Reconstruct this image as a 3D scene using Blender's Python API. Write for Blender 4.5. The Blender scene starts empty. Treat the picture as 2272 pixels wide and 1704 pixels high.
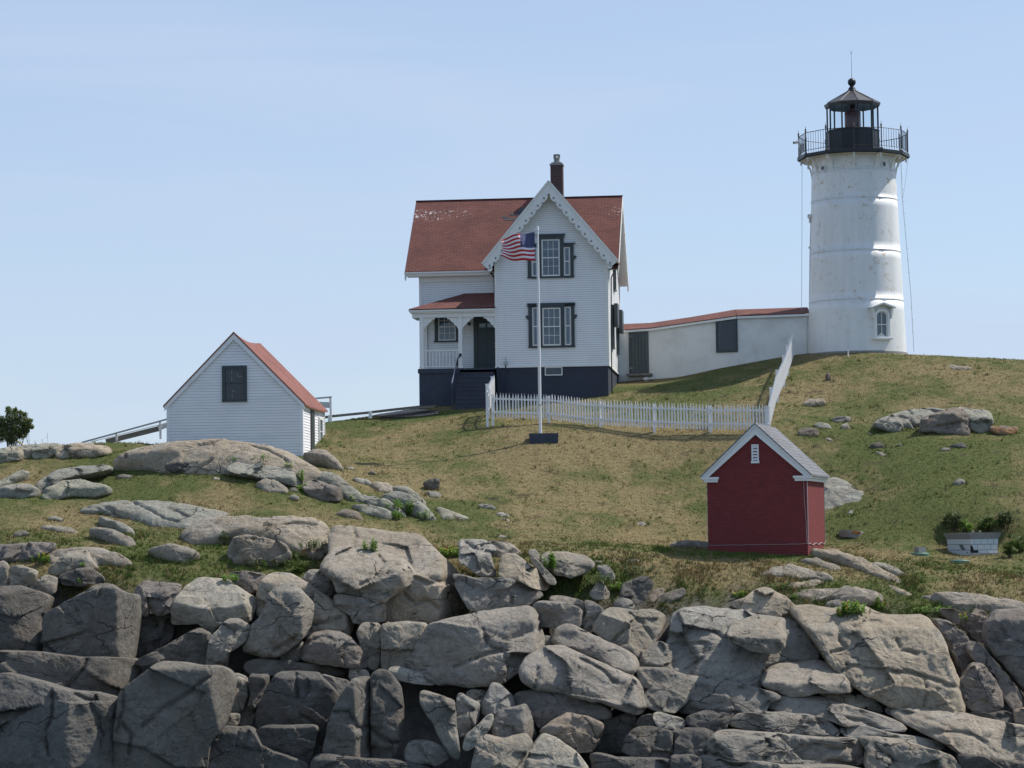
import bpy, bmesh, math, random
import numpy as np
from mathutils import Vector, Matrix, noise as MN
random.seed(7); np.random.seed(7)
SC = bpy.context.scene; COL = SC.collection
R = math.radians

# ------------------------------------------------------------------ camera
FPX, W0, H0 = 5600.0, 2272.0, 1704.0          # focal length in pixels of the photograph
PITCH, ROLL, CZ = math.atan((1180-852)/FPX), R(0.7), 10.0
cam = bpy.data.objects.new('camera', bpy.data.cameras.new('camera')); COL.objects.link(cam)
cam.data.sensor_width = 36; cam.data.lens = 36*FPX/W0
cam.data.clip_start = 1; cam.data.clip_end = 9000
CAMR = Matrix.Rotation(math.pi/2+PITCH, 3, 'X') @ Matrix.Rotation(-ROLL, 3, 'Z')
cam.matrix_world = Matrix.Translation((0, 0, CZ)) @ CAMR.to_4x4()
SC.camera = cam

# ------------------------------------------------------------------ sky and sun
SUN_EL, SUN_AZ = R(54), R(21)                 # azimuth measured from +x towards +y
sdir = Vector((math.cos(SUN_EL)*math.cos(SUN_AZ), math.cos(SUN_EL)*math.sin(SUN_AZ), math.sin(SUN_EL)))
w = bpy.data.worlds.new('World'); SC.world = w; w.use_nodes = True
nt = w.node_tree; nt.nodes.clear()
sky = nt.nodes.new('ShaderNodeTexSky'); sky.sky_type = 'NISHITA'; sky.sun_disc = False
sky.sun_elevation = SUN_EL; sky.sun_rotation = math.pi/2 - SUN_AZ
sky.air_density = 1.0; sky.dust_density = 0.2; sky.ozone_density = 4.0; sky.altitude = 0
bg = nt.nodes.new('ShaderNodeBackground'); bg.inputs[1].default_value = 0.139
wo = nt.nodes.new('ShaderNodeOutputWorld')
hs = nt.nodes.new('ShaderNodeHueSaturation'); hs.inputs['Saturation'].default_value = 1.0
# thin cirrus veil
tc = nt.nodes.new('ShaderNodeTexCoord'); mp = nt.nodes.new('ShaderNodeMapping'); mp.inputs['Scale'].default_value = (2.2, 2.2, 16)
mp.inputs['Rotation'].default_value = (0, R(-9), 0)
cn = nt.nodes.new('ShaderNodeTexNoise'); cn.inputs['Scale'].default_value = 1.3; cn.inputs['Detail'].default_value = 5; cn.inputs['Distortion'].default_value = .6
cr = nt.nodes.new('ShaderNodeMapRange'); cr.inputs[1].default_value = .36; cr.inputs[2].default_value = .70; cr.inputs[3].default_value = .55; cr.inputs[4].default_value = .92
mx = nt.nodes.new('ShaderNodeMix'); mx.data_type = 'RGBA'; mx.inputs['B'].default_value = (4.05, 4.85, 6.25, 1)
L = nt.links.new
L(tc.outputs['Generated'], mp.inputs[0]); L(mp.outputs[0], cn.inputs['Vector']); L(cn.outputs['Fac'], cr.inputs[0])
# the veil is thick on the sunward side and thins to clear blue behind the viewer
dt = nt.nodes.new('ShaderNodeVectorMath'); dt.operation = 'DOT_PRODUCT'; dt.inputs[1].default_value = (.25, .95, .15); L(tc.outputs['Generated'], dt.inputs[0])
dr_ = nt.nodes.new('ShaderNodeMapRange'); dr_.interpolation_type = 'SMOOTHSTEP'; dr_.inputs[1].default_value = -.35; dr_.inputs[2].default_value = .75; dr_.inputs[3].default_value = .45; dr_.inputs[4].default_value = 1; L(dt.outputs['Value'], dr_.inputs[0])
mv = nt.nodes.new('ShaderNodeMath'); mv.operation = 'MULTIPLY'; L(cr.outputs[0], mv.inputs[0]); L(dr_.outputs[0], mv.inputs[1])
L(sky.outputs[0], hs.inputs['Color']); L(hs.outputs[0], mx.inputs['A']); L(mv.outputs[0], mx.inputs[0])
L(mx.outputs['Result'], bg.inputs[0]); L(bg.outputs[0], wo.inputs[0])
sun = bpy.data.objects.new('sun', bpy.data.lights.new('sun', 'SUN')); COL.objects.link(sun)
sun.data.energy = 4.8; sun.data.angle = R(0.5); sun.data.color = (1, .945, .87)
sun.rotation_euler = sdir.to_track_quat('Z', 'Y').to_euler(); sun.location = (30, 40, 60)
SC.view_settings.view_transform = 'Standard'; SC.view_settings.look = 'None'
SC.view_settings.exposure = 0; SC.view_settings.gamma = 1; SC.view_settings.use_curve_mapping = False

# ------------------------------------------------------------------ helpers
def ray(px, py):
    d = CAMR @ Vector(((px-W0/2)/FPX, -(py-H0/2)/FPX, -1)); return d/d.y
def P(px, py, Y):
    d = ray(px, py); return Vector((d.x*Y, Y, CZ+d.z*Y))
def tag(o, label=None, cat=None, group=None, kind=None):
    if label: o['label'] = label
    if cat: o['category'] = cat
    if group: o['group'] = group
    if kind: o['kind'] = kind
    return o
def empty(name, loc, rz=0):
    o = bpy.data.objects.new(name, None); COL.objects.link(o); o.location = loc; o.rotation_euler = (0, 0, rz)
    o.empty_display_size = .2; return o

class MB:
    def __init__(s): s.v = []; s.f = []; s.mi = []
    def add(s, vs, fs, mi=0):
        n = len(s.v); s.v += [tuple(p) for p in vs]; s.f += [tuple(i+n for i in q) for q in fs]; s.mi += [mi]*len(fs); return s
    def box(s, x0, x1, y0, y1, z0, z1, mi=0):
        vs = [(x, y, z) for z in (z0, z1) for y in (y0, y1) for x in (x0, x1)]
        return s.add(vs, [(0, 2, 3, 1), (4, 5, 7, 6), (0, 1, 5, 4), (2, 6, 7, 3), (0, 4, 6, 2), (1, 3, 7, 5)], mi)
    def prism(s, poly, a, b, axis='y', mi=0):
        """poly: 2d outline; axis y -> (x,z) outline extruded y a..b ; axis x -> (y,z); axis z -> (x,y)"""
        n = len(poly)
        def m(p, t):
            return (p[0], t, p[1]) if axis == 'y' else ((t, p[0], p[1]) if axis == 'x' else (p[0], p[1], t))
        vs = [m(p, a) for p in poly]+[m(p, b) for p in poly]
        fs = [tuple(range(n)), tuple(range(2*n-1, n-1, -1))]+[(i, i+n, (i+1) % n+n, (i+1) % n) for i in range(n)]
        return s.add(vs, fs, mi)
    def bar(s, a, b, wdt, hgt=None, mi=0):
        a = Vector(a); b = Vector(b); d = (b-a).normalized(); hgt = hgt or wdt
        up = Vector((0, 0, 1)) if abs(d.z) < .95 else Vector((0, 1, 0))
        x = d.cross(up).normalized()*wdt/2; y = x.cross(d).normalized()*hgt/2
        vs = [p+i*x+j*y for p in (a, b) for i, j in ((-1, -1), (1, -1), (1, 1), (-1, 1))]
        return s.add(vs, [(0, 1, 2, 3), (7, 6, 5, 4), (0, 4, 5, 1), (1, 5, 6, 2), (2, 6, 7, 3), (3, 7, 4, 0)], mi)
    def tube(s, pts, r, n=8, mi=0, cap=True):
        pts = [Vector(p) for p in pts]; rs = r if isinstance(r, (list, tuple)) else [r]*len(pts)
        vs = []; fs = []
        for i, p in enumerate(pts):
            d = (pts[min(i+1, len(pts)-1)]-pts[max(i-1, 0)]).normalized()
            up = Vector((0, 0, 1)) if abs(d.z) < .9 else Vector((0, 1, 0))
            x = d.cross(up).normalized(); y = x.cross(d).normalized()
            vs += [p+rs[i]*(math.cos(2*math.pi*k/n)*x+math.sin(2*math.pi*k/n)*y) for k in range(n)]
        for i in range(len(pts)-1):
            for k in range(n):
                a = i*n+k; b = i*n+(k+1) % n; fs.append((a, b, b+n, a+n))
        if cap: fs += [tuple(range(n-1, -1, -1)), tuple(range((len(pts)-1)*n, len(pts)*n))]
        return s.add(vs, fs, mi)
    def lathe(s, prof, n=32, c=(0, 0), ph=0, mi=0, capt=True):
        vs = [(c[0]+r*math.sin(2*math.pi*k/n+ph), c[1]-r*math.cos(2*math.pi*k/n+ph), z) for r, z in prof for k in range(n)]
        fs = [(i*n+k, i*n+(k+1) % n, (i+1)*n+(k+1) % n, (i+1)*n+k) for i in range(len(prof)-1) for k in range(n)]
        if capt: fs += [tuple(range(n-1, -1, -1)), tuple(range((len(prof)-1)*n, len(prof)*n))]
        return s.add(vs, fs, mi)
    def build(s, name, mat, parent=None, zs=0, smooth=False):
        me = bpy.data.meshes.new(name)
        v = [(a, b, c-zs) for a, b, c in s.v] if zs else s.v
        me.from_pydata(v, [], s.f); mats = mat if isinstance(mat, (list, tuple)) else [mat]
        for m in mats: me.materials.append(m)
        if len(mats) > 1: me.polygons.foreach_set('material_index', s.mi)
        if smooth: me.polygons.foreach_set('use_smooth', [True]*len(me.polygons))
        bm = bmesh.new(); bm.from_mesh(me); bmesh.ops.recalc_face_normals(bm, faces=bm.faces); bm.to_mesh(me); bm.free()
        o = bpy.data.objects.new(name, me); COL.objects.link(o)
        if parent: o.parent = parent
        return o

def copy_tree(o, parent=None):
    c = o.copy(); COL.objects.link(c); c.parent = parent
    for ch in o.children: copy_tree(ch, c)
    return c

# ------------------------------------------------------------------ materials
def newmat(name):
    m = bpy.data.materials.new(name); m.use_nodes = True; n = m.node_tree
    b = n.nodes['Principled BSDF']; return m, n, b
def nd(n, t, **k):
    x = n.nodes.new(t)
    for a, v in k.items():
        if a in ('data_type', 'operation', 'feature', 'blend_type', 'noise_dimensions', 'musgrave_type', 'object', 'attribute_name', 'distance', 'noise_type', 'wave_type', 'bands_direction', 'offset', 'interpolation_type'): setattr(x, a, v)
        else: x.inputs[a.replace('_', ' ')].default_value = v
    return x
def mix(n, f, a, b, mode='MIX'):
    x = n.nodes.new('ShaderNodeMix'); x.data_type = 'RGBA'; x.blend_type = mode
    for s, v in (('Factor', f), ('A', a), ('B', b)):
        i = x.inputs[0] if s == 'Factor' else x.inputs[s]
        if hasattr(v, 'links'): n.links.new(v, i)
        elif s == 'Factor': i.default_value = v
        else: i.default_value = (*v, 1)
    return x.outputs['Result']
def rng(n, v, a, b, c=0, d=1):
    x = n.nodes.new('ShaderNodeMapRange'); n.links.new(v, x.inputs[0])
    for i, q in zip((1, 2, 3, 4), (a, b, c, d)): x.inputs[i].default_value = q
    return x.outputs[0]
def mth(n, op, a, b=None):
    x = n.nodes.new('ShaderNodeMath'); x.operation = op
    for i, v in enumerate((a, b)):
        if v is None: continue
        if hasattr(v, 'links'): n.links.new(v, x.inputs[i])
        else: x.inputs[i].default_value = v
    return x.outputs[0]
def noise(n, scale, detail=4, vec=None, rough=.55, dist=0):
    x = n.nodes.new('ShaderNodeTexNoise'); x.inputs['Scale'].default_value = scale; x.inputs['Detail'].default_value = detail
    x.inputs['Roughness'].default_value = rough; x.inputs['Distortion'].default_value = dist
    if vec is not None: n.links.new(vec, x.inputs['Vector'])
    return x.outputs['Fac']
def coords(n, scale=None, kind='Object'):
    t = n.nodes.new('ShaderNodeTexCoord').outputs[kind]
    if scale:
        m = n.nodes.new('ShaderNodeMapping'); m.inputs['Scale'].default_value = scale; n.links.new(t, m.inputs[0]); return m.outputs[0]
    return t
def bump(n, b, h, strength=.5, dist=.02):
    x = n.nodes.new('ShaderNodeBump'); x.inputs['Strength'].default_value = strength; x.inputs['Distance'].default_value = dist
    n.links.new(h, x.inputs['Height']); n.links.new(x.outputs[0], b.inputs['Normal']); return x

def paint(name, c, rough=.55, dirt=.12, dcol=None, sc=1.5, metal=0, stretch=(1, 1, .35)):
    """painted surface with faint weathering"""
    m, n, b = newmat(name); b.inputs['Roughness'].default_value = rough; b.inputs['Metallic'].default_value = metal
    v = coords(n, stretch); a = noise(n, sc, 6, v, .65); d = rng(n, a, .45, .75)
    dc = dcol or tuple(x*.6 for x in c)
    f = mth(n, 'MULTIPLY', d, dirt*2)
    n.links.new(mix(n, f, c, dc), b.inputs['Base Color'])
    bump(n, b, noise(n, 25, 4, v), .15, .01); return m

M = {}
M['white'] = paint('white_clapboard_paint', (.84, .85, .85), .6, .10, (.55, .55, .52))
M['trim'] = paint('white_trim_paint', (.80, .80, .77), .5, .12, (.6, .57, .48), 3)
M['shedwhite'] = paint('weathered_white_clapboard', (.83, .84, .85), .65, .16, (.45, .47, .50), 1.1, stretch=(.5, .5, 2.5))
M['dkgreen'] = paint('dark_green_trim_paint', (.035, .048, .052), .5, .2, (.07, .085, .085))
M['passdoor'] = paint('grey_green_door_paint', (.085, .10, .10), .55, .25, (.12, .15, .13), 4)
M['navy'] = paint('dark_blue_grey_masonry_paint', (.036, .044, .068), .7, .25, (.075, .085, .11), 2, stretch=(1, 1, 1))
M['black'] = paint('black_iron_paint', (.009, .010, .014), .45, .2, (.03, .03, .034), 3)
M['lroof'] = paint('dark_grey_metal_roof_paint', (.06, .058, .058), .45, .2, (.09, .085, .08), 2)
M['greymetal'] = paint('galvanised_metal', (.35, .37, .38), .4, .1, None, 4, .6)
M['pole'] = paint('white_pole_paint', (.82, .82, .82), .35, .05)
M['fence'] = paint('white_fence_paint', (.80, .80, .80), .5, .12, (.5, .48, .44), 5)
M['conc'] = paint('grey_concrete', (.30, .30, .28), .85, .3, (.2, .19, .17), 6, stretch=(1, 1, 1))
M['oldwood'] = paint('weathered_grey_wood', (.20, .19, .17), .8, .4, (.10, .09, .08), 4, stretch=(.4, 3, 3))
M['orange'] = paint('orange_lichen', (.42, .16, .03), .9, .3, (.3, .25, .18), 8, stretch=(1, 1, 1))
M['greenlid'] = paint('green_lid_plastic', (.13, .24, .17), .5, .2)
M['yellow'] = paint('yellow_paint', (.75, .55, .12), .5, .1)
M['redlens'] = paint('red_lens_housing', (.17, .095, .095), .3, .1)
M['brass'] = paint('brass', (.6, .42, .15), .3, .1, None, 3, .9)
M['brown'] = paint('rusty_brown_iron', (.12, .06, .045), .7, .3, (.25, .15, .1), 9)
M['cloth_r'] = paint('red_flag_cloth', (.50, .02, .03), .8, .05)
M['cloth_w'] = paint('white_flag_cloth', (.80, .80, .82), .8, .05)
M['cloth_b'] = paint('blue_flag_cloth', (.010, .018, .11), .8, .05)
M['dark'] = paint('dark_interior', (.012, .013, .015), .8, .1)
M['curtain'] = paint('pale_curtain', (.30, .34, .38), .8, .2, None, 9)
def glassmat():
    m, n, b = newmat('window_glass')
    v = coords(n); a = noise(n, 2.5, 3, v)
    n.links.new(mix(n, rng(n, a, .4, .65), (.055, .085, .125), (.09, .125, .17)), b.inputs['Base Color'])
    b.inputs['Roughness'].default_value = .08; b.inputs['Specular IOR Level'].default_value = .7; return m
M['glass'] = glassmat()
def lanternglass():
    m, n, b = newmat('lantern_glass'); b.inputs['Base Color'].default_value = (.80, .87, .90, 1)
    b.inputs['Roughness'].default_value = .02; b.inputs['IOR'].default_value = 1.02; b.inputs['Transmission Weight'].default_value = 1; return m
M['lglass'] = lanternglass()
def shingle(name, axis, c1, c2, mort, bw=.30, rh=.13, zk=1.45, stain=None, lx=None):
    m, n, b = newmat(name); t = n.nodes.new('ShaderNodeTexCoord'); s = n.nodes.new('ShaderNodeSeparateXYZ'); n.links.new(t.outputs['Object'], s.inputs[0])
    c = n.nodes.new('ShaderNodeCombineXYZ'); n.links.new(s.outputs[axis], c.inputs[0]); n.links.new(mth(n, 'MULTIPLY', s.outputs[2], zk), c.inputs[1])
    br = n.nodes.new('ShaderNodeTexBrick'); n.links.new(c.outputs[0], br.inputs['Vector'])
    br.inputs['Color1'].default_value = (*c1, 1); br.inputs['Color2'].default_value = (*c2, 1); br.inputs['Mortar'].default_value = (*mort, 1)
    br.inputs['Scale'].default_value = 1; br.inputs['Brick Width'].default_value = bw; br.inputs['Row Height'].default_value = rh
    br.inputs['Mortar Size'].default_value = .013; br.inputs['Mortar Smooth'].default_value = .3; br.inputs['Bias'].default_value = -.1
    big = rng(n, noise(n, .8, 5, t.outputs['Object']), .35, .7, .80, 1.12)
    cc = mix(n, 1.0, br.outputs['Color'], (1, 1, 1), 'MULTIPLY')
    h = n.nodes.new('ShaderNodeHueSaturation'); n.links.new(cc, h.inputs['Color']); n.links.new(big, h.inputs['Value']); out = h.outputs[0]
    if stain:
        v2 = n.nodes.new('ShaderNodeMapping'); v2.inputs['Scale'].default_value = (5, 5, 1.6); n.links.new(t.outputs['Object'], v2.inputs[0])
        sp = rng(n, noise(n, 1.6, 6, v2.outputs[0], .75), .56, .64)
        z = s.outputs[2]; x = s.outputs[0]
        band = mth(n, 'MULTIPLY', rng(n, z, stain[0], stain[0]+.25), rng(n, z, stain[1]-.12, stain[1], 1, 0))
        e = mth(n, 'MAXIMUM', rng(n, x, -3.6, -1.2, 1, .0), rng(n, x, 4.6, 5.0, 0, .35))
        f = mth(n, 'MULTIPLY', mth(n, 'MULTIPLY', sp, band), mth(n, 'MULTIPLY', e, 1.6))
        out = mix(n, mth(n, 'MINIMUM', f, .9), out, (.72, .70, .66))
    n.links.new(out, b.inputs['Base Color']); b.inputs['Roughness'].default_value = .9
    bump(n, b, br.outputs['Fac'], -.6, .012); return m
RC1, RC2, RM = (.195, .070, .052), (.145, .052, .041), (.065, .027, .024)
M['roofx'] = shingle('red_shingles_front', 0, RC1, RC2, RM, stain=(9.15, 9.85))
M['roofx2'] = shingle('red_shingles_plain', 0, RC1, RC2, RM)
M['roofy'] = shingle('red_shingles_side', 1, RC1, RC2, RM)
M['roofshed'] = shingle('red_shed_shingles', 1, (.27, .105, .08), (.225, .083, .065), (.12, .047, .04), .3, .13, 1.4)
M['slate'] = shingle('grey_slate_shingles', 1, (.20, .20, .21), (.15, .155, .17), (.07, .07, .08), .34, .17, 1.35)
M['greyshingle'] = shingle('grey_patch_shingles', 0, (.085, .09, .10), (.07, .075, .08), (.04, .04, .045))
def bricks(name, c1, c2, mo, bw, rh, ms, wear=None, wc=(.05, .03, .03)):
    m, n, b = newmat(name); t = n.nodes.new('ShaderNodeTexCoord'); s = n.nodes.new('ShaderNodeSeparateXYZ'); n.links.new(t.outputs['Object'], s.inputs[0])
    c = n.nodes.new('ShaderNodeCombineXYZ'); n.links.new(mth(n, 'ADD', s.outputs[0], s.outputs[1]), c.inputs[0]); n.links.new(s.outputs[2], c.inputs[1])
    br = n.nodes.new('ShaderNodeTexBrick'); n.links.new(c.outputs[0], br.inputs['Vector'])
    for k, v in (('Color1', c1), ('Color2', c2), ('Mortar', mo)): br.inputs[k].default_value = (*v, 1)
    br.inputs['Scale'].default_value = 1; br.inputs['Brick Width'].default_value = bw; br.inputs['Row Height'].default_value = rh
    br.inputs['Mortar Size'].default_value = ms; br.inputs['Mortar Smooth'].default_value = .2
    out = br.outputs['Color']
    if wear:
        mp = n.nodes.new('ShaderNodeMapping'); mp.inputs['Scale'].default_value = (3, 3, 6); n.links.new(t.outputs['Object'], mp.inputs[0])
        f = rng(n, noise(n, 1.5, 6, mp.outputs[0], .7), wear, wear+.03); out = mix(n, f, out, wc)
    n.links.new(out, b.inputs['Base Color']); b.inputs['Roughness'].default_value = .75
    bump(n, b, br.outputs['Fac'], -.5, .008); return m
M['redbrick'] = bricks('red_painted_brick', (.215, .027, .027), (.165, .021, .023), (.10, .018, .018), .2, .075, .010, .62, (.06, .02, .02))
M['chim'] = bricks('dark_red_chimney_brick', (.095, .038, .033), (.06, .028, .026), (.13, .11, .10), .2, .072, .009)
M['navybrick'] = bricks('dark_blue_painted_foundation', (.036, .044, .068), (.034, .041, .062), (.03, .036, .055), .4, .15, .008, .735, (.4, .42, .45))
M['block'] = bricks('white_painted_block', (.56, .61, .63), (.50, .56, .59), (.13, .14, .15), .40, .20, .010)
def towermat():
    m, n, b = newmat('white_iron_tower_paint'); t = coords(n)
    s = n.nodes.new('ShaderNodeSeparateXYZ'); n.links.new(t, s.inputs[0])
    sp = rng(n, noise(n, 3.2, 9, t, .8), .545, .60); area = rng(n, noise(n, .7, 3, t), .42, .58)
    zt = rng(n, s.outputs[2], 0, 8.6, .45, 1)
    f = mth(n, 'MULTIPLY', mth(n, 'MULTIPLY', sp, area), zt)
    mp = n.nodes.new('ShaderNodeMapping'); mp.inputs['Scale'].default_value = (3, 3, .25); n.links.new(t, mp.inputs[0])
    c0 = mix(n, rng(n, noise(n, 1, 5, mp.outputs[0]), .4, .75), (.80, .80, .78), (.70, .72, .69))
    n.links.new(mix(n, f, c0, (.50, .36, .20)), b.inputs['Base Color']); b.inputs['Roughness'].default_value = .45
    bump(n, b, noise(n, 4, 5, t), .15, .03); return m
M['tower'] = towermat()
def boardmat():
    m, n, b = newmat('white_vertical_board'); t = coords(n)
    n.links.new(mix(n, rng(n, noise(n, 1.2, 5, t), .45, .75), (.80, .80, .77), (.66, .66, .62)), b.inputs['Base Color']); b.inputs['Roughness'].default_value = .6; return m
M['board'] = boardmat()
def rockmat(name, c_lo, c_hi, c_alt, alt=.5, pale=.3):
    """granite: patches of two tones, speckle, dark cracks, pale and dark lichen"""
    m, n, b = newmat(name)
    g = n.nodes.new('ShaderNodeNewGeometry').outputs['Position']
    oi = n.nodes.new('ShaderNodeObjectInfo').outputs['Random']
    big = rng(n, noise(n, .55, 5, g, .6, .4), .35, .65)
    c = mix(n, big, c_lo, c_hi)
    c = mix(n, mth(n, 'MULTIPLY', rng(n, noise(n, .9, 4, g, .55, .8), .50, .66), alt), c, c_alt)
    mid = rng(n, noise(n, 4.5, 8, g, .72), .30, .72, .72, 1.22)
    fine = rng(n, noise(n, 26, 4, g, .7), .3, .7, .80, 1.18)
    pitn = noise(n, 9, 5, g, .8)
    vv = mth(n, 'MULTIPLY', mth(n, 'MULTIPLY', mid, fine), rng(n, oi, 0, 1, .88, 1.10))
    h = n.nodes.new('ShaderNodeHueSaturation'); n.links.new(c, h.inputs['Color']); n.links.new(vv, h.inputs['Value'])
    n.links.new(rng(n, oi, 0, 1, .8, 1.25), h.inputs['Saturation'])
    lich = rng(n, noise(n, 2.1, 9, g, .78), .60, .68)
    c = mix(n, mth(n, 'MULTIPLY', lich, pale), h.outputs[0], (.46, .46, .43))
    # thin cracks: distorted voronoi cell borders, kept only in places
    dn = n.nodes.new('ShaderNodeTexNoise'); dn.inputs['Scale'].default_value = .9; dn.inputs['Detail'].default_value = 4; n.links.new(g, dn.inputs['Vector'])
    va = n.nodes.new('ShaderNodeVectorMath'); va.operation = 'MULTIPLY_ADD'; n.links.new(dn.outputs['Color'], va.inputs[0]); va.inputs[1].default_value = (1.6, 1.6, 1.0); n.links.new(g, va.inputs[2])
    ms = n.nodes.new('ShaderNodeMapping'); ms.inputs['Scale'].default_value = (.42, .42, 1.0); ms.inputs['Rotation'].default_value = (0, R(12), 0); n.links.new(va.outputs[0], ms.inputs[0])
    vo = n.nodes.new('ShaderNodeTexVoronoi'); vo.feature = 'DISTANCE_TO_EDGE'; vo.inputs['Scale'].default_value = .62; n.links.new(ms.outputs[0], vo.inputs['Vector'])
    line = rng(n, vo.outputs['Distance'], .002, .011, 1, 0)
    cm = mth(n, 'MULTIPLY', line, rng(n, noise(n, .6, 3, g), .46, .58))
    c = mix(n, mth(n, 'MULTIPLY', cm, .8), c, (.035, .032, .03))
    # bedding seams: thin, nearly level dark lines broken by noise
    sm_ = n.nodes.new('ShaderNodeMapping'); sm_.inputs['Scale'].default_value = (.55, .55, 4.2); sm_.inputs['Rotation'].default_value = (0, R(-9), 0); n.links.new(va.outputs[0], sm_.inputs[0])
    sn = noise(n, 1.0, 4, sm_.outputs[0], .6); seam = mth(n, 'MULTIPLY', rng(n, mth(n, 'ABSOLUTE', mth(n, 'SUBTRACT', sn, .5)), .0, .012, 1, 0), rng(n, noise(n, 1.1, 3, g), .47, .60))
    c = mix(n, mth(n, 'MULTIPLY', seam, .6), c, (.06, .055, .05))
    pit = rng(n, noise(n, 13, 6, g, .8), .30, .40, 1, 0); c = mix(n, mth(n, 'MULTIPLY', pit, .35), c, (.07, .065, .06))
    n.links.new(c, b.inputs['Base Color']); b.inputs['Roughness'].default_value = .88; b.inputs['Specular IOR Level'].default_value = .25
    hh = mth(n, 'ADD', mth(n, 'MULTIPLY', noise(n, 3, 9, g, .7), 1.0), mth(n, 'MULTIPLY', pitn, .35))
    hh = mth(n, 'SUBTRACT', hh, mth(n, 'ADD', mth(n, 'MULTIPLY', seam, .22), mth(n, 'ADD', mth(n, 'MULTIPLY', pit, .10), mth(n, 'MULTIPLY', cm, .35))))
    bump(n, b, hh, 1.0, .13); return m
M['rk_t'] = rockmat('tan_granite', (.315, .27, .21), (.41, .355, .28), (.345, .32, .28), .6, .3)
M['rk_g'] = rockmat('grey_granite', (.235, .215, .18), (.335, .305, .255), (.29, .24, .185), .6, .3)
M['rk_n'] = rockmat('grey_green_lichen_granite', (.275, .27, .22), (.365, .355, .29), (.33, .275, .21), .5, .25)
M['rk_d'] = rockmat('dark_grey_granite', (.125, .115, .10), (.185, .17, .148), (.15, .125, .10), .6, .25)  # also colours the dome's shaded overhang darker than the dome's own rock
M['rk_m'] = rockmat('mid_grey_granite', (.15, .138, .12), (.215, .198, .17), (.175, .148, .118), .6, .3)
M['rk_b'] = rockmat('brown_granite', (.21, .175, .14), (.30, .255, .21), (.25, .235, .215), .6, .2)
M['rk_w'] = rockmat('pale_granite', (.325, .30, .255), (.41, .38, .32), (.345, .295, .235), .4, .3)
M['rk_o'] = rockmat('orange_lichened_granite', (.24, .20, .165), (.31, .265, .22), (.40, .19, .07), .55, .2)
# ------------------------------------------------------------------ terrain
CP = []
def cp(s):
    for t in s.split():
        a = [float(q) for q in t.split(',')]; p = P(*a); CP.append((p.x, p.y, p.z))
cp('0,1004,98 150,996,98 300,992,98 450,998,97.5 560,1012,98 520,1004,100 680,1004,101.5')
cp('0,1060,95 200,1060,95 350,1040,94.5 0,1112,92 250,1112,92 520,1078,92.5 650,1092,92 750,1122,92')
cp('0,1195,87.5 200,1200,87.5 420,1205,87.5 600,1215,87.5 800,1192,89 950,1192,90 1100,1195,89.5 1300,1205,89 1500,1220,88 1580,1230,87.2 1700,1234,87.2 1850,1222,89 2100,1238,89.5 2272,1238,90')
cp('0,1330,83.4 200,1300,83.8 400,1300,84 560,1290,84.2 750,1330,83.8 950,1330,84 1100,1310,84.2 1250,1300,84 1400,1320,83.6 1500,1330,83.4 1600,1285,84.8 1700,1320,83.6 1900,1340,83.6 2100,1345,84 2272,1330,84.5')
for x in (0, 400, 800, 1200, 1600, 2000, 2272): cp(f'{x},1500,81.6 {x},1704,78.4')
cp('750,1004,101 950,1004,101.5 850,960,105 1000,940,106 880,928,110 730,936,109 780,932,110 1000,912,110 1200,978,101 1200,938,104 1350,900,109 1351,879,111.3 1436,950,102.6 1300,943,103.6 1568,955,101.8 1690,958,101')
cp('1450,884,110 1400,846,118.4 1500,842,117.6 1600,818,116.8 1700,799,116.2 1800,786,115 1900,784,113.2 2010,787,114.5 2100,792,113 2272,800,113')
cp('1800,905,106 1850,852,109 1760,905,105 1900,1003,99 2100,1003,98 2272,1003,98 2100,1100,94 2272,1120,93.5 1900,1100,95.5 1600,1053,98.8 1400,1053,98.6 1200,1053,98 1000,1083,96 2100,903,104 2272,903,104 1400,1123,95.4 1600,1123,95.8 1100,1123,94 1200,1168,92 1400,1180,92.5 1480,1206,91.6 1620,1206,92 1850,1206,91.6')
for p in [(-26, 104, 11.3), (-24, 112, 10.6), (-14, 108, 13.2), (-8.5, 114, 14.8), (-4, 112, 15.55), (0, 114, 15.9), (3, 118, 16.8), (-4, 120, 15.2), (8, 119, 17.6), (14, 116, 18.1), (14, 120, 17.8), (24, 118, 17.2), (32, 112, 16.8),
          (-12, 122, 12.5), (0, 128, 14), (14, 128, 15.5), (28, 128, 14), (-26, 122, 9), (34, 98, 12.6), (36, 88, 8.4), (34, 82, 3.5), (-34, 98, 8.5), (-34, 88, 6.5), (-30, 82, 2), (40, 105, 14), (40, 120, 13),
          (-50, 75, -4), (-50, 100, 1), (-50, 125, 2), (-30, 72, -5), (0, 72, -6), (30, 72, -6), (52, 75, -4), (56, 100, 5), (56, 125, 6), (-40, 145, -1), (0, 148, 2), (40, 148, 1), (-60, 160, -5), (0, 165, -5), (60, 160, -5)]:
    CP.append(p)
C_ = np.array(CP); XY = C_[:, :2]; n_ = len(CP)
def U_(r2): return np.where(r2 > 1e-9, .5*r2*np.log(np.maximum(r2, 1e-9)), 0)
K_ = U_(((XY[:, None]-XY[None])**2).sum(-1)) + np.eye(n_)*1.5
Pm = np.hstack([np.ones((n_, 1)), XY]); A_ = np.block([[K_, Pm], [Pm.T, np.zeros((3, 3))]])
S_ = np.linalg.solve(A_, np.concatenate([C_[:, 2], np.zeros(3)]))
GX = np.concatenate([np.arange(-70, -26, 1.0), np.arange(-26, 28, .22), np.arange(28, 71, 1.0)])
GY = np.concatenate([np.arange(60, 76, 1.0), np.arange(76, 119, .22), np.arange(119, 176, 1.0)])
gx, gy = np.meshgrid(GX, GY); q = np.stack([gx.ravel(), gy.ravel()], 1); zz = np.zeros(len(q))
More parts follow.
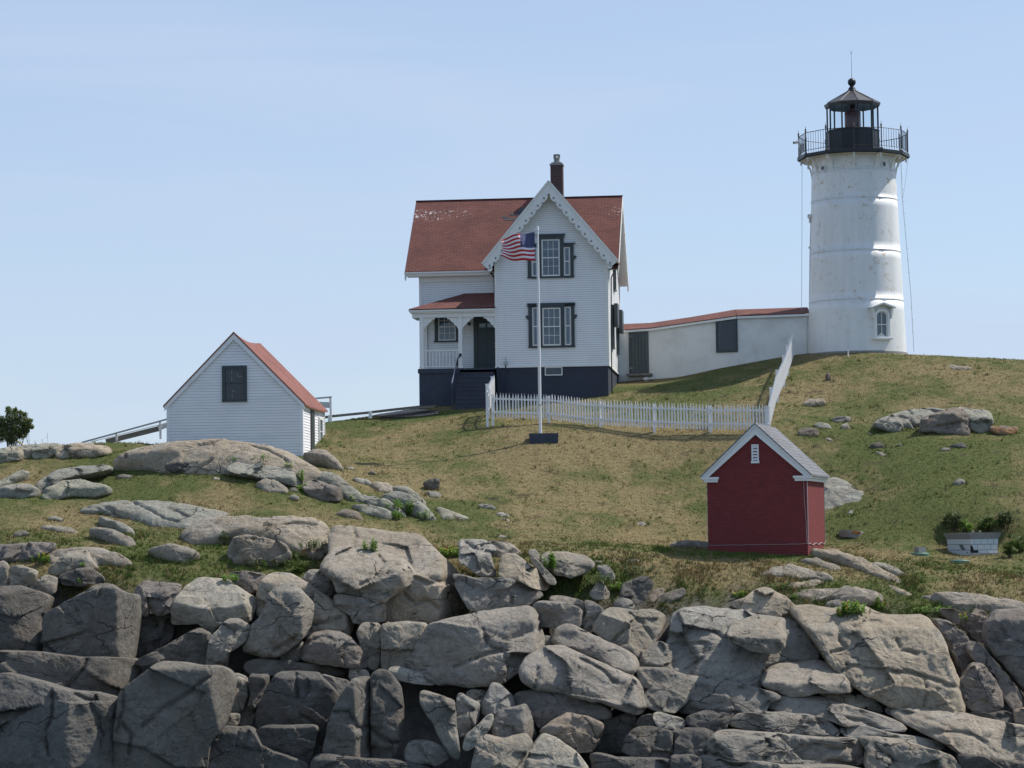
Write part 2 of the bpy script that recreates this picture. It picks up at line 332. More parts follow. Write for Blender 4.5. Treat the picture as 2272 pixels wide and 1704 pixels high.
for i in range(0, len(q), 8000):
    c = q[i:i+8000]; zz[i:i+8000] = U_(((c[:, None]-XY[None])**2).sum(-1)) @ S_[:n_] + S_[n_] + c @ S_[n_+1:]
fall = np.clip((np.abs(q[:, 0])-42)/18, 0, 1)**1.5 + np.clip((q[:, 1]-135)/25, 0, 1)**1.5 + np.clip((76-q[:, 1])/8, 0, 1)
zz = np.maximum(zz*(1-np.clip(fall, 0, 1)) - 6*np.clip(fall, 0, 1), -6)
rocky = np.zeros(len(q)); green = np.zeros(len(q))
def sm(x, a, b): x = min(1, max(0, (x-a)/(b-a))); return x*x*(3-2*x)
GREEN = []   # green patches: px, py of the photograph -> centre on the ground, radii
for i in range(len(q)):
    x, y = q[i]; z0 = zz[i]
    fl = MN.noise((x*.35, y*.35, 1.3)); fm = MN.noise((x*1.3, y*1.3, 4.1))
    if 74 < y < 120 and -27 < x < 30:
        fh = MN.noise((x*4.2, y*4.2, 8.8))
        flat = 1
        if abs(x) < 12 and y > 108: flat = .25
        if (x-14.8)**2+(y-116)**2 < 14: flat = 0
        zz[i] = z0 + flat*(.07*fl + .05*fm + .028*fh)
    fbm = .55*fl+.3*MN.noise((x*.9+7, y*.9, 2))+.25*fm+.2*MN.noise((x*3.1, y*3.1, 5))
    green[i] = .46 + 1.0*fbm
    rocky[i] = 1 - sm(y + .9*fm+.5*fl, 83.0, 84.4)
cc_ = P(2180, 1236, 90.0); w_c = np.exp(-(((q[:, 0]-cc_.x-.2)/2.2)**4+((q[:, 1]-cc_.y-.6)/1.7)**4)); zz = zz*(1-w_c)+w_c*(cc_.z+.05*(q[:, 1]-cc_.y))
zz = zz.reshape(gx.shape); green = green.reshape(gx.shape); rocky = rocky.reshape(gx.shape)
def gz(x, y):
    i = int(np.clip(np.searchsorted(GX, x)-1, 0, len(GX)-2)); j = int(np.clip(np.searchsorted(GY, y)-1, 0, len(GY)-2))
    tx = (x-GX[i])/(GX[i+1]-GX[i]); ty = (y-GY[j])/(GY[j+1]-GY[j])
    a = zz[j, i]*(1-tx)+zz[j, i+1]*tx; b = zz[j+1, i]*(1-tx)+zz[j+1, i+1]*tx; return float(a*(1-ty)+b*ty)
def hit(px, py, y0=76.0, y1=125.0):
    d = ray(px, py); Y = y0
    while Y < y1:
        if CZ+d.z*Y <= gz(d.x*Y, Y): break
        Y += .12
    return Vector((d.x*Y, Y, gz(d.x*Y, Y)))
# hand-placed greener / browner / bare-earth areas (photo pixel, radius x, radius y, green change)
for px, py, rx, ry, dg in [(960, 925, 3.0, 1.2, .5), (1440, 862, 3.2, 1.6, .5), (1490, 850, 3, 1.5, .25), (1900, 970, 2.4, 2, .42), (2000, 1010, 3.5, 2.5, .35), (2180, 1100, 4, 3.5, .35), (2080, 1050, 3, 2, .2),
        (1960, 1160, 3.0, 1.2, .45), (2100, 1262, 5, .9, .35), (1620, 1232, 3.2, .5, .5), (1330, 1262, 1.6, 1.0, .5), (760, 940, 3, 2, .35), (330, 1035, 1.6, 1.2, .55), (150, 1110, 5, 1.2, .3), (500, 1235, 3.5, 1.0, .4), (620, 1065, 2, .8, .25),
        (900, 1145, 4, 1.2, .3), (1130, 1145, 3, 1.3, .15), (1800, 1240, 1.5, 1, .2), (1950, 1320, 2.5, .6, .3), (1750, 820, 1.2, 3.5, .25), (1350, 1180, 4, 1.2, .0), (1080, 1000, 6, 2.5, -.18), (1500, 985, 5, 1.8, -.35), (1330, 980, 4, 1.5, -.3),
        (1150, 1060, 5, 2, -.15), (1850, 880, 2, 2, -.25), (1900, 830, 5, 2, -.05), (2150, 830, 3, 1.2, -.25), (1450, 1200, 5, 1, -.25), (450, 1110, 4, 1, -.15), (1600, 1260, 4, .8, -.3), (2200, 1160, 2, 1, -.3), (1850, 1010, 2, 2, -.1), (1570, 1290, 3, .6, -.2),
        (60, 1090, 3, .7, .1), (1870, 1190, 3, .7, -.2), (2200, 1280, 4, .6, -.25)]:
    c = hit(px, py)
    r2 = ((gx-c.x)/rx)**2 + ((gy-c.y)/ry)**2; green += dg*np.exp(-r2)
green = np.clip(green, 0, 1)
def gat(x, y):
    i = int(np.clip(np.searchsorted(GX, x), 0, len(GX)-1)); j = int(np.clip(np.searchsorted(GY, y), 0, len(GY)-1)); return float(green[j, i]), float(rocky[j, i])
def groundmat():
    m, n, b = newmat('island_turf_and_rock'); at = nd(n, 'ShaderNodeAttribute', attribute_name='cover')
    s = n.nodes.new('ShaderNodeSeparateColor'); n.links.new(at.outputs['Color'], s.inputs[0])
    g = n.nodes.new('ShaderNodeNewGeometry').outputs['Position']
    f1 = noise(n, 2.2, 8, g, .7); f2 = noise(n, 14, 5, g, .75)
    gf = rng(n, mth(n, 'ADD', s.outputs[0], mth(n, 'ADD', mth(n, 'MULTIPLY', rng(n, f1, 0, 1, -.5, .5), 1.3), mth(n, 'MULTIPLY', rng(n, f2, 0, 1, -.5, .5), .7))), .25, .75)
    tan = mix(n, rng(n, noise(n, 5, 6, g, .7), .35, .65), (.165, .132, .066), (.27, .22, .112))
    grn = mix(n, rng(n, noise(n, 7, 5, g, .7), .35, .65), (.068, .085, .028), (.125, .140, .048))
    c = mix(n, gf, tan, grn)
    c = mix(n, rng(n, noise(n, 1.1, 9, g, .75), .585, .66), c, (.085, .064, .042))
    spk = rng(n, noise(n, 30, 3, g, .7), .3, .7, .72, 1.25)
    h = n.nodes.new('ShaderNodeHueSaturation'); n.links.new(c, h.inputs['Color']); n.links.new(spk, h.inputs['Value'])
    rk = mix(n, rng(n, noise(n, 2, 8, g, .7), .35, .65), (.10, .095, .085), (.20, .18, .155))
    n.links.new(mix(n, s.outputs[1], h.outputs[0], rk), b.inputs['Base Color']); b.inputs['Roughness'].default_value = .95; b.inputs['Specular IOR Level'].default_value = .1
    bump(n, b, mth(n, 'ADD', f2, mth(n, 'MULTIPLY', noise(n, 5, 8, g, .75), 1.5)), .8, .07); return m
M['ground'] = groundmat()
ny, nx = gx.shape
vs = np.stack([gx.ravel(), gy.ravel(), zz.ravel()], 1)
idx = np.arange(nx*ny).reshape(ny, nx)
fs = np.stack([idx[:-1, :-1].ravel(), idx[:-1, 1:].ravel(), idx[1:, 1:].ravel(), idx[1:, :-1].ravel()], 1)
me = bpy.data.meshes.new('ground'); me.from_pydata(vs.tolist(), [], fs.tolist()); me.materials.append(M['ground'])
me.polygons.foreach_set('use_smooth', [True]*len(me.polygons))
ca = me.color_attributes.new('cover', 'FLOAT_COLOR', 'POINT')
ca.data.foreach_set('color', np.stack([green.ravel(), rocky.ravel(), np.zeros(nx*ny), np.ones(nx*ny)], 1).ravel().astype(np.float32))
go = bpy.data.objects.new('ground', me); COL.objects.link(go); tag(go, 'rocky island turf, mottled green and straw brown, rising to the lighthouse', 'ground', kind='structure')
# sea all round
m, n, b = newmat('sea_water'); b.inputs['Base Color'].default_value = (.015, .05, .08, 1); b.inputs['Roughness'].default_value = .15
bump(n, b, noise(n, .6, 6, coords(n)), .5, .3)
mb = MB(); mb.add([(-6000, -6000, 0), (6000, -6000, 0), (6000, 8000, 0), (-6000, 8000, 0)], [(0, 1, 2, 3)])
tag(mb.build('water', m), 'blue sea around the island', 'water', kind='structure')
ROCKS = '''
k|A|-80,340 90,335 250,385 320,415 290,550 285,815 -80,805|c=d L=10 T=.14 K=.03 y=.3 n=.7 B=.03|dark cliff block with a jagged top at the left edge
k|A|295,550 700,320 800,330 900,400 950,400 955,560 930,890 850,850 600,850 290,815|c=m L=9 T=.06 K=.16 w=-4 n=.6 y=-.7 B=.03|big dark cliff block with a bright right side, left of the deep recess
k|A|-80,810 290,822 600,858 830,862 930,895 930,1010 850,1100 830,1250 500,1200 0,1100 -80,1080|c=d L=6 T=.04 K=.15 n=.6 B=.03|long dark cliff block under the horizontal crack at far left
k|A|-80,990 0,995 250,1050 500,1110 700,1140 820,1190 800,1300 820,1450 815,1760 -80,1760|c=m L=6 T=.09 K=.38 w=-6 n=.9 Ks=1.0 y=-1.6 B=.03|huge dark rough block filling the bottom left corner
k|A|850,1150 900,1080 1150,898 1330,908 1450,930 1560,930 1630,980 1655,1050 1640,1200 1600,1370 1500,1500 1470,1760 815,1760 830,1450|c=m L=3 T=.06 K=.17 J=.05 w=2 n=.4 y=-1.2 B=.03|huge smooth dark slab with a bright right edge, second from the bottom left corner
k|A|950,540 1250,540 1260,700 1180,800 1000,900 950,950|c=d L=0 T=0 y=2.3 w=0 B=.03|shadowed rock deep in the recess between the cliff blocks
b|A|960,430 1000,300 1060,400 1090,560 960,530|c=b L=15 y=.1|small rounded rock hanging at the top left of the deep recess
b|A|1000,295 1300,320 1290,400 1240,520 1180,550 1110,530 1060,400|c=b L=22 T=.3 y=.1|knobbly rock above the deep recess, under the grass edge
k|A|1250,470 1280,380 1400,275 1600,290 1750,370 1850,440 1830,590 1800,600 1650,570 1540,680 1440,610 1230,610|c=w L=20 T=.55 a=60 K=.12 y=.2 B=.03|pale flat-topped ledge with grass tufts, right of the deep recess
k|A|1540,690 1650,580 1720,570 1820,630 1780,740 1660,830 1640,960 1500,910 1520,760|c=g L=18 T=.1 B=.03|dark-faced rock below the right end of the pale flat ledge
k|A|1180,780 1430,640 1530,690 1515,800 1500,910 1350,905 1150,890 960,930 1000,870|c=d L=20 T=.1 y=.1 B=.03|sloping triangular rock above the huge smooth dark slab
k|A|415,260 560,200 640,195 740,260 760,310 560,330 440,320|c=d L=20 T=.15 y=.4 B=.03|thin ledge rock just above the big block left of the deep recess
b|A|330,230 480,80 600,70 700,190 740,260 640,195 560,200 420,260|c=g L=24 T=.3 y=.7|grey rock with a hollow face at the left cliff edge
s|A|370,60 480,0 640,20 780,60 960,155 830,175 720,150 700,190 600,70 480,80 345,190|c=t t=48 T=.3 y=1.2|tan rounded slab tapering to the right into the grass, near the left edge
b|A|50,190 130,178 270,220 250,300 180,350 50,340|c=g L=20 y=.6|squarish grey boulder near the left edge of the cliff top
b|A|210,320 320,250 410,275 400,390 290,395 210,370|c=g L=28 y=.4|small broken rock right of the squarish grey boulder
b|A|-50,190 10,140 50,190 50,340 -50,345|c=g L=20 y=.6|rock cut by the left edge of the picture at the cliff top
b|S|-12,1206 55,1193 117,1204 106,1222 70,1240 -12,1245|c=b L=14 T=.3 t=70|dark low dome in shadow at the left edge above the cliff
b|A|1090,60 1180,5 1290,0 1400,50 1445,90 1340,165 1200,130|c=g t=58 T=.3 D=.2|rounded grey boulder alone in the grass above the pale flat ledge
k|A|1660,1080 1720,990 1790,1020 1810,1130 1770,1240 1640,1262|c=g L=18 B=.03|small upright rock right of the bright edge of the huge smooth slab
k|A|1640,1265 1750,1265 1740,1345 1640,1380 1590,1370|c=g L=20 B=.03|small square rock below the small upright rock
k|A|1480,1500 1600,1375 1740,1378 1800,1372 1860,1440 1920,1520 1975,1560 1975,1760 1465,1760|c=d L=14 T=.12 y=-.2 K=.1 B=.03|broken dark block at the bottom edge right of the huge smooth slab
b|B|190,640 205,470 265,370 400,375 520,435 640,510 760,590 840,640 830,740 815,795 560,800 300,720|c=t L=26 T=.22 K=.14 y=.4|tan hunched boulder behind the egg-shaped boulder
b|B|100,880 160,720 230,640 290,480 380,435 480,475 560,570 565,660 520,790 400,890 330,925 200,920|c=g L=22 T=.12 K=.12 y=-.4 B=.16|tall egg-shaped grey boulder leaning left, centre left of the cliff
b|B|500,400 560,340 640,345 720,410 740,490 700,527 640,522 540,455|c=g L=26 T=.15 B=.2 y=.5|rounded grey boulder perched beside the big dome
o|B|640,50 800,60 1000,85 1270,110 1400,230 1500,330 1560,430 1605,560 1590,625 1400,695 1100,695 800,560 680,300 655,150|c=t L=24 T=.52 a=64 K=.2 y=1.3 n=.8|very large smooth-topped tan outcrop in the middle of the cliff edge
b|B|620,330 690,205 800,195 1000,215 1180,280 1230,340 1262,390 1180,472 1060,552 900,527 740,492 715,410|c=t L=30 T=.42 K=.15 y=-.75 B=.10 n=.9|big cracked brown-stained dome in front of the very large tan outcrop
k|B|720,500 900,528 1055,556 1062,692 850,702 830,640 730,590|c=g L=10 T=.04 K=.08 y=-.15 B=.03|smooth shaded block under the big cracked dome
s|S|418,1172 445,1154 502,1135 560,1137 650,1138 700,1148 714,1158 706,1170 722,1212 670,1222 600,1196 520,1186 480,1194 440,1192|c=t t=34 T=.2 D=.06 dz=.28 n=.5 q=.3|long smooth tan slab on the grass above the cliff, left of centre
b|G|30,850 40,790 70,710 130,700 300,750 400,790 440,850 420,885 340,912 200,925 60,900|c=g t=72 L=2 T=.18 D=.1|dark squat boulder in shade under the long smooth tan slab
b|B|495,945 515,830 580,770 660,748 750,765 830,800 920,890 958,950 930,1000 820,995 680,975|c=b L=22 T=.22 K=.15 B=.14|domed brown boulder resting on the flat ledge, left of centre
k|B|330,920 430,880 510,800 522,850 490,945 400,945|c=g L=20 T=.2 y=.3 B=.03|wedge rock between the egg-shaped boulder and the domed brown boulder
s|B|110,1030 130,950 240,935 490,960 800,1008 818,1040 812,1082 640,1045 430,1035 250,1052|c=d L=16 T=.15 y=.5|long thin ledge rock beneath the domed brown boulder
k|B|200,1420 200,1290 270,1130 340,1033 460,1030 600,1040 680,1110 742,1190 700,1310 650,1480 620,1560 590,1400|c=d L=7 T=.08 w=4 y=.1 n=.5 B=.03|large smooth dark trapezoid block in the lower left centre
k|B|10,1050 60,1035 130,1060 160,1150 150,1230 90,1290 -5,1290|c=g L=18 T=.1 K=.1 y=.25 B=.03|rounded upright rock left of the dark trapezoid block
k|B|120,1040 300,1050 260,1130 195,1290 190,1400 70,1395 150,1240 170,1130|c=d L=20 T=.06 y=.35 B=.03|narrow sloping rock wedged against the left of the dark trapezoid block
k|B|640,1060 560,1035 680,1050 820,1082 792,1160 752,1205 700,1120|c=g L=18 T=.15 B=.03|small wedge on the upper right shoulder of the dark trapezoid block
k|B|640,1560 700,1300 730,1240 830,1080 900,1068 968,1090 968,1250 950,1610 800,1600|c=m L=6 T=.06 K=.34 y=-.7 n=.5 B=.03|tall narrow column block with a lit right face, lower centre left
k|B|960,1060 1000,1010 1080,1028 1160,1130 1176,1250 1176,1450 1100,1620 975,1620|c=d L=7 T=.05 K=.14 J=.1 n=.6 B=.03|tall dark column block right of the lit-faced column
b|B|825,1000 940,1008 965,1060 880,1072 818,1072|c=g L=22 T=.2 y=.2|small cap rock on top of the two column blocks
k|B|870,760 900,700 1010,700 1035,740 1032,850 1020,1000 960,1012 900,860|c=g L=12 T=.08 y=.4 B=.03|narrow split rock under the big dome, left of the square pale-topped block
k|B|1035,705 1180,693 1330,700 1342,730 1280,840 1210,992 1090,1002 1035,1010|c=g L=9 T=.08 K=.16 y=.1 B=.03|square block with a pale top edge, left of the largest boulder
b|S|898,1490 925,1430 951,1387 1000,1375 1100,1357 1177,1349 1190,1370 1205,1415 1209,1440 1170,1465 1150,1490 1115,1515 1060,1522 980,1520|c=t L=34 T=.22 a=60 K=.1 w=6 n=.9|largest boulder of the cliff, tan with a deep scooped shadow, centre of the picture
b|B|1060,1010 1130,983 1250,1018 1420,1073 1432,1085 1400,1112 1200,1092 1110,1062|c=w L=30 T=.4|flat pale pointed rock below the largest boulder
b|B|1278,1148 1400,1178 1520,1220 1535,1400 1570,1640 1480,1560 1380,1380 1300,1255|c=g L=14 T=.06 y=-.2|upright tapering slab like a fin, lower centre
b|B|1545,1158 1600,1190 1690,1240 1682,1340 1640,1402 1572,1467 1540,1420 1533,1250|c=w L=18 K=.3 y=-.2|pale upright split rock right of the fin-like slab
b|B|1185,1570 1220,1488 1340,1480 1480,1530 1492,1590 1420,1642 1200,1622|c=g L=20 T=.12 y=-.3|low dark boulder at the foot of the fin-like slab
k|B|560,1640 600,1570 740,1580 920,1612 1100,1612 1200,1642 1380,1665 1380,1760 555,1760|c=d L=18 T=.2 y=-.5 B=.03|long low ledge along the bottom edge under the column blocks
k|B|180,1430 260,1385 600,1380 612,1400 570,1560 545,1650 350,1545 220,1522|c=d L=5 T=.06 y=-.35 B=.03|dark rectangular block in front of the large trapezoid block
k|B|60,1420 180,1398 220,1520 320,1556 545,1640 540,1760 60,1760 60,1500|c=d L=15 T=.08 y=-.45 B=.03|dark cracked block at the bottom edge below the dark rectangular block
o|C|50,145 180,140 330,200 262,240 302,380 220,392 110,322 55,300|c=w L=35 T=.45 y=.6 n=1.2|pale broken flat-topped outcrop at the cliff edge, right of the very large outcrop
s|C|10,90 180,90 330,120 430,180 475,232 400,262 330,262 180,190|c=t t=50 T=.4 y=1|thin pale cap slab lying on the broken outcrop at the cliff edge
b|C|318,390 330,270 360,235 425,235 500,290 590,350 642,400 662,470 600,482 520,452 420,402|c=t L=37 K=.35 T=.1 y=.1|tilted tan boulder split in light and shade, right of the pale broken outcrop
k|C|0,330 100,400 300,400 400,405 560,480 640,500 545,560 500,592 250,622 120,610 50,480|c=g L=14 T=.2 y=.4 B=.03|dark-stained rock mass under the tilted tan boulder
b|C|495,235 560,255 605,310 730,440 650,445 590,355|c=g L=33 K=.2 y=.5|narrow slanting rock behind the tilted tan boulder
b|C|505,215 560,205 590,240 585,285 530,250|c=g L=33 y=.9|small grey stone at the grass edge behind the slanting rock
b|C|590,260 640,225 770,223 900,250 968,312 900,362 800,397 700,372 620,322|c=g L=43 T=.4 y=.9|rounded grey boulder set in the weeds at the grass edge, centre right
b|C|965,318 1040,308 1090,372 1092,412 1010,402|c=g L=38 T=.2 y=.9|small angular grey rock right of the boulder set in the weeds
b|C|1128,515 1140,440 1250,395 1300,385 1352,430 1302,542 1230,582 1150,545|c=d L=37 y=.6|dark rough boulder in the weeds above the leaning block
b|C|1308,522 1340,480 1400,463 1432,480 1382,522 1340,562|c=o L=43 y=.7|rock covered with orange lichen beside the dark rough boulder
b|C|1345,575 1400,510 1470,485 1562,470 1552,502 1450,562|c=g t=60 y=.8|low grey rock poking from the turf right of the orange-lichened rock
b|C|915,505 1000,403 1062,500 1052,532 960,543|c=g L=35 K=.3 y=.5|small pyramid-shaped rock in the grass gully, centre
b|C|1080,562 1130,525 1200,543 1232,592 1170,612 1090,602|c=g L=41 y=.4|small pale rock at the foot of the dark rough boulder
k|C|543,575 600,550 740,560 850,592 892,640 862,722 740,732 600,722 550,645|c=g L=12 T=.1 K=.1 y=.3 B=.03|blocky grey rock beside the upper right of the largest boulder
s|C|590,545 715,515 850,540 912,572 890,645 800,585 700,560|c=g L=43 T=.5 y=.6|flat cap slab on the blocky grey rock
k|C|858,537 950,560 1016,600 1002,650 930,752 860,722 900,642 910,582|c=g L=14 T=.2 y=.5 B=.03|tall cracked rock right of the flat cap slab
b|C|945,755 1000,640 1070,600 1180,612 1230,622 1360,613 1447,652 1440,702 1380,782 1320,872 1240,932 1200,882 1060,832|c=g L=39 T=.25 K=.15 y=.3|broad two-humped grey boulder, centre right of the cliff
b|C|665,855 700,750 770,713 830,720 900,760 1060,832 1190,885 1232,930 1248,1000 1220,1034 1100,1003 950,933 820,872|c=t L=45 T=.2 K=.08 y=-.1 B=.16|long sausage-shaped tan boulder lying diagonally, upper of the two
b|C|458,1010 500,940 620,870 750,863 860,910 1050,990 1240,1070 1262,1130 1292,1240 1270,1303 1180,1292 1000,1222 700,1162 560,1142 480,1092|c=t L=43 T=.16 K=.08 y=-.4 B=.15|big lozenge-shaped tan boulder lying diagonally below the sausage-shaped one
b|C|500,930 545,885 600,890 620,875 560,915 505,950|c=t L=38 y=0|small tan knob between the largest boulder and the lozenge-shaped boulder
k|C|415,1178 560,1155 700,1165 960,1222 1085,1290 1072,1337 960,1342 840,1312 700,1320 600,1400 530,1310 430,1235|c=b L=33 T=.14 y=0 B=.03|long rock ledge tucked under the lozenge-shaped boulder
b|C|565,1435 680,1350 770,1303 900,1322 1022,1370 1002,1452 942,1562 830,1552 760,1502 660,1442|c=b L=14 T=.12 J=.1 y=-.3|dark wedge boulder below the long rock ledge
b|C|200,1250 270,1098 330,1110 410,1182 427,1262 300,1312 208,1302|c=w L=35 K=.2 J=.25 y=-.4|small very pale pyramid rock in the middle of the lower pile
b|C|263,1385 330,1280 500,1243 532,1302 572,1470 520,1484 430,1452 330,1480 280,1442|c=g L=16 K=.3 y=-.5|angular rock with a rough right side below the pale pyramid rock
b|C|73,1545 100,1440 190,1370 292,1268 282,1340 260,1402 200,1472 120,1545|c=w L=33 J=.2 y=-.6|sharp pale splinter rock leaning up to the right, lower pile
b|C|115,1760 140,1640 170,1500 230,1460 350,1482 500,1450 543,1500 500,1602 495,1760|c=g L=37 T=.16 B=.15 y=-.5|smooth grey boulder with a scooped top at the bottom edge, centre
b|C|488,1595 560,1510 620,1440 720,1490 850,1570 940,1702 960,1765 500,1765|c=w L=43 T=.15 J=.15 y=-.5|pale rough boulder at the bottom edge, right of the scooped boulder
b|C|598,790 640,780 682,792 662,852 620,832|c=g L=33 y=.3|small stone stuck in the crack right of the largest boulder
b|C|88,1165 150,1135 240,1148 222,1222 190,1232|c=g L=33 y=.2|small rock behind the pale split rock and the pale pyramid
k|C|410,1170 480,1175 550,1210 545,1280 500,1320 425,1262|c=d L=12 y=.2 B=.03|shaded rock behind the pale pyramid rock
k|C|1130,1555 1180,1440 1250,1400 1350,1398 1480,1420 1462,1602 1300,1605|c=d L=35 T=.08 y=-.1 B=.03|dark block left of the low horizontal slabs, lower right centre
k|C|1478,1602 1500,1480 1560,1410 1700,1410 1782,1440 1700,1532 1660,1652 1480,1652|c=d L=35 T=.1 y=-.1 B=.03|dark block next to the bottom slabs, second from the dark gap
k|C|1335,1302 1400,1293 1560,1340 1567,1392 1480,1402 1370,1382|c=w L=39 T=.2 y=-.1 B=.03|small pale brick-shaped rock above the dark blocks, lower right centre
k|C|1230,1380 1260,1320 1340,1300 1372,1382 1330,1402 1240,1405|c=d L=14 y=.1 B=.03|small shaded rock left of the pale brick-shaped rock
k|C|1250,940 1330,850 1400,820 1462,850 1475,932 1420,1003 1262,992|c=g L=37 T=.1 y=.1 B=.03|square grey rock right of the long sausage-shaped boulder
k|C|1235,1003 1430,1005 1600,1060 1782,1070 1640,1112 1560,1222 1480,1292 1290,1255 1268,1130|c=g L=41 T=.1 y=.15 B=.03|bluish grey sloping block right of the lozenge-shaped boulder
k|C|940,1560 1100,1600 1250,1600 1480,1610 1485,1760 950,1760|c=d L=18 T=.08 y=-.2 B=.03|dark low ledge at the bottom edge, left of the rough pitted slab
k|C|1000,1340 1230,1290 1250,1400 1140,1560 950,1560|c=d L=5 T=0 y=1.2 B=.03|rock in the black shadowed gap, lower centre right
o|D|-30,650 0,480 60,440 200,430 450,460 560,490 730,510 870,570 930,700 965,780 800,790 640,815 545,830 520,925 300,872 0,852 -210,800|c=w L=49 T=.12 K=.1 y=.9 n=1.2|very large pale sloping outcrop carrying the perched boulder
b|D|328,605 370,540 560,483 700,500 737,560 702,660 642,728 500,702 370,652|c=g L=9 T=.56 a=70 K=.15 y=-1.7|flat-topped boulder perched on the very large pale sloping outcrop
b|D|325,405 450,370 530,310 590,298 700,350 770,420 812,512 720,514 600,482 400,435|c=t L=33 T=.3 K=.08 y=.9|wedge-shaped tan rock lying at the grass edge above the perched boulder
s|D|700,335 830,290 1000,270 1150,300 1290,340 1255,385 1080,402 1065,445 800,437|c=t t=52 T=.2 y=1.6|broad flat tan slab above the huge cracked boulder, with tufts growing on it
b|D|790,470 800,440 950,430 1080,460 1230,430 1420,490 1650,490 1742,700 1802,850 1822,930 1832,1092 1750,1103 1400,1062 1130,932 1000,802 950,712 850,542|c=t L=39 T=.22 a=66 K=.1 y=.5 n=1.2|huge cracked tan boulder right of the deep diagonal cleft
b|D|1650,500 1740,508 1850,600 1902,700 1912,842 1840,892 1800,842 1750,692|c=b L=18 T=.08 y=.9|rough brown rock strip along the right side of the huge cracked boulder
b|D|1828,1042 1820,900 1910,780 1982,790 2082,960 2088,1052 2000,1092 1900,1082|c=b L=25 T=.1 K=.1 y=.5|rounded brown boulder right of the huge cracked boulder
k|D|1865,650 1960,650 2012,740 2122,880 2202,1000 2182,1062 2090,1072 2080,950 1990,800 1900,772|c=b L=27 T=.05 y=1 B=.03|narrow slanting rib of rock near the right edge
s|D|1530,290 1700,288 1850,300 2250,390 2350,425 2300,470 2150,442 1960,442 1900,482 1700,412 1580,345|c=t t=48 T=.3 y=2 D=.06|broad smooth tan slab reaching the right edge beneath the lawn
b|D|2018,525 2100,450 2300,440 2400,500 2400,1000 2250,985 2150,852 2020,702 2010,600|c=b L=16 T=.12 y=.7|large rounded dark boulder cut by the right edge of the picture
k|D|1700,420 1890,470 1960,440 2022,512 2012,652 1930,642 1820,542 1720,482|c=b L=12 T=.1 y=1.5 B=.03|shaded rock between the smooth tan slab and the boulder at the right edge
b|D|555,905 600,840 700,800 950,780 1050,820 1112,880 1137,972 1000,962 900,962 850,988 750,993 560,932|c=t L=12 T=.60 a=70 K=.1 y=-.7|pale flat-topped block below the perched boulder
k|D|0,1080 60,1000 150,905 260,885 420,910 702,990 600,1022 560,1062 550,1092 400,1102 200,1082 20,1112|c=g L=31 T=.14 J=.2 y=0 B=.03|triangular grey block left of the pale flat-topped block
k|D|60,1125 200,1080 392,1095 330,1150 312,1212 170,1212 70,1172|c=d L=23 T=.1 y=0 B=.03|dark rock between the triangular grey block and the low slabs
s|D|562,1045 620,1008 750,998 900,1000 1100,1050 1400,1140 1500,1200 1502,1228 1280,1193 1050,1172 940,1132 700,1102 580,1082|c=t L=45 T=.25 y=-.1|long smooth tan slab sloping down to the right, below the pale block
b|D|885,990 930,948 1050,965 1130,980 1212,1050 1212,1078 1100,1052 950,1002|c=t L=37 T=.2 y=.2|small tan wedge between the pale block and the long smooth slab
b|D|1128,972 1250,990 1312,1060 1322,1103 1220,1072 1200,1042|c=g L=23 y=.3|small grey rock in the hollow under the huge cracked boulder
b|D|1325,1082 1380,1050 1522,1080 1502,1102 1400,1102 1380,1125|c=t L=37 y=.2|small flat rock under the lower edge of the huge cracked boulder
s|D|1385,1115 1500,1090 1800,1108 2000,1150 2300,1200 2350,1250 2350,1450 2100,1405 1800,1345 1600,1233 1450,1155|c=t L=37 T=.35 a=66 y=-.1 n=1.4|long pitted tan ledge running to the right edge near the bottom
s|D|325,1175 400,1110 600,1098 850,1110 980,1150 1042,1220 1082,1272 900,1233 700,1233 480,1203 330,1203|c=g L=41 T=.2 y=-.2 n=1.3|low grey rough slab above the widest bottom slab
s|D|185,1362 220,1270 290,1218 500,1230 700,1240 1000,1272 1180,1270 1247,1330 1232,1432 1100,1442 700,1433 450,1403 250,1393|c=g L=35 T=.16 K=.1 y=-.45 n=1.6|widest rough pitted slab near the bottom, right of centre
s|D|1040,1195 1150,1173 1400,1230 1640,1270 1772,1320 1772,1353 1700,1353 1480,1293 1200,1273 1090,1273|c=w L=47 T=.3 y=-.2|thin pale slab between the widest pitted slab and the long pitted ledge
s|D|1175,1278 1300,1270 1500,1290 1750,1370 1822,1450 1835,1565 1238,1565 1228,1420 1250,1330|c=g L=43 T=.2 y=-.5 n=1.4|broad sloping grey slab at the bottom edge, right part
s|D|150,1405 200,1375 450,1400 700,1435 1000,1442 1232,1440 1235,1565 145,1565|c=g L=27 T=.2 y=-.8 n=1.4|rough slab along the bottom edge under the widest pitted slab
k|D|-25,1208 120,1205 130,1230 112,1365 -25,1372|c=d L=18 T=.08 y=0 B=.03|dark block left of the widest pitted slab
k|D|125,1220 270,1220 230,1292 190,1372 108,1365|c=d L=25 T=.08 y=-.2 B=.03|small dark block against the left end of the widest pitted slab
k|D|-30,1372 110,1370 165,1388 150,1565 -30,1565|c=d L=16 T=.08 y=-.5 B=.03|dark block at the bottom edge left of the rough slabs
k|D|1840,1085 2000,1100 2130,1080 2162,1163 2000,1153 1830,1108|c=d L=23 T=.2 y=.4 B=.03|dark rock under the rounded brown boulder near the right edge
k|D|1810,1350 2100,1400 2350,1440 2350,1600 1835,1600|c=d L=14 T=.1 y=-.2 B=.03|dark rock in the bottom right corner under the pitted ledge
k|D|2150,1080 2350,1040 2350,1200 2160,1168|c=b L=23 T=.15 y=.4 B=.03|brown rock at the right edge above the pitted ledge
s|D|510,203 560,180 620,160 740,153 900,190 1005,232 760,238 560,212|c=t t=30|pale low slab in the turf below the red building, left of the long slanting slab
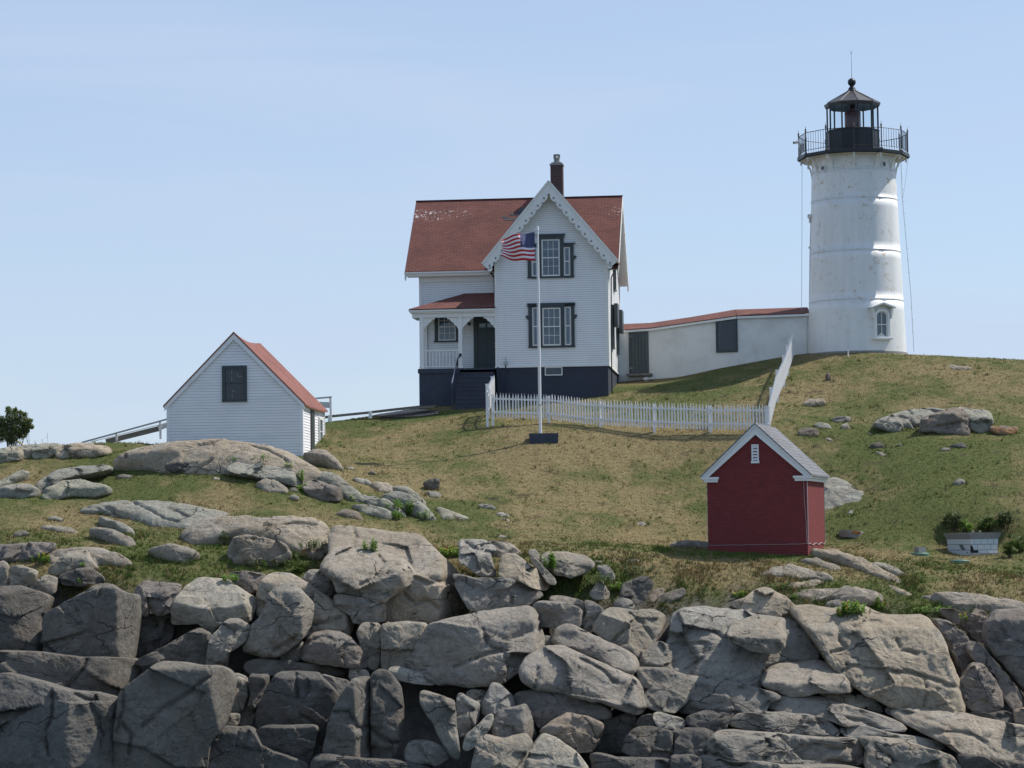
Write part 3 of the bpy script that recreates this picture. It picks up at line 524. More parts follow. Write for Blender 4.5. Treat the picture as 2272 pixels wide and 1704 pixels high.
s|D|685,300 710,275 800,250 960,238 905,272 760,302 700,315|c=t t=30|thin pale slab in the turf between two larger ones, below the red building
s|D|835,48 1000,58 1200,110 1372,200 1475,228 1400,243 1250,203 1100,142 980,92|c=t t=28|long slanting slab starting at the right corner of the red building
s|D|1215,118 1340,148 1440,190 1475,222 1370,200 1270,155|c=w t=28|small pale slab along the upper side of the long slanting slab
s|D|775,110 880,108 1062,160 1000,183 850,142|c=g t=25|narrow grey slab in the turf right below the red building corner
s|D|1270,362 1400,338 1500,390 1625,472 1500,483 1300,433|c=b t=42 Y=84.2|brown flat rock with grass along its upper edge, right of the yellow-flowered weeds
s|D|1280,270 1340,275 1490,320 1545,345 1420,335|c=t t=28|small low slab left of the broad smooth tan slab
o|E|-40,420 0,410 120,378 165,400 162,500 100,512 0,545 -40,545|c=n t=78 L=6 T=0.5 a=50 K=.12 n=.8 D=.04 B=.06 th=1.2 dz=.2|rock at the far left of the skyline ridge
o|E|158,440 180,385 290,368 275,440 272,495 170,502|c=n t=78 L=6 T=0.5 a=50 K=.12 n=.8 D=.04 B=.06 th=1.2 dz=.2|pale green rock, second from the left on the skyline ridge
o|E|277,440 280,378 400,363 482,380 472,450 370,500 275,497|c=n t=78 L=6 T=0.5 a=50 K=.12 n=.8 D=.04 B=.06 th=1.2 dz=.2|pale green cracked rock in the middle of the left skyline ridge
o|E|468,480 490,388 600,368 780,373 870,398 875,460 760,483 520,502|c=t t=78 L=6 T=0.5 a=50 K=.12 n=.8 D=.04 B=.06 th=1.2 dz=.2|tan rock with a dark hollow face, right end of the left skyline ridge
o|S|262,1004 298,986 344,972 380,970 461,968 502,970 545,978 600,991 645,1009 680,1029 702,1044 640,1062 560,1048 500,1047 462,1049 430,1046 370,1033 355,1018 320,1012|c=t t=38 T=.25 a=20 D=.10 Y=93.3 n=.55 q=.15|huge smooth tan dome of rock in front of the white shed
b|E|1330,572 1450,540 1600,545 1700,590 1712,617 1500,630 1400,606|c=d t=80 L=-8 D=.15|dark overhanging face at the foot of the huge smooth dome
b|G|28,262 30,215 70,178 180,168 300,200 450,260 512,300 502,370 420,352 300,312 100,272|c=n t=78 L=6 T=0.7 a=50 K=.12 n=.8 D=.04 B=.06 th=1.2 dz=.2|grey-green rounded slab below the right side of the huge dome
b|G|550,385 560,350 590,315 650,325 780,378 803,410 793,462 680,472 600,442|c=b t=78 L=6 T=0.5 a=50 K=.12 n=.8 D=.04 B=.06 th=1.2 dz=.2|brown-faced boulder under the leafy weed, below the shed
s|G|565,312 600,285 690,268 800,310 900,370 962,430 860,453 800,402 700,352|c=n t=36 D=.12 dz=.10|long grey-green slab running down right from the shed's near corner
s|G|885,440 960,428 1070,450 1102,502 1010,502 900,472|c=n t=40 dz=.10|grey-green slab, uppermost left of the group with bright weeds
s|G|888,500 900,488 1000,490 1130,530 1162,560 1112,592 960,562|c=n t=42 T=.2 dz=.10|grey-green slab, lowest left of the group with bright weeds
s|G|1058,450 1130,460 1262,550 1252,582 1180,552 1100,502|c=n t=40 dz=.10|narrow grey-green slab left of the bright weeds
s|G|1098,430 1200,408 1300,440 1412,510 1472,580 1380,592 1260,532 1150,462|c=n t=40 D=.15 dz=.10|largest grey-green slab right of the bright weeds
s|G|1015,345 1140,343 1232,412 1080,417|c=t t=36 dz=.10|pinkish tan flat slab above the bright weeds
s|G|1155,350 1280,368 1380,450 1422,512 1330,462 1240,412|c=n t=36 dz=.10|narrow slab on the upper right of the group with bright weeds
s|G|885,315 1010,323 1042,362 930,352|c=n t=30 dz=.10|small flat slab above the group with bright weeds
b|G|548,145 620,110 700,116 780,180 822,237 740,237 690,202 600,192|c=t t=50 D=.25 T=.15 Y=97|rounded tan boulder at the right corner of the white shed
b|G|1388,352 1440,325 1500,328 1492,380 1462,407 1410,382|c=d t=70 D=.2|small dark boulder standing alone on the brown turf, left of centre
s|G|1408,405 1512,413 1502,442 1440,453|c=n t=28 dz=.10|flat pale stone right below the small dark boulder
s|G|1478,513 1560,538 1650,563 1745,588 1520,597|c=n t=25 dz=.10|low slab in the turf right of the grey-green slab group
n|G|1712,495 1800,498 1912,518 1800,523|c=n t=20|thin sliver of rock in the brown turf, left of centre
n|G|1888,567 1940,553 2012,578 1940,588|c=w t=25|upper of two little pale stones in the turf below the flagpole
n|G|1918,602 1950,598 2002,608 1980,618|c=w t=25|lower of two little pale stones in the turf below the flagpole
b|G|762,575 820,538 930,548 962,600 880,603|c=b t=42 D=.15|low brown rock on the turf between the slab group and the cliff slabs
b|G|443,455 480,433 517,455 502,477 450,472|c=w t=60 D=.3|little white rock below the brown-faced boulder
b|G|993,287 1030,258 1074,297|c=g t=55 D=.2|little grey rock above the group with bright weeds
s|G|213,350 270,318 350,323 430,380 432,422 300,412|c=g t=38 dz=.10|grey slab under the grey-green rounded slab
n|G|798,238 900,238 912,253 840,255|c=w t=22|flat pale stone right of the rounded tan boulder by the shed
n|G|446,385 500,380 510,415 455,418|c=g t=50|small stone left of the brown-faced boulder
o|E|315,780 320,700 350,640 440,560 600,528 830,518 884,525 800,582 650,622 500,662 400,732 368,792|c=n t=78 L=6 T=0.65 a=50 K=.12 n=.8 D=.04 B=.06 th=1.2 dz=.2|grey-green curved outcrop near the left edge, its back turned to the grass
o|E|350,832 400,740 500,670 640,663 850,730 902,770 780,812 600,803 450,837|c=n t=78 L=6 T=0.5 a=50 K=.12 n=.8 D=.04 B=.06 th=1.2 dz=.2|grey-green outcrop just below the curved outcrop near the left edge
o|E|-30,830 0,755 90,708 220,708 300,758 293,802 150,832|c=n t=78 L=6 T=0.35 a=50 K=.12 n=.8 D=.04 B=.06 th=1.2 dz=.2|dark-faced low outcrop at the left edge, below the skyline ridge
s|E|-30,690 130,620 247,588 202,632 60,702 -30,745|c=n t=36 dz=.10|narrow slab at the left edge slanting up to the right
s|E|795,893 870,858 1100,853 1250,838 1450,850 1885,920 1700,992 1540,1033 1250,1013 1090,955|c=n t=20 D=.04 dz=.24 n=.45 q=.25|wide smooth grey slab lying in the turf left of centre
s|E|645,920 780,878 900,888 1060,958 1135,1003 900,942 750,932|c=n t=26 dz=.10|narrow curved slab along the left of the wide smooth slab
s|E|735,970 830,963 960,1018 1080,1078 1113,1133 1000,1093 900,1023|c=n t=28 dz=.10|thin curved slab below the narrow curved slab
s|E|675,1072 800,1063 950,1088 1080,1148 1103,1202 1060,1223 900,1163 800,1103|c=g t=34 D=.12 dz=.10|rounded grey slab below the thin curved slab
s|E|305,1052 400,1038 550,1068 685,1102 480,1107|c=g t=26 dz=.10|low grey slab near the left edge above the cliff boulders
s|E|375,993 440,973 532,990 512,1012 400,1007|c=n t=28 dz=.10|small striped slab near the left edge
s|E|940,640 1000,632 1105,640 1095,670 980,665|c=g t=35 dz=.10|small flat slab under the turf bank, left of the big dome
b|E|858,583 880,567 932,575 935,592 880,597|c=w t=45 D=.2|little pale round stone above the turf bank at left
b|E|1725,665 1760,652 1808,662 1800,682 1740,680|c=w t=40|little pale stone under the grey-green rounded slab
s|E|100,1135 130,1098 200,1090 235,1108 150,1150|c=g t=50 dz=.10|small grey rock at the left above the dark low dome
o|F|825,590 900,530 1050,468 1092,560 1092,662 960,642|c=n t=78 L=6 T=0.5 a=50 K=.12 n=.8 D=.04 B=.06 th=1.2 dz=.2|left end rock of the outcrop high on the right slope
o|F|1028,462 1220,398 1400,383 1602,428 1460,442 1310,512 1202,622 1095,600 1060,490|c=n t=78 L=6 T=0.75 a=50 K=.12 n=.8 D=.04 B=.06 th=1.2 dz=.2|broad sloping rock of the outcrop high on the right slope
o|F|1290,650 1290,540 1400,490 1560,438 1640,428 1722,500 1682,683 1500,672 1400,642|c=b t=78 L=6 T=0.3 a=50 K=.12 n=.8 D=.04 B=.06 th=1.2 dz=.2|brown rock with a dark cave-like face in the outcrop on the right slope
o|F|1625,393 1760,408 1932,460 1902,622 1840,663 1735,625 1712,490|c=n t=78 L=6 T=0.5 a=50 K=.12 n=.8 D=.04 B=.06 th=1.2 dz=.2|right end rock of the outcrop high on the right slope
o|F|1905,622 1960,578 2130,588 2152,622 2092,683 1960,662|c=o t=60 T=.3 dz=.25 n=.7|low rock with orange lichen right of the outcrop on the right slope
b|F|172,387 230,343 370,358 382,385 270,427 190,412|c=t t=50 D=.2|rounded tan boulder in the turf right of the fence
b|F|438,527 500,510 622,513 592,550 520,577 460,562|c=g t=45 T=.2|rightmost of the cluster of stones above the red building's roof
b|F|268,602 290,570 400,568 457,627 330,627|c=n t=45|flat pale stone of the cluster above the red building's roof
b|F|133,662 180,608 312,640 302,690 240,697 150,682|c=b t=60 T=.2|brown leftmost stone of the cluster above the red building's roof
n|F|522,602 580,573 612,637 540,632|c=g t=60|small pointed stone of the cluster above the red building's roof
b|F|788,770 880,743 957,812 830,802|c=d t=50|dark jagged stone below the outcrop on the right slope
n|F|1518,777 1640,748 1702,802 1550,807|c=d t=50|dark flat stone below the cave-like face, right slope
n|F|1418,822 1480,793 1552,810 1490,837|c=g t=45|small grey stone left of the dark flat stone, right slope
b|F|1548,1127 1610,1083 1677,1110 1610,1152|c=w t=50 D=.2|lone pale stone in the green turf of the right slope
n|F|1038,772 1090,763 1093,797|c=g t=45|tiny grey stone right of the dark jagged stone
n|F|770,665 790,658 815,678 790,684|c=w t=40|tiny white stone under the left end of the outcrop, right slope
s|S|1800,1064 1850,1059 1892,1075 1917,1095 1934,1122 1890,1138 1800,1138|c=n t=24 D=.08|broad grey slab in the slope behind the red building
s|S|1485,1207 1510,1199 1590,1201 1590,1216|c=g t=25|low slab touching the left side of the red building
n|S|1398,1158 1420,1154 1437,1162 1415,1165|c=w t=20|small pale flat stone in the turf left of the red building
n|S|1100,1190 1112,1186 1132,1190 1118,1194|c=w t=20|small pale flat stone in the turf above the very large outcrop
s|F|1500,55 1600,52 1772,62 1760,82 1550,76|c=g t=14|flat bare rock patch near the top of the right slope
n|F|820,835 900,840 970,870 900,875|c=g t=20|low sliver of rock below the dark jagged stone
n|F|370,712 420,712 465,740 400,735|c=g t=22|low sliver of rock below the cluster of stones
k|B|500,215 560,195 640,200 650,260 560,280 520,250|c=o t=70|rusty brown rock between two green weed clumps beside the big dome
k|B|20,360 120,350 255,370 250,470 180,500 60,450|c=b L=8 T=0 y=1.3 B=.03|brown rock in shade under the grass bank, left of the tan hunched boulder
b|C|1195,300 1130,275 1250,268 1262,295|c=g t=40|small grey rock in the weeds right of the grey boulder
b|C|960,275 1010,280 1000,305 955,300|c=t t=50|little tan stone above the small angular grey rock
'''
# ------------------------------------------------------------------ rocks
ZN = {'A': (0, 1200, 3.292), 'B': (500, 1150, 2.995), 'C': (1000, 1150, 2.995), 'D': (1500, 1200, 2.865), 'E': (0, 880, 3.687),
      'G': (500, 960, 3.16), 'F': (1740, 800, 4.158), 'S': (0, 0, 1)}
CM = {'t': 'rk_t', 'g': 'rk_g', 'n': 'rk_n', 'd': 'rk_d', 'm': 'rk_m', 'b': 'rk_b', 'w': 'rk_w', 'o': 'rk_o'}
CRACKS = '''
D 1090,790 1200,810 1370,830 1500,840 1600,870 1720,920 1810,940
D 1040,500 1070,580 1060,640 1100,690 1000,715
D 1160,560 1230,530 1330,520
D 1420,640 1440,700 1540,720
D 1570,870 1580,940 1550,1040
D 1120,800 1060,830
D -20,665 200,655 150,760 60,820
D 640,790 540,830
D 60,600 120,540 180,480
D 250,580 300,620 420,650
D 820,560 880,600 900,660
D 800,420 900,390 1000,370
D 1290,340 1400,420 1480,480
B 1060,380 1100,330 1200,300
B 900,440 1000,400 1050,300 1000,250
B 800,60 830,120 810,190
B 1190,500 1260,560 1340,540 1420,600
B 1260,390 1350,430 1450,420
A 370,1120 380,1300 330,1400 360,1560
A 620,870 600,940 500,1060
A 540,1130 640,1180 700,1300 720,1600
A 880,1100 890,1250 840,1400
A 1520,1000 1380,1110 1180,1230 1040,1360
A 890,1340 960,1420 940,1560
A 290,550 290,700 285,815
A 690,340 740,300 720,400
C 1180,710 1140,760 1080,820
C 580,1000 560,1130
C 860,940 1000,1010 1100,1100
C 1200,640 1280,700 1340,800
S 1008,1480 1060,1460 1110,1440
S 1070,1400 1085,1430 1120,1450 1125,1480
S 520,1150 560,1145 600,1150
S 560,1195 640,1165 700,1160
S 330,1000 345,985 365,975
S 430,1045 470,1030
S 560,1000 600,1010 640,1035
E 1060,860 1200,930 1340,1000 1450,1015
E 1370,920 1540,980
E 860,900 1000,950 1100,1000
E 500,380 480,440 560,410
E 160,420 280,400
C 200,190 280,170 330,200
C 80,160 180,210 300,240
D 1600,1230 1800,1225 1900,1240 1960,1280
D 1250,1258 1350,1265 1400,1250
D 340,1225 500,1240 680,1250
D 560,1240 600,1300 560,1380
D 840,1160 950,1170
D 1100,1130 1250,1170
D 100,1080 250,1085 400,1090
D 600,1020 540,1060
D 1300,1330 1400,1400 1440,1500
D 900,1300 1000,1330 1150,1320
B 320,880 470,780
B 550,720 680,690 760,660
B 520,830 640,790 700,800
B 460,1050 470,1120 480,1200
B 510,1310 600,1370
B 720,1290 820,1290 870,1400 950,1400
B 970,1400 1050,1470 1150,1490
F 1060,490 1150,520 1200,610
F 1400,400 1450,430 1500,440
'''
CRK = []; RIM = []
for ln in CRACKS.strip().split('\n'):
    t = ln.split(); ox, oy, sc = ZN[t[0]]; CRK.append([(ox+float(p.split(',')[0])/sc, oy+float(p.split(',')[1])/sc) for p in t[1:]])
def polar(poly, nth, cx, cy):
    """radius of the outline round (cx,cy) for nth directions"""
    out = []
    m = len(poly)
    for k in range(nth):
        a = 2*math.pi*k/nth; dx, dy = math.cos(a), math.sin(a); best = 0
        for i in range(m):
            x1, y1 = poly[i][0]-cx, poly[i][1]-cy; x2, y2 = poly[(i+1) % m][0]-cx, poly[(i+1) % m][1]-cy
            ex, ey = x2-x1, y2-y1; den = dx*ey-dy*ex
            if abs(den) < 1e-9: continue
            t = (x1*ey-y1*ex)/den; u = (x1*dy-y1*dx)/den
            if t > 0 and -1e-6 <= u <= 1+1e-6: best = max(best, t)
        out.append(best)
    return out
def smin(a, b, k):
    h = max(0, min(1, .5+.5*(b-a)/k)); return b*(1-h)+a*h-k*h*(1-h)
def rock(name, zone, pts, o, label, seed):
    rnd = random.Random(seed); ox, oy, sc = ZN[zone]
    px = [(ox+float(p.split(',')[0])/sc, oy+float(p.split(',')[1])/sc) for p in pts.split()]
    ymax = max(p[1] for p in px); ymin = min(p[1] for p in px); xm = sum(p[0] for p in px)/len(px)
    tilt = o.get('t', 90)
    if tilt >= 89:
        Yc = 82.3-(min(ymax, 1740)-1300)*.0160 + o.get('y', 0); org = P(xm, ymax, Yc)
    else:
        org = hit(xm, ymax) if 'Y' not in o else P(xm, ymax, o['Y']); org.z -= .05
    org.z += o.get('dz', 0 if tilt > 89 else .07)
    ct, st = math.cos(R(tilt)), math.sin(R(tilt)); V = Vector((0, ct, st)); N = Vector((0, -st, ct)); CO = Vector((0, 0, CZ))
    uv = []
    for p in px:
        d = ray(*p); t = (org-CO).dot(N)/d.dot(N); w_ = CO+d*t-org; uv.append((w_.x, w_.dot(V)))
    A = 0; cx = cy = 0
    for i in range(len(uv)):
        x1, y1 = uv[i]; x2, y2 = uv[(i+1) % len(uv)]; c = x1*y2-x2*y1; A += c; cx += (x1+x2)*c; cy += (y1+y2)*c
    cx /= 3*A; cy /= 3*A; s = math.sqrt(abs(A)/2)
    if 'c' in o and isinstance(o['c'], tuple): pass
    if tilt < 89: uv = [(cx+(a-cx)*1.15, cy+(b_-cy)*1.20) for a, b_ in uv]
    else: uv = [(cx+(a-cx)*1.03, cy+(b_-cy)*1.03) for a, b_ in uv]
    step = .046 if s > .5 else .036
    x0_, x1_, y0_, y1_ = min(p[0] for p in px), max(p[0] for p in px), ymin, ymax; segs = []
    for cl in CRK:
        if any(x0_ <= p[0] <= x1_ and y0_ <= p[1] <= y1_ for p in cl):
            q2 = []
            for p in cl:
                d = ray(*p); t = (org-CO).dot(N)/d.dot(N); w_ = CO+d*t-org; q2.append((w_.x, w_.dot(V)))
            fine = [q2[0]]
            for a_, b_ in zip(q2[:-1], q2[1:]):
                L_ = math.hypot(b_[0]-a_[0], b_[1]-a_[1]); m_ = max(1, int(L_/.18))
                for j in range(1, m_+1): fine.append((a_[0]+(b_[0]-a_[0])*j/m_+(rnd.uniform(-.035, .035) if j < m_ else 0), a_[1]+(b_[1]-a_[1])*j/m_+(rnd.uniform(-.035, .035) if j < m_ else 0)))
            segs += list(zip(fine[:-1], fine[1:]))
    if segs:
        SA = np.array([a_ for a_, _ in segs]); SB = np.array([b_ for _, b_ in segs]); SD = SB-SA; SL2 = (SD**2).sum(1)+1e-9
    nth = int(max(28, min(260, 2*math.pi*s*.62/step))); nr = int(max(8, min(50, s*.6/step)))
    rad = polar(uv, nth, cx, cy)
    rad = [max(r_, .03) for r_ in rad]
    k = max(1, int(nth*.008*o.get('sm', 1)))
    for _ in range(2): rad = [sum(rad[(i+j) % nth] for j in range(-k, k+1))/(2*k+1) for i in range(nth)]
    umin, umax = min(a for a, _ in uv), max(a for a, _ in uv); vmin, vmax = min(b for _, b in uv), max(b for _, b in uv)
    Hh, Ww = vmax-vmin, umax-umin
    Ln = math.tan(R(o.get('L', 15 if tilt > 89 else 0))); yaw = math.tan(R(o.get('w', rnd.uniform(-10, 8) if tilt > 89 else rnd.uniform(-5, 5))))
    vc = vmax-o.get('T', .12 if tilt > 89 else 0)*Hh; uc = umax-o.get('K', .06 if tilt > 89 else 0)*Ww; ul = umin+o.get('J', .06 if tilt > 89 else 0)*Ww
    tT = math.tan(R(o.get('a', 62))); bev = o.get('B', .055 if tilt > 89 else .06)*s; bw = max(.12, (.13+.5*max(0, o.get('B', .055)-.07)*4)*s)
    dom = o.get('D', 0 if tilt > 89 else .07)*s
    planes = [(rnd.uniform(.02, .10)*s, rnd.uniform(-.45, .45), rnd.uniform(-.5, .25)) for _ in range(3)]
    kk = .035*s; nz = o.get('n', 1.0 if tilt > 60 else .65); off = Vector((rnd.uniform(-50, 50), rnd.uniform(-50, 50), rnd.uniform(-50, 50)))
    vm = (vmin+vmax)/2
    KS = o.get('Ks', 2.6 if tilt > 89 else 1.5)
    def H(u, v, d, r_):
        f = -Ln*(v-vm)-yaw*(u-cx)
        if o.get('T', .12 if tilt > 89 else 0): f = smin(f, -Ln*(vc-vm)-yaw*(u-cx)-(v-vc)*tT+kk*.3, kk)
        if o.get('K', .06 if tilt > 89 else 0): f = smin(f, f-(u-uc)*KS+kk*.3, kk)
        if o.get('J', .06 if tilt > 89 else 0): f = smin(f, f+(u-ul)*1.3+kk*.3, kk)
        if tilt > 89:
            for c0, a0, b0 in planes: f = smin(f, -Ln*(v-vm)-yaw*(u-cx)+c0-a0*(u-cx)+b0*(v-vm)*(-1), kk)
        t = 1-min(d/bw, 1); f -= bev*(1-math.sqrt(max(0, 1-t*t)))
        f += dom*(1-r_*r_)
        if tilt < 60: f -= (.07+.05*s)*r_**5
        q_ = Vector((u, v, 0))+off
        lo = MN.fractal(q_*(1.1/max(s, .6)), .9, 2.1, 3)*.05*s*nz
        rg = abs(MN.noise(q_*1.6/max(s, .8)*1.2))
        hi = MN.fractal(q_*2.6, .55, 2.2, 5)*.055*min(1, s)*nz
        w3 = Vector((u*1.0+.5*v, v*1.5-.2*u, .7))*(1.15/max(s, .7))+off
        vp = MN.voronoi(w3)[1][0]; hsh = math.sin(vp.x*91.7+vp.y*47.3+vp.z*13.1); dv_ = w3-vp
        cell = (.03*hsh+.20*(dv_.x*math.sin(hsh*40)+dv_.y*math.cos(hsh*71)))*s*nz*o.get('q', 1.0 if tilt > 60 else .6)
        lay = cell+(abs((v*1.0+.35*u+.25*MN.noise(q_*.8))*1.7 % 1.0-.5)-.25)*.05*min(s, 1.2)*nz*o.get('lay', .5)
        if segs:
            pv = np.array((u, v)); tt = np.clip(((pv-SA)*SD).sum(1)/SL2, 0, 1); dd_ = ((SA+SD*tt[:, None]-pv)**2).sum(1).min()
            f -= .16*math.exp(-dd_/.0030)*min(1, s)
        return f+lo+hi-max(0, .10-rg)*.35*min(s, 1.5)*nz*.6+lay
    vs_ = []; fs_ = []
    rr = [math.sin((i+1)/nr*math.pi/2)**.9 for i in range(nr)]; rr[-1] = 1
    vs_.append((cx, cy, H(cx, cy, min(rad), 0)))
    for r_ in rr:
        for t in range(nth):
            a = 2*math.pi*t/nth; rd = rad[t]; u = cx+math.cos(a)*rd*r_; v = cy+math.sin(a)*rd*r_
            d = (1-r_)*rd
            if r_ > .8:
                jn = MN.noise(Vector((u, v, 3))*3+off)*.05*min(s, 1.2)*(r_-.8)*5*nz; u += math.cos(a)*jn; v += math.sin(a)*jn
            vs_.append((u, v, H(u, v, d, r_)))
    thick = o.get('th', max(.35, min(2.6, 1.1*s)) if tilt > 89 else max(.3, min(1.5, .7*s)))
    for q_, e in ((.985, .35), (.9, .75), (.6, 1.0)):
        for t in range(nth):
            a = 2*math.pi*t/nth; rd = rad[t]; hE = vs_[1+(nr-1)*nth+t][2]
            vs_.append((cx+math.cos(a)*rd*q_, cy+math.sin(a)*rd*q_, hE-thick*e))
    nrow = nr+3
    for i in range(nth): fs_.append((0, 1+i, 1+(i+1) % nth))
    for r_ in range(nrow-1):
        for t in range(nth):
            a = 1+r_*nth+t; b_ = 1+r_*nth+(t+1) % nth; fs_.append((a, a+nth, b_+nth, b_))
    fs_.append(tuple(1+(nrow-1)*nth+t for t in range(nth-1, -1, -1)))
    if tilt < 80:
        for t in range(0, nth, 2):
            e_ = vs_[1+(nr-1)*nth+t]; wpt = org+Vector((e_[0], 0, 0))+V*e_[1]; RIM.append((wpt.x, wpt.y))
    base = org + Vector((cx, 0, 0))
    me = bpy.data.meshes.new(name)
    me.from_pydata([tuple(Vector((u-cx, 0, 0))+V*v+N*h) for u, v, h in vs_], [], fs_)
    me.polygons.foreach_set('use_smooth', [True]*len(me.polygons)); me.materials.append(M[CM[o.get('c', 'g')]])
    ob = bpy.data.objects.new(name, me); COL.objects.link(ob); ob.location = base
    tag(ob, label, 'rock'); return ob
def opts(s):
    d = {}
    for t in s.split():
        k, v = t.split('='); d[k] = v if k == 'c' else float(v)
    return d
names = {'b': 'boulder', 's': 'rock_slab', 'o': 'rock_outcrop', 'k': 'rock_block', 'n': 'stone'}
for i, ln in enumerate([l for l in ROCKS.strip().split('\n') if l.strip()]):
    kind, zone, pts, op, label = [q.strip() for q in ln.split('|')]
    rock(names[kind], zone, pts, opts(op), label, 100+i)
# ------------------------------------------------------------------ building helpers
def clap(mb, xl, xr, z0, z1, y, step=.10, lap=.012, axis='x', sgn=1):
    """lapped boards facing -y (axis x) or +x (axis y). xl, xr: functions of z"""
    z = z0
    while z < z1-1e-4:
        t = min(z+step, z1); a0, a1, b0, b1 = xl(z), xr(z), xl(t), xr(t)
        if a1-a0 > .02:
            if b1 < b0: b0 = b1 = (b0+b1)/2
            jt = .018; tj = max(z+.01, t-jt); c0 = b0+(a0-b0)*jt/step; c1 = b1+(a1-b1)*jt/step
            if axis == 'x':
                mb.add([(a0, y-lap*sgn, z), (a1, y-lap*sgn, z), (c1, y, tj), (c0, y, tj), (a0, y, z), (a1, y, z)], [(0, 1, 2, 3), (4, 5, 1, 0)])
                mb.add([(c0, y+.002, tj), (c1, y+.002, tj), (b1, y+.002, t), (b0, y+.002, t)], [(0, 1, 2, 3)], 1)  # top of the course gets the painted shadow strip
            else:
                mb.add([(y+lap*sgn, a0, z), (y+lap*sgn, a1, z), (y, c1, tj), (y, c0, tj), (y, a0, z), (y, a1, z)], [(0, 1, 2, 3), (4, 5, 1, 0)])
                mb.add([(y-.002, c0, tj), (y-.002, c1, tj), (y-.002, b1, t), (y-.002, b0, t)], [(0, 1, 2, 3)], 1)
        z = t
def sash(parent, x0, x1, z0, z1, y, cols, rows, zs, fr=.055, matf='trim', split=True, name='window', dep=.03, mun=.018, curtain=False):
    """white sash frame with muntins as part; the pane is its child"""
    f = MB()
    f.box(x0, x1, y-dep, y, z0, z0+fr); f.box(x0, x1, y-dep, y, z1-fr, z1)
    f.box(x0, x0+fr, y-dep, y, z0+fr, z1-fr); f.box(x1-fr, x1, y-dep, y, z0+fr, z1-fr)
    zm = (z0+z1)/2
    if split: f.box(x0+fr, x1-fr, y-dep-.006, y-.004, zm-.022, zm+.022)
    ix0, ix1 = x0+fr, x1-fr
    for i in range(1, cols):
        c = ix0+(ix1-ix0)*i/cols; f.box(c-mun/2, c+mun/2, y-dep+.008, y-.005, z0+fr, z1-fr)
    zz_ = [(z0+fr, zm), (zm, z1-fr)] if split else [(z0+fr, z1-fr)]
    for a, b in zz_:
        for j in range(1, rows):
            c = a+(b-a)*j/rows; f.box(ix0, ix1, y-dep+.006, y-.007, c-mun/2, c+mun/2)
    o = f.build(name, M[matf], parent, zs)
    p = MB(); p.box(ix0-.01, ix1+.01, y-.010, y-.004, z0+fr-.01, z1-fr+.01); p.build('pane', M['glass'], o, zs)
    if curtain:
        p = MB(); p.box(ix0, ix0+(ix1-ix0)*.3, y-.016, y-.011, z0+fr, z1-fr); p.box(ix1-(ix1-ix0)*.3, ix1, y-.016, y-.011, z0+fr, z1-fr); p.build('curtain', M['curtain'], o, zs)
    return o

M['lap_shade'] = paint('board_lap_shade', (.54, .55, .54), .9)  # shadow line under each lap, painted as a thin darker strip
# ------------------------------------------------------------------ keeper's house
HP = P(1100, 812, 112.0); HZ = 15.2
house = empty('keepers_house', (HP.x, HP.y, HZ), R(-6))
tag(house, "white clapboard house with red shingle roof, steep front gable and dark blue foundation", 'house')
WL, WR, YM, YB = 0.0, 5.02, 1.5, 8.5; ML = -3.6
SZ = 17.37                                    # bottom of the siding
PK, SL = 25.53, 1.197; CXW = 2.51             # gable peak of the wing roof, slope
EV, MS = 21.80, .955; RIDGE = 25.50           # main roof
# foundation
f = MB(); f.box(WL+.02, WR-.02, .02, YB-.02, HZ-1.2, SZ-.06); f.box(ML+.02, WL+.02, YM+.02, YB-.02, HZ-1.2, SZ-.06)
fo = f.build('foundation', M['navybrick'], house, HZ)
f = MB(); z0, z1 = 16.90, 17.28; x0, x1 = 2.19, 2.97
f.box(x0, x1, -.03, .018, z1-.04, z1); f.box(x0, x1, -.03, .018, z0, z0+.04); f.box(x0, x0+.04, -.03, .018, z0+.04, z1-.04); f.box(x1-.04, x1, -.03, .018, z0+.04, z1-.04)
bw = f.build('basement_window', M['trim'], house, HZ); f = MB(); f.box(x0+.03, x1-.03, -.012, .014, z0+.03, z1-.03); f.build('pane', M['dark'] if 0 else paint('dull_basement_panel', (.10, .12, .14), .6), bw, HZ)
# wing front wall with gable
def gl(z): return WL+.0 if z < 22.5 else CXW-(PK-.14-z)/SL
def gr(z): return WR-.0 if z < 22.5 else CXW+(PK-.14-z)/SL
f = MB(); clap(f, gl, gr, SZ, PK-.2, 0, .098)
f.prism([(WL, SZ-.06), (WR, SZ-.06), (WR, 22.45), (CXW, PK-.16), (WL, 22.45)], .004, .12)
f.box(WL-.002, WL+.10, .10, YM, SZ-.06, 22.3)
f.build('front_wall', [M['white'], M['lap_shade']], house, HZ)
f = MB(); clap(f, lambda z: .0, lambda z: YB, SZ, 21.9, WR, .098, axis='y')
ym = (1.1+8.9)/2
clap(f, lambda z: ym-(RIDGE-.1-z)/MS, lambda z: ym+(RIDGE-.1-z)/MS, 21.9, RIDGE-.2, WR, .098, axis='y')
f.prism([(0, SZ-.06), (YB, SZ-.06), (YB, 21.75), (ym, RIDGE-.15), (1.5, 21.9), (0, 21.9)], WR-.10, WR-.004, 'x')
f.build('side_wall', [M['white'], M['lap_shade']], house, HZ)
f = MB(); clap(f, lambda z: ML, lambda z: WL, SZ, 21.75, YM, .098); f.box(ML, WL, YM+.004, YM+.1, SZ-.06, 21.75)
f.prism([(YM, SZ-.06), (YB, SZ-.06), (YB, 21.75), (ym, RIDGE-.15), (YM, 21.9)], ML, ML+.1, 'x')
f.box(ML, WR, YB-.1, YB, SZ-.06, 21.75)
f.build('main_wall', [M['white'], M['lap_shade']], house, HZ)
f = MB()                                       # corner boards, water table, frieze
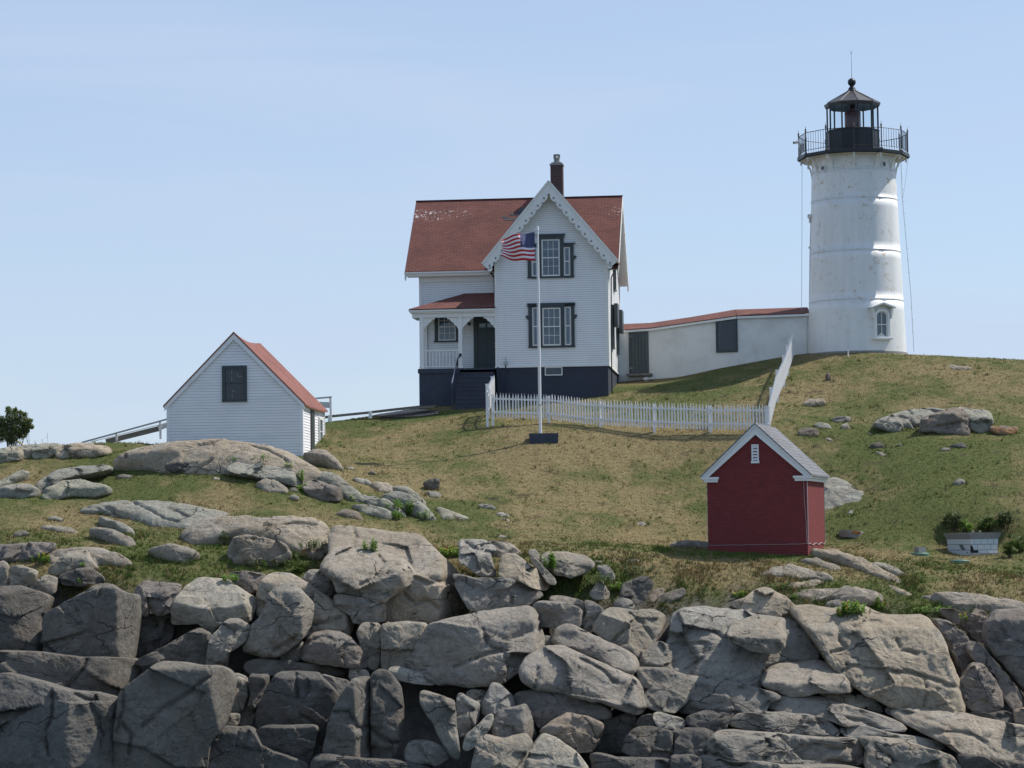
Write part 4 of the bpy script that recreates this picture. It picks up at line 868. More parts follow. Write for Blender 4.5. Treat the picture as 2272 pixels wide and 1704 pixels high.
for x in (WL-.01, WR-.10):
    f = MB(); f.box(x, x+.11, -.035, -.004, SZ-.06, 21.95); f.build('corner_board', M['trim'], house, HZ)
f = MB(); f.box(WR+.004, WR+.035, -.035, .11, SZ-.06, 21.95); f.build('corner_board', M['trim'], house, HZ); f = MB(); f.box(WR+.004, WR+.035, YB-.12, YB, SZ-.06, 21.7); f.build('corner_board', M['trim'], house, HZ)
f = MB()
f.box(WL-.03, WR+.05, -.05, .0, SZ-.09, SZ-.02); f.box(WR+.002, WR+.05, .0, YB, SZ-.09, SZ-.02)
f.build('water_table', M['trim'], house, HZ)
f = MB(); f.box(ML-.02, ML+.10, YM-.035, YM-.004, SZ-.06, 21.6); f.build('corner_board', M['trim'], house, HZ)
# main roof
OL, ORr = -4.2, 5.45; YE = 1.08
def rz(y): return EV+MS*(y-YE)
yr = YE+(RIDGE-EV)/MS; ye2 = 2*yr-YE
th = .10
f = MB()
f.prism([(YE, EV), (yr, RIDGE), (yr, RIDGE-th*1.4), (YE, EV-th)], OL, ORr, 'x')
rf = f.build('roof', M['roofx'], house, HZ)
f = MB(); f.prism([(ye2, EV), (ye2, EV-th), (yr+.002, RIDGE-th*1.4), (yr+.002, RIDGE)], OL, ORr, 'x'); f.build('rear_roof', M['roofx2'], house, HZ)
f = MB(); f.bar((OL-.02, yr, RIDGE+.004), (ORr+.02, yr, RIDGE+.004), .14, .025); f.build('ridge_cap', M['roofx2'], rf, HZ)
for ya, nm in ((YE+.02, 'soffit'), (ye2-.02, 'soffit')):
    f = MB(); f.prism([(ya, EV-th-.02), (yr, RIDGE-th*1.4-.02), (yr, RIDGE-th*1.4-.06), (ya, EV-th-.06)], OL+.04, ORr-.06, 'x'); f.build(nm, M['trim'], house, HZ)
# grey repair shingles next to the valley, laid on the roof
def sheet(px0, px1, py0, py1, dy=.008):
    def loc(px, py):   # photo pixel -> roof plane, in house coordinates
        z = 10+(1180-(py)-(-.0122)*(px-1136)*0)*114/5600; y = YE+(z-EV)/MS
        for _ in range(4):
            d = ray(px, py); YY = HP.y + y*math.cos(R(6)) + .9*math.sin(R(6)); z = CZ+d.z*YY; y = YE+(z-EV)/MS
        lx = (d.x*YY-HP.x)*math.cos(R(6))-(YY-HP.y)*math.sin(R(6)); return (lx, y-dy, z+dy)
    a, b, c, d_ = loc(px0, py0), loc(px1, py0), loc(px1, py1), loc(px0, py1); f.add([d_, c, b, a], [(0, 1, 2, 3)])
f = MB()
def zz1(a, b, c, d_): sheet(900+a/4.254, 900+b/4.254, 340+c/4.254, 340+d_/4.254)
for a in [(1085, 1150, 520, 541), (1060, 1140, 544, 567), (985, 1125, 571, 591), (1055, 1110, 594, 614), (910, 960, 597, 612), (930, 1060, 617, 638)]: zz1(*a)
f.build('shingle_patch', M['greyshingle'], rf, HZ)
# wing roof (two slopes that run into the main roof)
for sg, nm in ((-1, 'gable_roof'), (1, 'gable_roof')):
    d = 3.0; f = MB()
    def wp(dd, y, dz=0): return (CXW+sg*dd, y, PK-SL*dd+dz)
    def ye_(dd): return YE+(PK-SL*dd-EV)/MS
    v = [wp(0, -.45), wp(d, -.45), wp(d, ye_(d)), wp(0, ye_(0)), wp(0, -.45, -.09), wp(d, -.45, -.09), wp(d, ye_(d), -.09), wp(0, ye_(0), -.09)]
    f.add(v, [(0, 1, 2, 3), (7, 6, 5, 4), (0, 4, 5, 1), (1, 5, 6, 2), (2, 6, 7, 3)])
    f.build(nm, M['roofy'], house, HZ)
# eaves: soffit, fascia, gutter
f = MB(); f.box(OL, WL-.35, YE-.03, YE+.02, EV-.23, EV-.06); f.box(OL+.1, WL, YE+.02, YM, EV-.25, EV-.20); f.box(ML-.02, WL, YM-.06, YM-.004, 21.33, EV-.25)
f.build('fascia', M['trim'], house, HZ)
f = MB(); f.box(OL-.02, WL-.36, YE-.12, YE-.03, EV-.12, EV-.05); f.build('gutter', M['trim'], house, HZ)
# side rakes of the main roof (right gable and left gable) with hanging ornament
for x, nm in ((ORr-.02, 'bargeboard'), (OL+.02, 'bargeboard')):
    f = MB(); w_ = .035
    for (ya, za, yb, zb) in ((YE, EV, yr, RIDGE), (ye2, EV, yr, RIDGE)):
        f.prism([(ya, za-.02), (yb, zb-.02), (yb, zb-.42), (ya, za-.38)], x-w_, x+w_, 'x')
        n_s = 9
        for k in range(n_s):
            t = (k+.5)/n_s; cy, cz = ya+(yb-ya)*t, za+(zb-za)*t-.40
            pts = [(cy+.20*math.cos(a), cz-.13*abs(math.sin(a))) for a in [math.pi*j/8 for j in range(9)]]
            sl = (zb-za)/(yb-ya); pts = [(p, q+(p-cy)*sl) for p, q in pts]
            f.prism(pts, x-.012, x+.012, 'x')
    f.build(nm, M['trim'], house, HZ)
# front gable bargeboard with scallops and quatrefoils
f = MB(); QF = []; cr_ = MB()
for sg in (-1, 1):
    d = 3.02; v0 = (CXW, PK-.03); v1 = (CXW+sg*d, PK-.03-SL*d); e = Vector((sg, -SL)).normalized(); nn = Vector((-sg*SL, -1)).normalized()
    ln = math.hypot(d, SL*d); w_ = .34
    def q(s_, o_): return (v0[0]+e.x*s_+nn.x*o_, v0[1]+e.y*s_+nn.y*o_)
    f.prism([v0, q(ln, 0), q(ln, w_), (CXW, PK-.03-w_*math.sqrt(1+SL*SL))], -.49, -.455)
    cr_.bar((v0[0], -.49, v0[1]+.02), (v1[0], -.49, v1[1]+.02), .10, .07)
    n_s = 10; pit = (ln-.45)/n_s
    for k in range(n_s):
        s0 = .50+k*pit
        pts = [q(s0+.02, w_-.01)]+[q(s0+pit*(.5+.46*math.cos(a)*-1), w_+.095*math.sin(a)**.7) for a in [math.pi*j/10 for j in range(1, 10)]]+[q(s0+pit-.02, w_-.01)]
        f.prism(pts, -.484, -.462)
        c = q(s0+pit*.5, w_-.03); QF.append([(c[0]+(.042+.018*math.cos(4*t))*math.cos(t), c[1]+(.042+.018*math.cos(4*t))*math.sin(t)) for t in [i*math.pi/12 for i in range(24)]])
    c = q(ln-.05, w_+.08); f.prism([(c[0]+.11*math.cos(t), c[1]+.11*math.sin(t)) for t in [i*math.pi/6 for i in range(12)]], -.484, -.462)
bb = f.build('bargeboard', M['trim'], house, HZ)
cr_.build('crown_moulding', M['trim'], bb, HZ)
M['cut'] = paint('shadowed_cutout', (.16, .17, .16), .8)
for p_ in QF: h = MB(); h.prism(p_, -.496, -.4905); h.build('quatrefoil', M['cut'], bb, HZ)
f = MB()                                       # soffit boards under the gable overhang
for sg in (-1, 1): f.add([(CXW, -.45, PK-.12), (CXW+sg*3, -.45, PK-.12-SL*3), (CXW+sg*3, 0.9, PK-.12-SL*3), (CXW, .0, PK-.12)], [(0, 1, 2, 3)])
f.build('soffit', M['trim'], house, HZ)
# chimney
f = MB(); cx0, cx1 = (1223.6-1100)/50*1.035-.02, (1251.5-1100)/50*1.035-.02
cxa = 2.12; f.box(cxa, cxa+.57, yr-.1, yr+.47, RIDGE-.9, 27.00); ch = f.build('chimney', M['chim'], rf, HZ)
f = MB(); f.box(cxa-.03, cxa+.60, yr-.13, yr+.50, 27.0, 27.07); f.box(cxa+.04, cxa+.53, yr-.06, yr+.43, 27.07, 27.14)
f.lathe([(.15, 27.14), (.15, 27.24), (.125, 27.25), (.125, 27.30), (.15, 27.31), (.15, 27.38), (.13, 27.38)], 14, (cxa+.285, yr+.18))
for i in range(6):
    a = i*math.pi/3; f.bar((cxa+.285+.13*math.cos(a), yr+.18+.13*math.sin(a), 27.36), (cxa+.285+.13*math.cos(a), yr+.18+.13*math.sin(a), 27.50), .05)
f.lathe([(.15, 27.49), (.16, 27.53), (.06, 27.55)], 12, (cxa+.285, yr+.18))
f.build('chimney_pot', M['conc'], house, HZ)
# windows of the wing
def surround(polys, name, parent, y=-.02, w_=.07):
    f = MB()
    for p in polys: f.box(p[0], p[1], y-w_, y, p[2], p[3])
    return f.build(name, M['dkgreen'], parent, HZ)
def triple(zb, zt, zside, sashz, sidez, ears):
    k = CXW
    s = surround([(1.47, 3.56, zb, zb+.07), (1.49, 1.66, zb+.07, zside), (3.39, 3.54, zb+.07, zside), (1.94, 2.11, zb+.07, zt-.15), (2.93, 3.10, zb+.07, zt-.15),
                  (1.66, 1.94, sidez[1], zside), (3.10, 3.39, sidez[1], zside), (1.90, 3.14, zt-.15, zt) if zt > zside+.1 else (1.44, 3.58, zt-.16, zt), (2.11, 2.93, sashz[1]-.005, zt-.15)], 'window_frame', house)
    if zt > zside+.1:
        f = MB(); f.box(1.86, 3.18, -.12, -.02, zt-.02, zt+.03); f.box(1.42, 1.95, -.12, -.02, zside-.01, zside+.03); f.box(3.09, 3.62, -.12, -.02, zside-.01, zside+.03); f.build('hood', M['dkgreen'], s, HZ)
        sl_ = MB(); sl_.box(1.66, 1.94, -.03, -.021, sidez[0]-.1, sidez[0]); sl_.box(3.10, 3.39, -.03, -.021, sidez[0]-.1, sidez[0]); sl_.build('lower_panel', M['dkgreen'], s, HZ)
    for sg, x in ((-1, 1.49), (1, 3.54)):
        f = MB(); f.prism([(x, ears+.09), (x+sg*.13, ears+.07), (x+sg*.12, ears+.02), (x+sg*.03, ears-.10), (x, ears-.12)], -.085, -.03); f.build('bracket', M['dkgreen'], s, HZ)
    sash(house, 2.11, 2.93, sashz[0], sashz[1], -.03, 3, 2, HZ, .06)
    sash(house, 1.66, 1.94, sidez[0], sidez[1], -.028, 1, 1, HZ, .045, curtain=True)
    sash(house, 3.10, 3.39, sidez[0], sidez[1], -.028, 1, 1, HZ, .045, curtain=True)
triple(18.14, 20.13, 20.08, (18.23, 19.92), (18.24, 19.94), 19.50)
triple(21.24, 23.17, 22.76, (21.32, 22.97), (21.33, 22.60), 22.13)
# right side wall windows with projecting hoods
for y0, zt in ((2.2, 20.2), (5.6, 20.2), (3.9, 23.0)):
    f = MB(); f.box(WR+.01, WR+.09, y0, y0+.14, zt-1.9, zt); f.box(WR+.01, WR+.09, y0+.9, y0+1.04, zt-1.9, zt); f.box(WR+.01, WR+.12, y0, y0+1.04, zt-.16, zt); f.box(WR+.01, WR+.11, y0, y0+1.04, zt-1.97, zt-1.9)
    wf = f.build('side_window', M['dkgreen'], house, HZ); f = MB(); f.box(WR+.012, WR+.03, y0+.14, y0+.9, zt-1.9, zt-.16); f.build('pane', M['glass'], wf, HZ)
    if zt < 21:
        f = MB(); f.prism([(y0-.05, zt+.05), (y0+1.1, zt+.05), (y0+1.1, zt-.75), (y0+.95, zt-1.0), (y0+.1, zt-1.0), (y0-.05, zt-.75)], WR+.14, WR+.30, 'x'); f.build('shutter', M['dkgreen'], wf, HZ)
# downspouts, meter
f = MB(); x = -.16; f.tube([(x-.1, YE-.05, 21.62), (x, YM-.12, 21.45), (x, YM-.10, 20.0), (x, YM-.10, 19.9)], .045, 8); f.build('downspout', M['black'], house, HZ)
f = MB(); f.tube([(5.42, .55, 21.75), (5.14, .9, 21.30), (5.10, .9, 19.0), (5.10, .9, 15.7)], .026, 8); f.build('downspout', M['black'], house, HZ)
f = MB(); f.tube([(.45, -.06, SZ+.20), (.45, -.06, 15.5)], .022, 6); f.tube([(.10, -.07, SZ-.05), (.10, -.07, 15.5)], .035, 6); f.build('conduit', M['navy'], house, HZ)
f = MB(); f.box(.38, .52, -.12, -.035, SZ+.05, SZ+.20); f.tube([(.45, -.08, SZ+.2), (.45, -.08, SZ+.38)], .015, 6); f.build('meter_box', M['greymetal'], house, HZ)
# ---- porch
PF = 17.30; PZ = 19.95                         # porch floor and eave height
f = MB(); f.box(ML+.15, -1.62, .04, YM, HZ-1.2, PF-.08); f.build('porch_base', M['navy'], house, HZ)
f = MB(); f.box(ML+.10, 0, 0, YM, PF-.08, PF); f.box(ML+.10, -1.62, -.02, 0.02, PF-.2, PF-.08); f.build('porch_floor', M['navy'], house, HZ)
f = MB(); st = 9; rh_ = (PF-15.45)/st
for i in range(st-1): f.box(-1.62, -.06, -.24*(i+1), -.24*i, HZ-1.0, PF-rh_*(i+1)-.035)
sp = f.build('porch_steps', M['navy'], house, HZ)
f = MB()
for i in range(st-1): f.box(-1.64, -.05, -.24*(i+1)-.03, -.24*i-.002, PF-rh_*(i+1)-.034, PF-rh_*(i+1))
f.build('stair_tread', paint('dark_worn_tread_paint', (.055, .06, .075), .6, .3), sp, HZ)
f = MB(); f.tube([(-1.58, .0, PF+.55), (-1.66, -.35, PF+.42), (-1.72, -1.9, 16.35)], .03, 8); f.tube([(-1.66, -.35, PF+.42), (-1.66, -.35, PF-.35)], .025, 8); f.tube([(-1.72, -1.9, 16.35), (-1.72, -1.9, 15.2)], .025, 8); f.lathe([(.001, PF+.50), (.07, PF+.54), (.075, PF+.60), (.05, PF+.66), (.001, PF+.67)], 12, (-1.58, 0))
f.build('handrail', M['navy'], house, HZ)
f = MB(); f.tube([(-1.70, -.42, PF+.22), (-1.745, -1.75, 16.55)], .022, 8); f.build('handrail', M['trim'], house, HZ)
# porch roof: hipped on the left, under a cornice
PL = ML-.18; zt = 20.78
a = (PL-.10, -.22, PZ+.02); b = (WL+.0, -.22, PZ+.02); c = (WL+.0, YM-.0, zt); d = (-1.55, YM-.0, zt); e = (PL-.10, YM, PZ+.02)
f = MB(); f.add([a, b, c, d], [(0, 1, 2, 3)]); f.add([a, d, e], [(0, 1, 2)]); f.add([(p[0], p[1], PZ-.015) for p in (a, b, c, e)], [(0, 1, 2, 3)]); f.add([b, c, (0, YM, PZ), (0, -.22, PZ)], [(0, 1, 2, 3)])
f.build('porch_roof', M['roofx2'], house, HZ)
f = MB(); f.box(PL-.08, -.01, -.20, YM, PZ-.10, PZ-.02); f.box(PL-.02, -.01, -.13, YM, PZ-.17, PZ-.10); f.box(PL+.05, -.01, -.04, .12, PZ-.36, PZ-.17); f.box(PL+.05, PL+.21, .12, YM, PZ-.36, PZ-.17)
f.build('porch_cornice', M['trim'], house, HZ)
for x0, x1, y0, y1 in ((-3.40, -3.22, -.02, .14), (-1.66, -1.49, -.02, .14), (-3.40, -3.26, YM-.12, YM-.02)):
    f = MB(); f.box(x0, x1, y0, y1, PF, PZ-.36); f.box(x0-.03, x1+.03, y0-.03, y1+.03, PF, PF+.09); f.build('porch_post', M['trim'], house, HZ)
def brk(x, sg, w_=.52):
    z = PZ-.36; pts = [(x, z), (x+sg*w_, z), (x+sg*(w_-.02), z-.07), (x+sg*(w_-.14), z-.10), (x+sg*(w_-.20), z-.20), (x+sg*(w_-.30), z-.24), (x+sg*(w_-.34), z-.34), (x+sg*(w_-.44), z-.40), (x+sg*.04, z-.50), (x, z-.52)]
    f = MB(); f.prism(pts, .03, .08); f.build('porch_bracket', M['trim'], house, HZ)
brk(-3.22, 1); brk(-1.66, -1); brk(-1.49, 1); brk(-.02, -1)
f = MB(); f.box(-3.22, -1.66, .02, .10, PF+.78, PF+.84); f.box(-3.22, -1.66, .03, .09, PF+.07, PF+.12)
for i in range(10): f.box(-3.20+.152*i+.05, -3.20+.152*i+.09, .04, .08, PF+.12, PF+.78)
f.build('porch_railing', M['trim'], house, HZ)
# door
f = MB(); f.box(-1.15, -.98, YM-.08, YM-.02, PF, 19.9); f.box(-.14, -.02, YM-.08, YM-.02, PF, 19.9); f.box(-.98, -.14, YM-.08, YM-.02, 19.55, 19.9); f.build('door_frame', M['dkgreen'], house, HZ)
f = MB(); f.box(-.98, -.14, YM-.05, YM-.02, PF+.02, 19.55)
for x0, x1 in ((-.88, -.60), (-.52, -.24)):
    for z0, z1 in ((PF+.18, PF+.85), (PF+1.05, PF+1.80)): f.box(x0, x1, YM-.065, YM-.05, z0, z1)
dr = f.build('door', M['dkgreen'], house, HZ)
f = MB(); f.box(-.88, -.60, YM-.06, YM-.051, PF+1.92, PF+2.10); f.box(-.52, -.24, YM-.06, YM-.051, PF+1.92, PF+2.10); f.build('door_pane', M['glass'], dr, HZ)
f = MB(); f.lathe([(.001, PF+1.0), (.03, PF+1.02), (.03, PF+1.05), (.001, PF+1.07)], 10, (-.19, YM-.09)); f.lathe([(.001, PF+1.15), (.022, PF+1.16), (.022, PF+1.18), (.001, PF+1.2)], 10, (-.19, YM-.09)); f.build('door_knob', M['brass'], dr, HZ)
# porch window
f = MB(); z0, z1 = 18.66, 20.0
f.box(-2.92, -2.76, YM-.08, YM-.02, z0, z1); f.box(-1.96, -1.80, YM-.08, YM-.02, z0, z1); f.box(-2.96, -1.76, YM-.09, YM-.02, z0-.07, z0); f.box(-2.76, -1.96, YM-.08, YM-.02, z1-.1, z1)
wf = f.build('window_frame', M['dkgreen'], house, HZ); sash(house, -2.76, -1.96, z0, z1-.1, YM-.03, 3, 2, HZ, .05)
f = MB(); f.box(-1.40, -1.28, YM-.10, YM-.03, 19.33, 19.46); f.build('porch_lamp', M['black'], house, HZ)

# ------------------------------------------------------------------ covered passage
a0 = P(1369, 842, 118.8); a1 = P(1640, 818, 116.7); a2 = P(1800, 797, 116.2)
pas = empty('covered_passage', (a0.x, a0.y, 16.0)); tag(pas, 'low white board passage with a red roof linking the house to the lighthouse', 'passage')
ZP = 16.0; O = Vector((a0.x, a0.y, 0))
def pz(px, py, Y): return P(px, py, Y).z
top = [pz(1369, 734, 118.8), pz(1450, 729, 118.2), pz(1540, 716, 117.5), pz(1636, 702, 116.7), pz(1800, 696, 116.2)]
def lin(px):    # point on wall plane in plan for photo column
    return (a0.lerp(a1, (px-1369)/271) if px <= 1640 else a1.lerp(a2, (px-1640)/160))
pxs = [1369, 1450, 1540, 1638, 1800]
wp_ = [lin(p) for p in pxs]
f = MB()
for i in range(4):
    p, q_ = wp_[i], wp_[i+1]; n_b = 14; 
    d = (q_-p); d.z = 0; L_ = d.length; dn = d.normalized(); nr_ = Vector((dn.y, -dn.x, 0)); nb = int(L_/.12)
    for k in range(nb):     # vertical boards with small joints
        s0 = p.lerp(q_, k/nb); s1 = p.lerp(q_, (k+1)/nb); t0 = top[i]+(top[i+1]-top[i])*k/nb; t1 = top[i]+(top[i+1]-top[i])*(k+1)/nb
        A = s0-O; B = s1-O-dn*.008; C = s1-O
        f.add([(A.x, A.y, ZP-1.5), (B.x, B.y, ZP-1.5), (B.x, B.y, t1), (A.x, A.y, t0), (B.x-nr_.x*.012, B.y-nr_.y*.012, ZP-1.5), (B.x-nr_.x*.012, B.y-nr_.y*.012, t1), (C.x-nr_.x*.012, C.y-nr_.y*.012, ZP-1.5), (C.x-nr_.x*.012, C.y-nr_.y*.012, t1), (C.x, C.y, ZP-1.5), (C.x, C.y, t1)],
              [(0, 1, 2, 3), (1, 4, 5, 2), (4, 6, 7, 5), (6, 8, 9, 7)])
    # rear wall
    R0 = p-O+Vector((0, 2.2, 0)); R1 = q_-O+Vector((0, 2.2, 0)); f.add([(R0.x, R0.y, ZP-1.5), (R1.x, R1.y, ZP-1.5), (R1.x, R1.y, top[i+1]), (R0.x, R0.y, top[i])], [(0, 1, 2, 3)])
f.build('wall', M['board'], pas, ZP)
f = MB(); g_ = MB()
for i in range(4):
    p, q_ = wp_[i]-O, wp_[i+1]-O; d = Vector((q_.x-p.x, q_.y-p.y, 0)).normalized(); nr_ = Vector((d.y, -d.x, 0))*.14
    hh = [.40, .36, .36, .42, .40]
    e0 = Vector((p.x, p.y, top[i]))+nr_*(.5 if i == 0 else 1); e1 = Vector((q_.x, q_.y, top[i+1]))+nr_
    r0 = Vector((p.x, p.y+1.1, top[i]+hh[i])); r1 = Vector((q_.x, q_.y+1.1, top[i+1]+hh[i+1])); b0 = Vector((p.x, p.y+2.3, top[i]-.02)); b1 = Vector((q_.x, q_.y+2.3, top[i+1]-.02))
    for A in (e0, e1): A.z += .03
    f.add([e0, e1, r1, r0, b1, b0], [(0, 1, 2, 3), (3, 2, 4, 5)])
    f.add([e0-Vector((0, 0, .03)), e1-Vector((0, 0, .03)), e1, e0], [(0, 1, 2, 3)])
    g_.bar(e0-Vector((0, -.03, .09)), e1-Vector((0, -.03, .09)), .04, .10)
pr = f.build('roof', M['roofx2'], pas, ZP)
g_.build('fascia', M['trim'], pas, ZP)
def onpas(px0, px1, py0, py1, off=.02):
    A = lin(px0); B = lin(px1); d = (B-A); d.z = 0; d.normalize(); n_ = Vector((d.y, -d.x, 0)); return A, B, d, n_
A, B, d, n_ = onpas(1397, 1442, 731, 831); zt = pz(1420, 733, A.y); zb = pz(1420, 830, A.y)
f = MB(); nbd = 6
for k in range(nbd):
    s0 = A.lerp(B, k/nbd)-O+n_*.03; s1 = A.lerp(B, (k+1)/nbd)-O+n_*.03-d*.015; f.bar((s0+s1)/2+Vector((0, 0, zb)) - Vector((0, 0, (s0.z+s1.z)/2)), (s0+s1)/2+Vector((0, 0, zt)) - Vector((0, 0, (s0.z+s1.z)/2)), (s1-s0).length, .04)
dd = f.build('door', M['passdoor'], pas, ZP)
f = MB()
for z in (zt-.28, zb+.28): c = A-O+n_*.06; f.bar((c.x, c.y, z), (c.x+d.x*.22, c.y+d.y*.22, z), .02, .04)
f.build('hinge', M['greymetal'], dd, ZP)
f = MB(); c = A-O; c2 = B-O; f.bar((c.x-.1, c.y-.2, zb-.06), (c2.x+.1, c2.y-.2, zb-.06), .5, .1); f.build('doorstep', M['oldwood'], pas, ZP)
A, B, d, n_ = onpas(1591, 1638, 705, 780); zt = pz(1615, 707, A.y); zb = pz(1615, 780, A.y)
f = MB(); A2 = A-O+n_*.04; B2 = B-O+n_*.04
for p in (A2+d*.04, B2-d*.04): f.bar((p.x, p.y, zb), (p.x, p.y, zt), .09, .06)
for z in (zb, zt-.04): f.bar((A2.x, A2.y, z), (B2.x, B2.y, z), .07, .09)
wf = f.build('window', M['dkgreen'], pas, ZP)
f = MB(); A3 = A-O+n_*.02; B3 = B-O+n_*.02; f.bar((A3.x, A3.y, (zb+zt)/2), (B3.x, B3.y, (zb+zt)/2), .03, zt-zb-.04); f.build('shutter_panel', paint('dark_blue_screen', (.05, .065, .085), .4), wf, ZP)
f = MB()
for k in range(9):      # torn louvre strips at the left of the opening
    z = zt-.22-k*.12; p = A3+d*(.22-.008*k)+n_*.02; f.bar((p.x-.045*d.x, p.y, z), (p.x+(.10-.006*k)*d.x, p.y, z+.03), .012, .045)
f.build('louvre', paint('dull_louvre', (.17, .19, .21), .8), wf, ZP)
f = MB(); e = lin(1789)-O; f.tube([(e.x, e.y-.05, top[4]), (e.x, e.y-.05, 17.9)], .03, 6); f.build('downspout', M['trim'], pas, ZP)

# ------------------------------------------------------------------ white shed
sp0 = P(371.3, 1000, 100.0); SHB = 12.9
shed = empty('white_shed', (sp0.x, sp0.y, SHB), R(-4)); tag(shed, 'white clapboard shed with a red roof and a dark gable window, behind the rock dome', 'shed')
w_ = 5.40; dp = 6.0; ez = P(371, 897, 100).z; pkz = P(522, 742, 100).z; cxs = 2.70; sl = (pkz-ez)/cxs
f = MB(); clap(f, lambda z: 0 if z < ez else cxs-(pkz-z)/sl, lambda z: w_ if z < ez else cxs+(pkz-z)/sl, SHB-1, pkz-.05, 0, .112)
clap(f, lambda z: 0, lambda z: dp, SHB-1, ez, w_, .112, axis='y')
f.prism([(0, SHB-1), (w_, SHB-1), (w_, ez), (cxs, pkz-.05), (0, ez)], .004, .1); f.box(w_-.1, w_-.004, .1, dp, SHB-1, ez-.02); f.box(0, .1, .1, dp, SHB-1, ez-.02)
f.prism([(0, SHB-1), (w_, SHB-1), (w_, ez), (cxs, pkz-.05), (0, ez)], dp-.1, dp)
f.build('wall', [M['shedwhite'], M['lap_shade']], shed, SHB)
for bx_ in ((-.02, .10, -.035, -.003, SHB-1, ez-.02), (w_-.10, w_+.02, -.035, -.003, SHB-1, ez-.05), (w_+.003, w_+.035, -.02, .10, SHB-1, ez-.02), (w_+.003, w_+.035, dp-.1, dp+.02, SHB-1, ez-.02)):
    f = MB(); f.box(*bx_); f.build('corner_board', M['shedwhite'], shed, SHB)
f = MB(); f.box(w_+.003, w_+.03, .11, dp-.11, ez-.2, ez-.03); f.build('frieze_board', M['shedwhite'], shed, SHB)
f = MB()
for sg in (-1, 1):
    tipx = cxs+sg*(cxs+.10); f.prism([(cxs, pkz+.04), (tipx, pkz+.04-sl*(cxs+.10)), (tipx, pkz-.16-sl*(cxs+.10)), (cxs, pkz-.22)], -.09, -.036)
f.build('rake_board', M['shedwhite'], shed, SHB)
f = MB()
for sg in (-1, 1):
    tipx = cxs+sg*(cxs+.14); zt_ = pkz+.09; N_ = 10
    for k in range(N_):
        y0 = -.12+(dp+.24)*k/N_; y1 = -.12+(dp+.24)*(k+1)/N_; s0 = -.16*math.sin(math.pi*k/N_); s1 = -.16*math.sin(math.pi*(k+1)/N_)
        v = [(cxs, y0, zt_+s0), (tipx, y0, zt_-sl*(cxs+.14)+s0*.4), (tipx, y1, zt_-sl*(cxs+.14)+s1*.4), (cxs, y1, zt_+s1)]
        v += [(p[0], p[1], p[2]-.07) for p in v]
        f.add(v, [(0, 1, 2, 3), (7, 6, 5, 4), (1, 5, 6, 2)] + ([(0, 4, 5, 1)] if k == 0 else []) + ([(3, 2, 6, 7)] if k == N_-1 else []))
f.build('roof', M['roofshed'], shed, SHB)
z0, z1 = P(523, 891, 100).z, P(523, 812.5, 100).z; x0, x1 = 2.215, 3.205
f = MB(); f.box(x0, x0+.13, -.08, -.015, z0, z1); f.box(x1-.13, x1, -.08, -.015, z0, z1); f.box(x0+.13, x1-.13, -.08, -.015, z1-.13, z1); f.box(x0-.01, x1+.01, -.09, -.015, z0-.02, z0+.07)
wf = f.build('window', M['dkgreen'], shed, SHB)
f = MB(); f.box(x0+.13, x1-.13, -.03, -.018, z0+.07, z1-.13); f.build('pane', paint('dark_old_glass', (.035, .042, .055), .25, .3, (.06, .035, .04), 4), wf, SHB)
f = MB(); zm = (z0+z1)/2+.02; f.box(x0+.13, x1-.13, -.055, -.03, zm-.02, zm+.02); f.build('meeting_rail', M['dkgreen'], wf, SHB)
f = MB(); k = 5.267*56
for a, b, c, d_ in ((930, 537, 935, 590), (930, 615, 935, 665), (995, 570, 1000, 612), (1000, 608, 1055, 612), (935, 755, 938, 788), (938, 786, 970, 789), (935, 825, 938, 870)):
    u0 = (340+a/5.267-371.3)/56; u1 = (340+c/5.267-371.3)/56; v0 = P(523, 720+d_/5.267, 100).z; v1 = P(523, 720+b/5.267, 100).z
    f.box(u0, max(u1, u0+.015), -.036, -.031, v0, max(v1, v0+.015))
f.build('muntin_remnant', M['curtain'], wf, SHB)
f = MB(); f.box(w_+.02, w_+.06, 2.1, 2.95, SHB-.6, ez-.22); f.build('side_door', M['dkgreen'], shed, SHB)
f = MB(); f.box(w_+.02, w_+.07, 4.3, 4.4, ez-1.65, ez-.4); f.box(w_+.02, w_+.07, 5.1, 5.2, ez-1.65, ez-.4); f.box(w_+.02, w_+.07, 4.4, 5.1, ez-.5, ez-.4); f.box(w_+.02, w_+.07, 4.4, 5.1, ez-1.65, ez-1.55); f.box(w_+.02, w_+.06, 4.4, 5.1, ez-1.0, ez-.97)
wf = f.build('side_window', M['trim'], shed, SHB); f = MB(); f.box(w_+.02, w_+.035, 4.4, 5.1, ez-1.55, ez-.5); f.build('pane', M['glass'], wf, SHB)
f = MB(); f.box(w_+.02, w_+.05, 4.4, 5.1, SHB-.6, ez-1.75); f.build('side_panel', M['dkgreen'], shed, SHB)
f = MB(); f.box(w_+.25, w_+.33, 5.5, 5.58, SHB-.6, ez-1.35); f.box(w_+.2, w_+.38, 5.45, 5.63, ez-1.4, ez-1.32); f.build('post', M['trim'], shed, SHB)

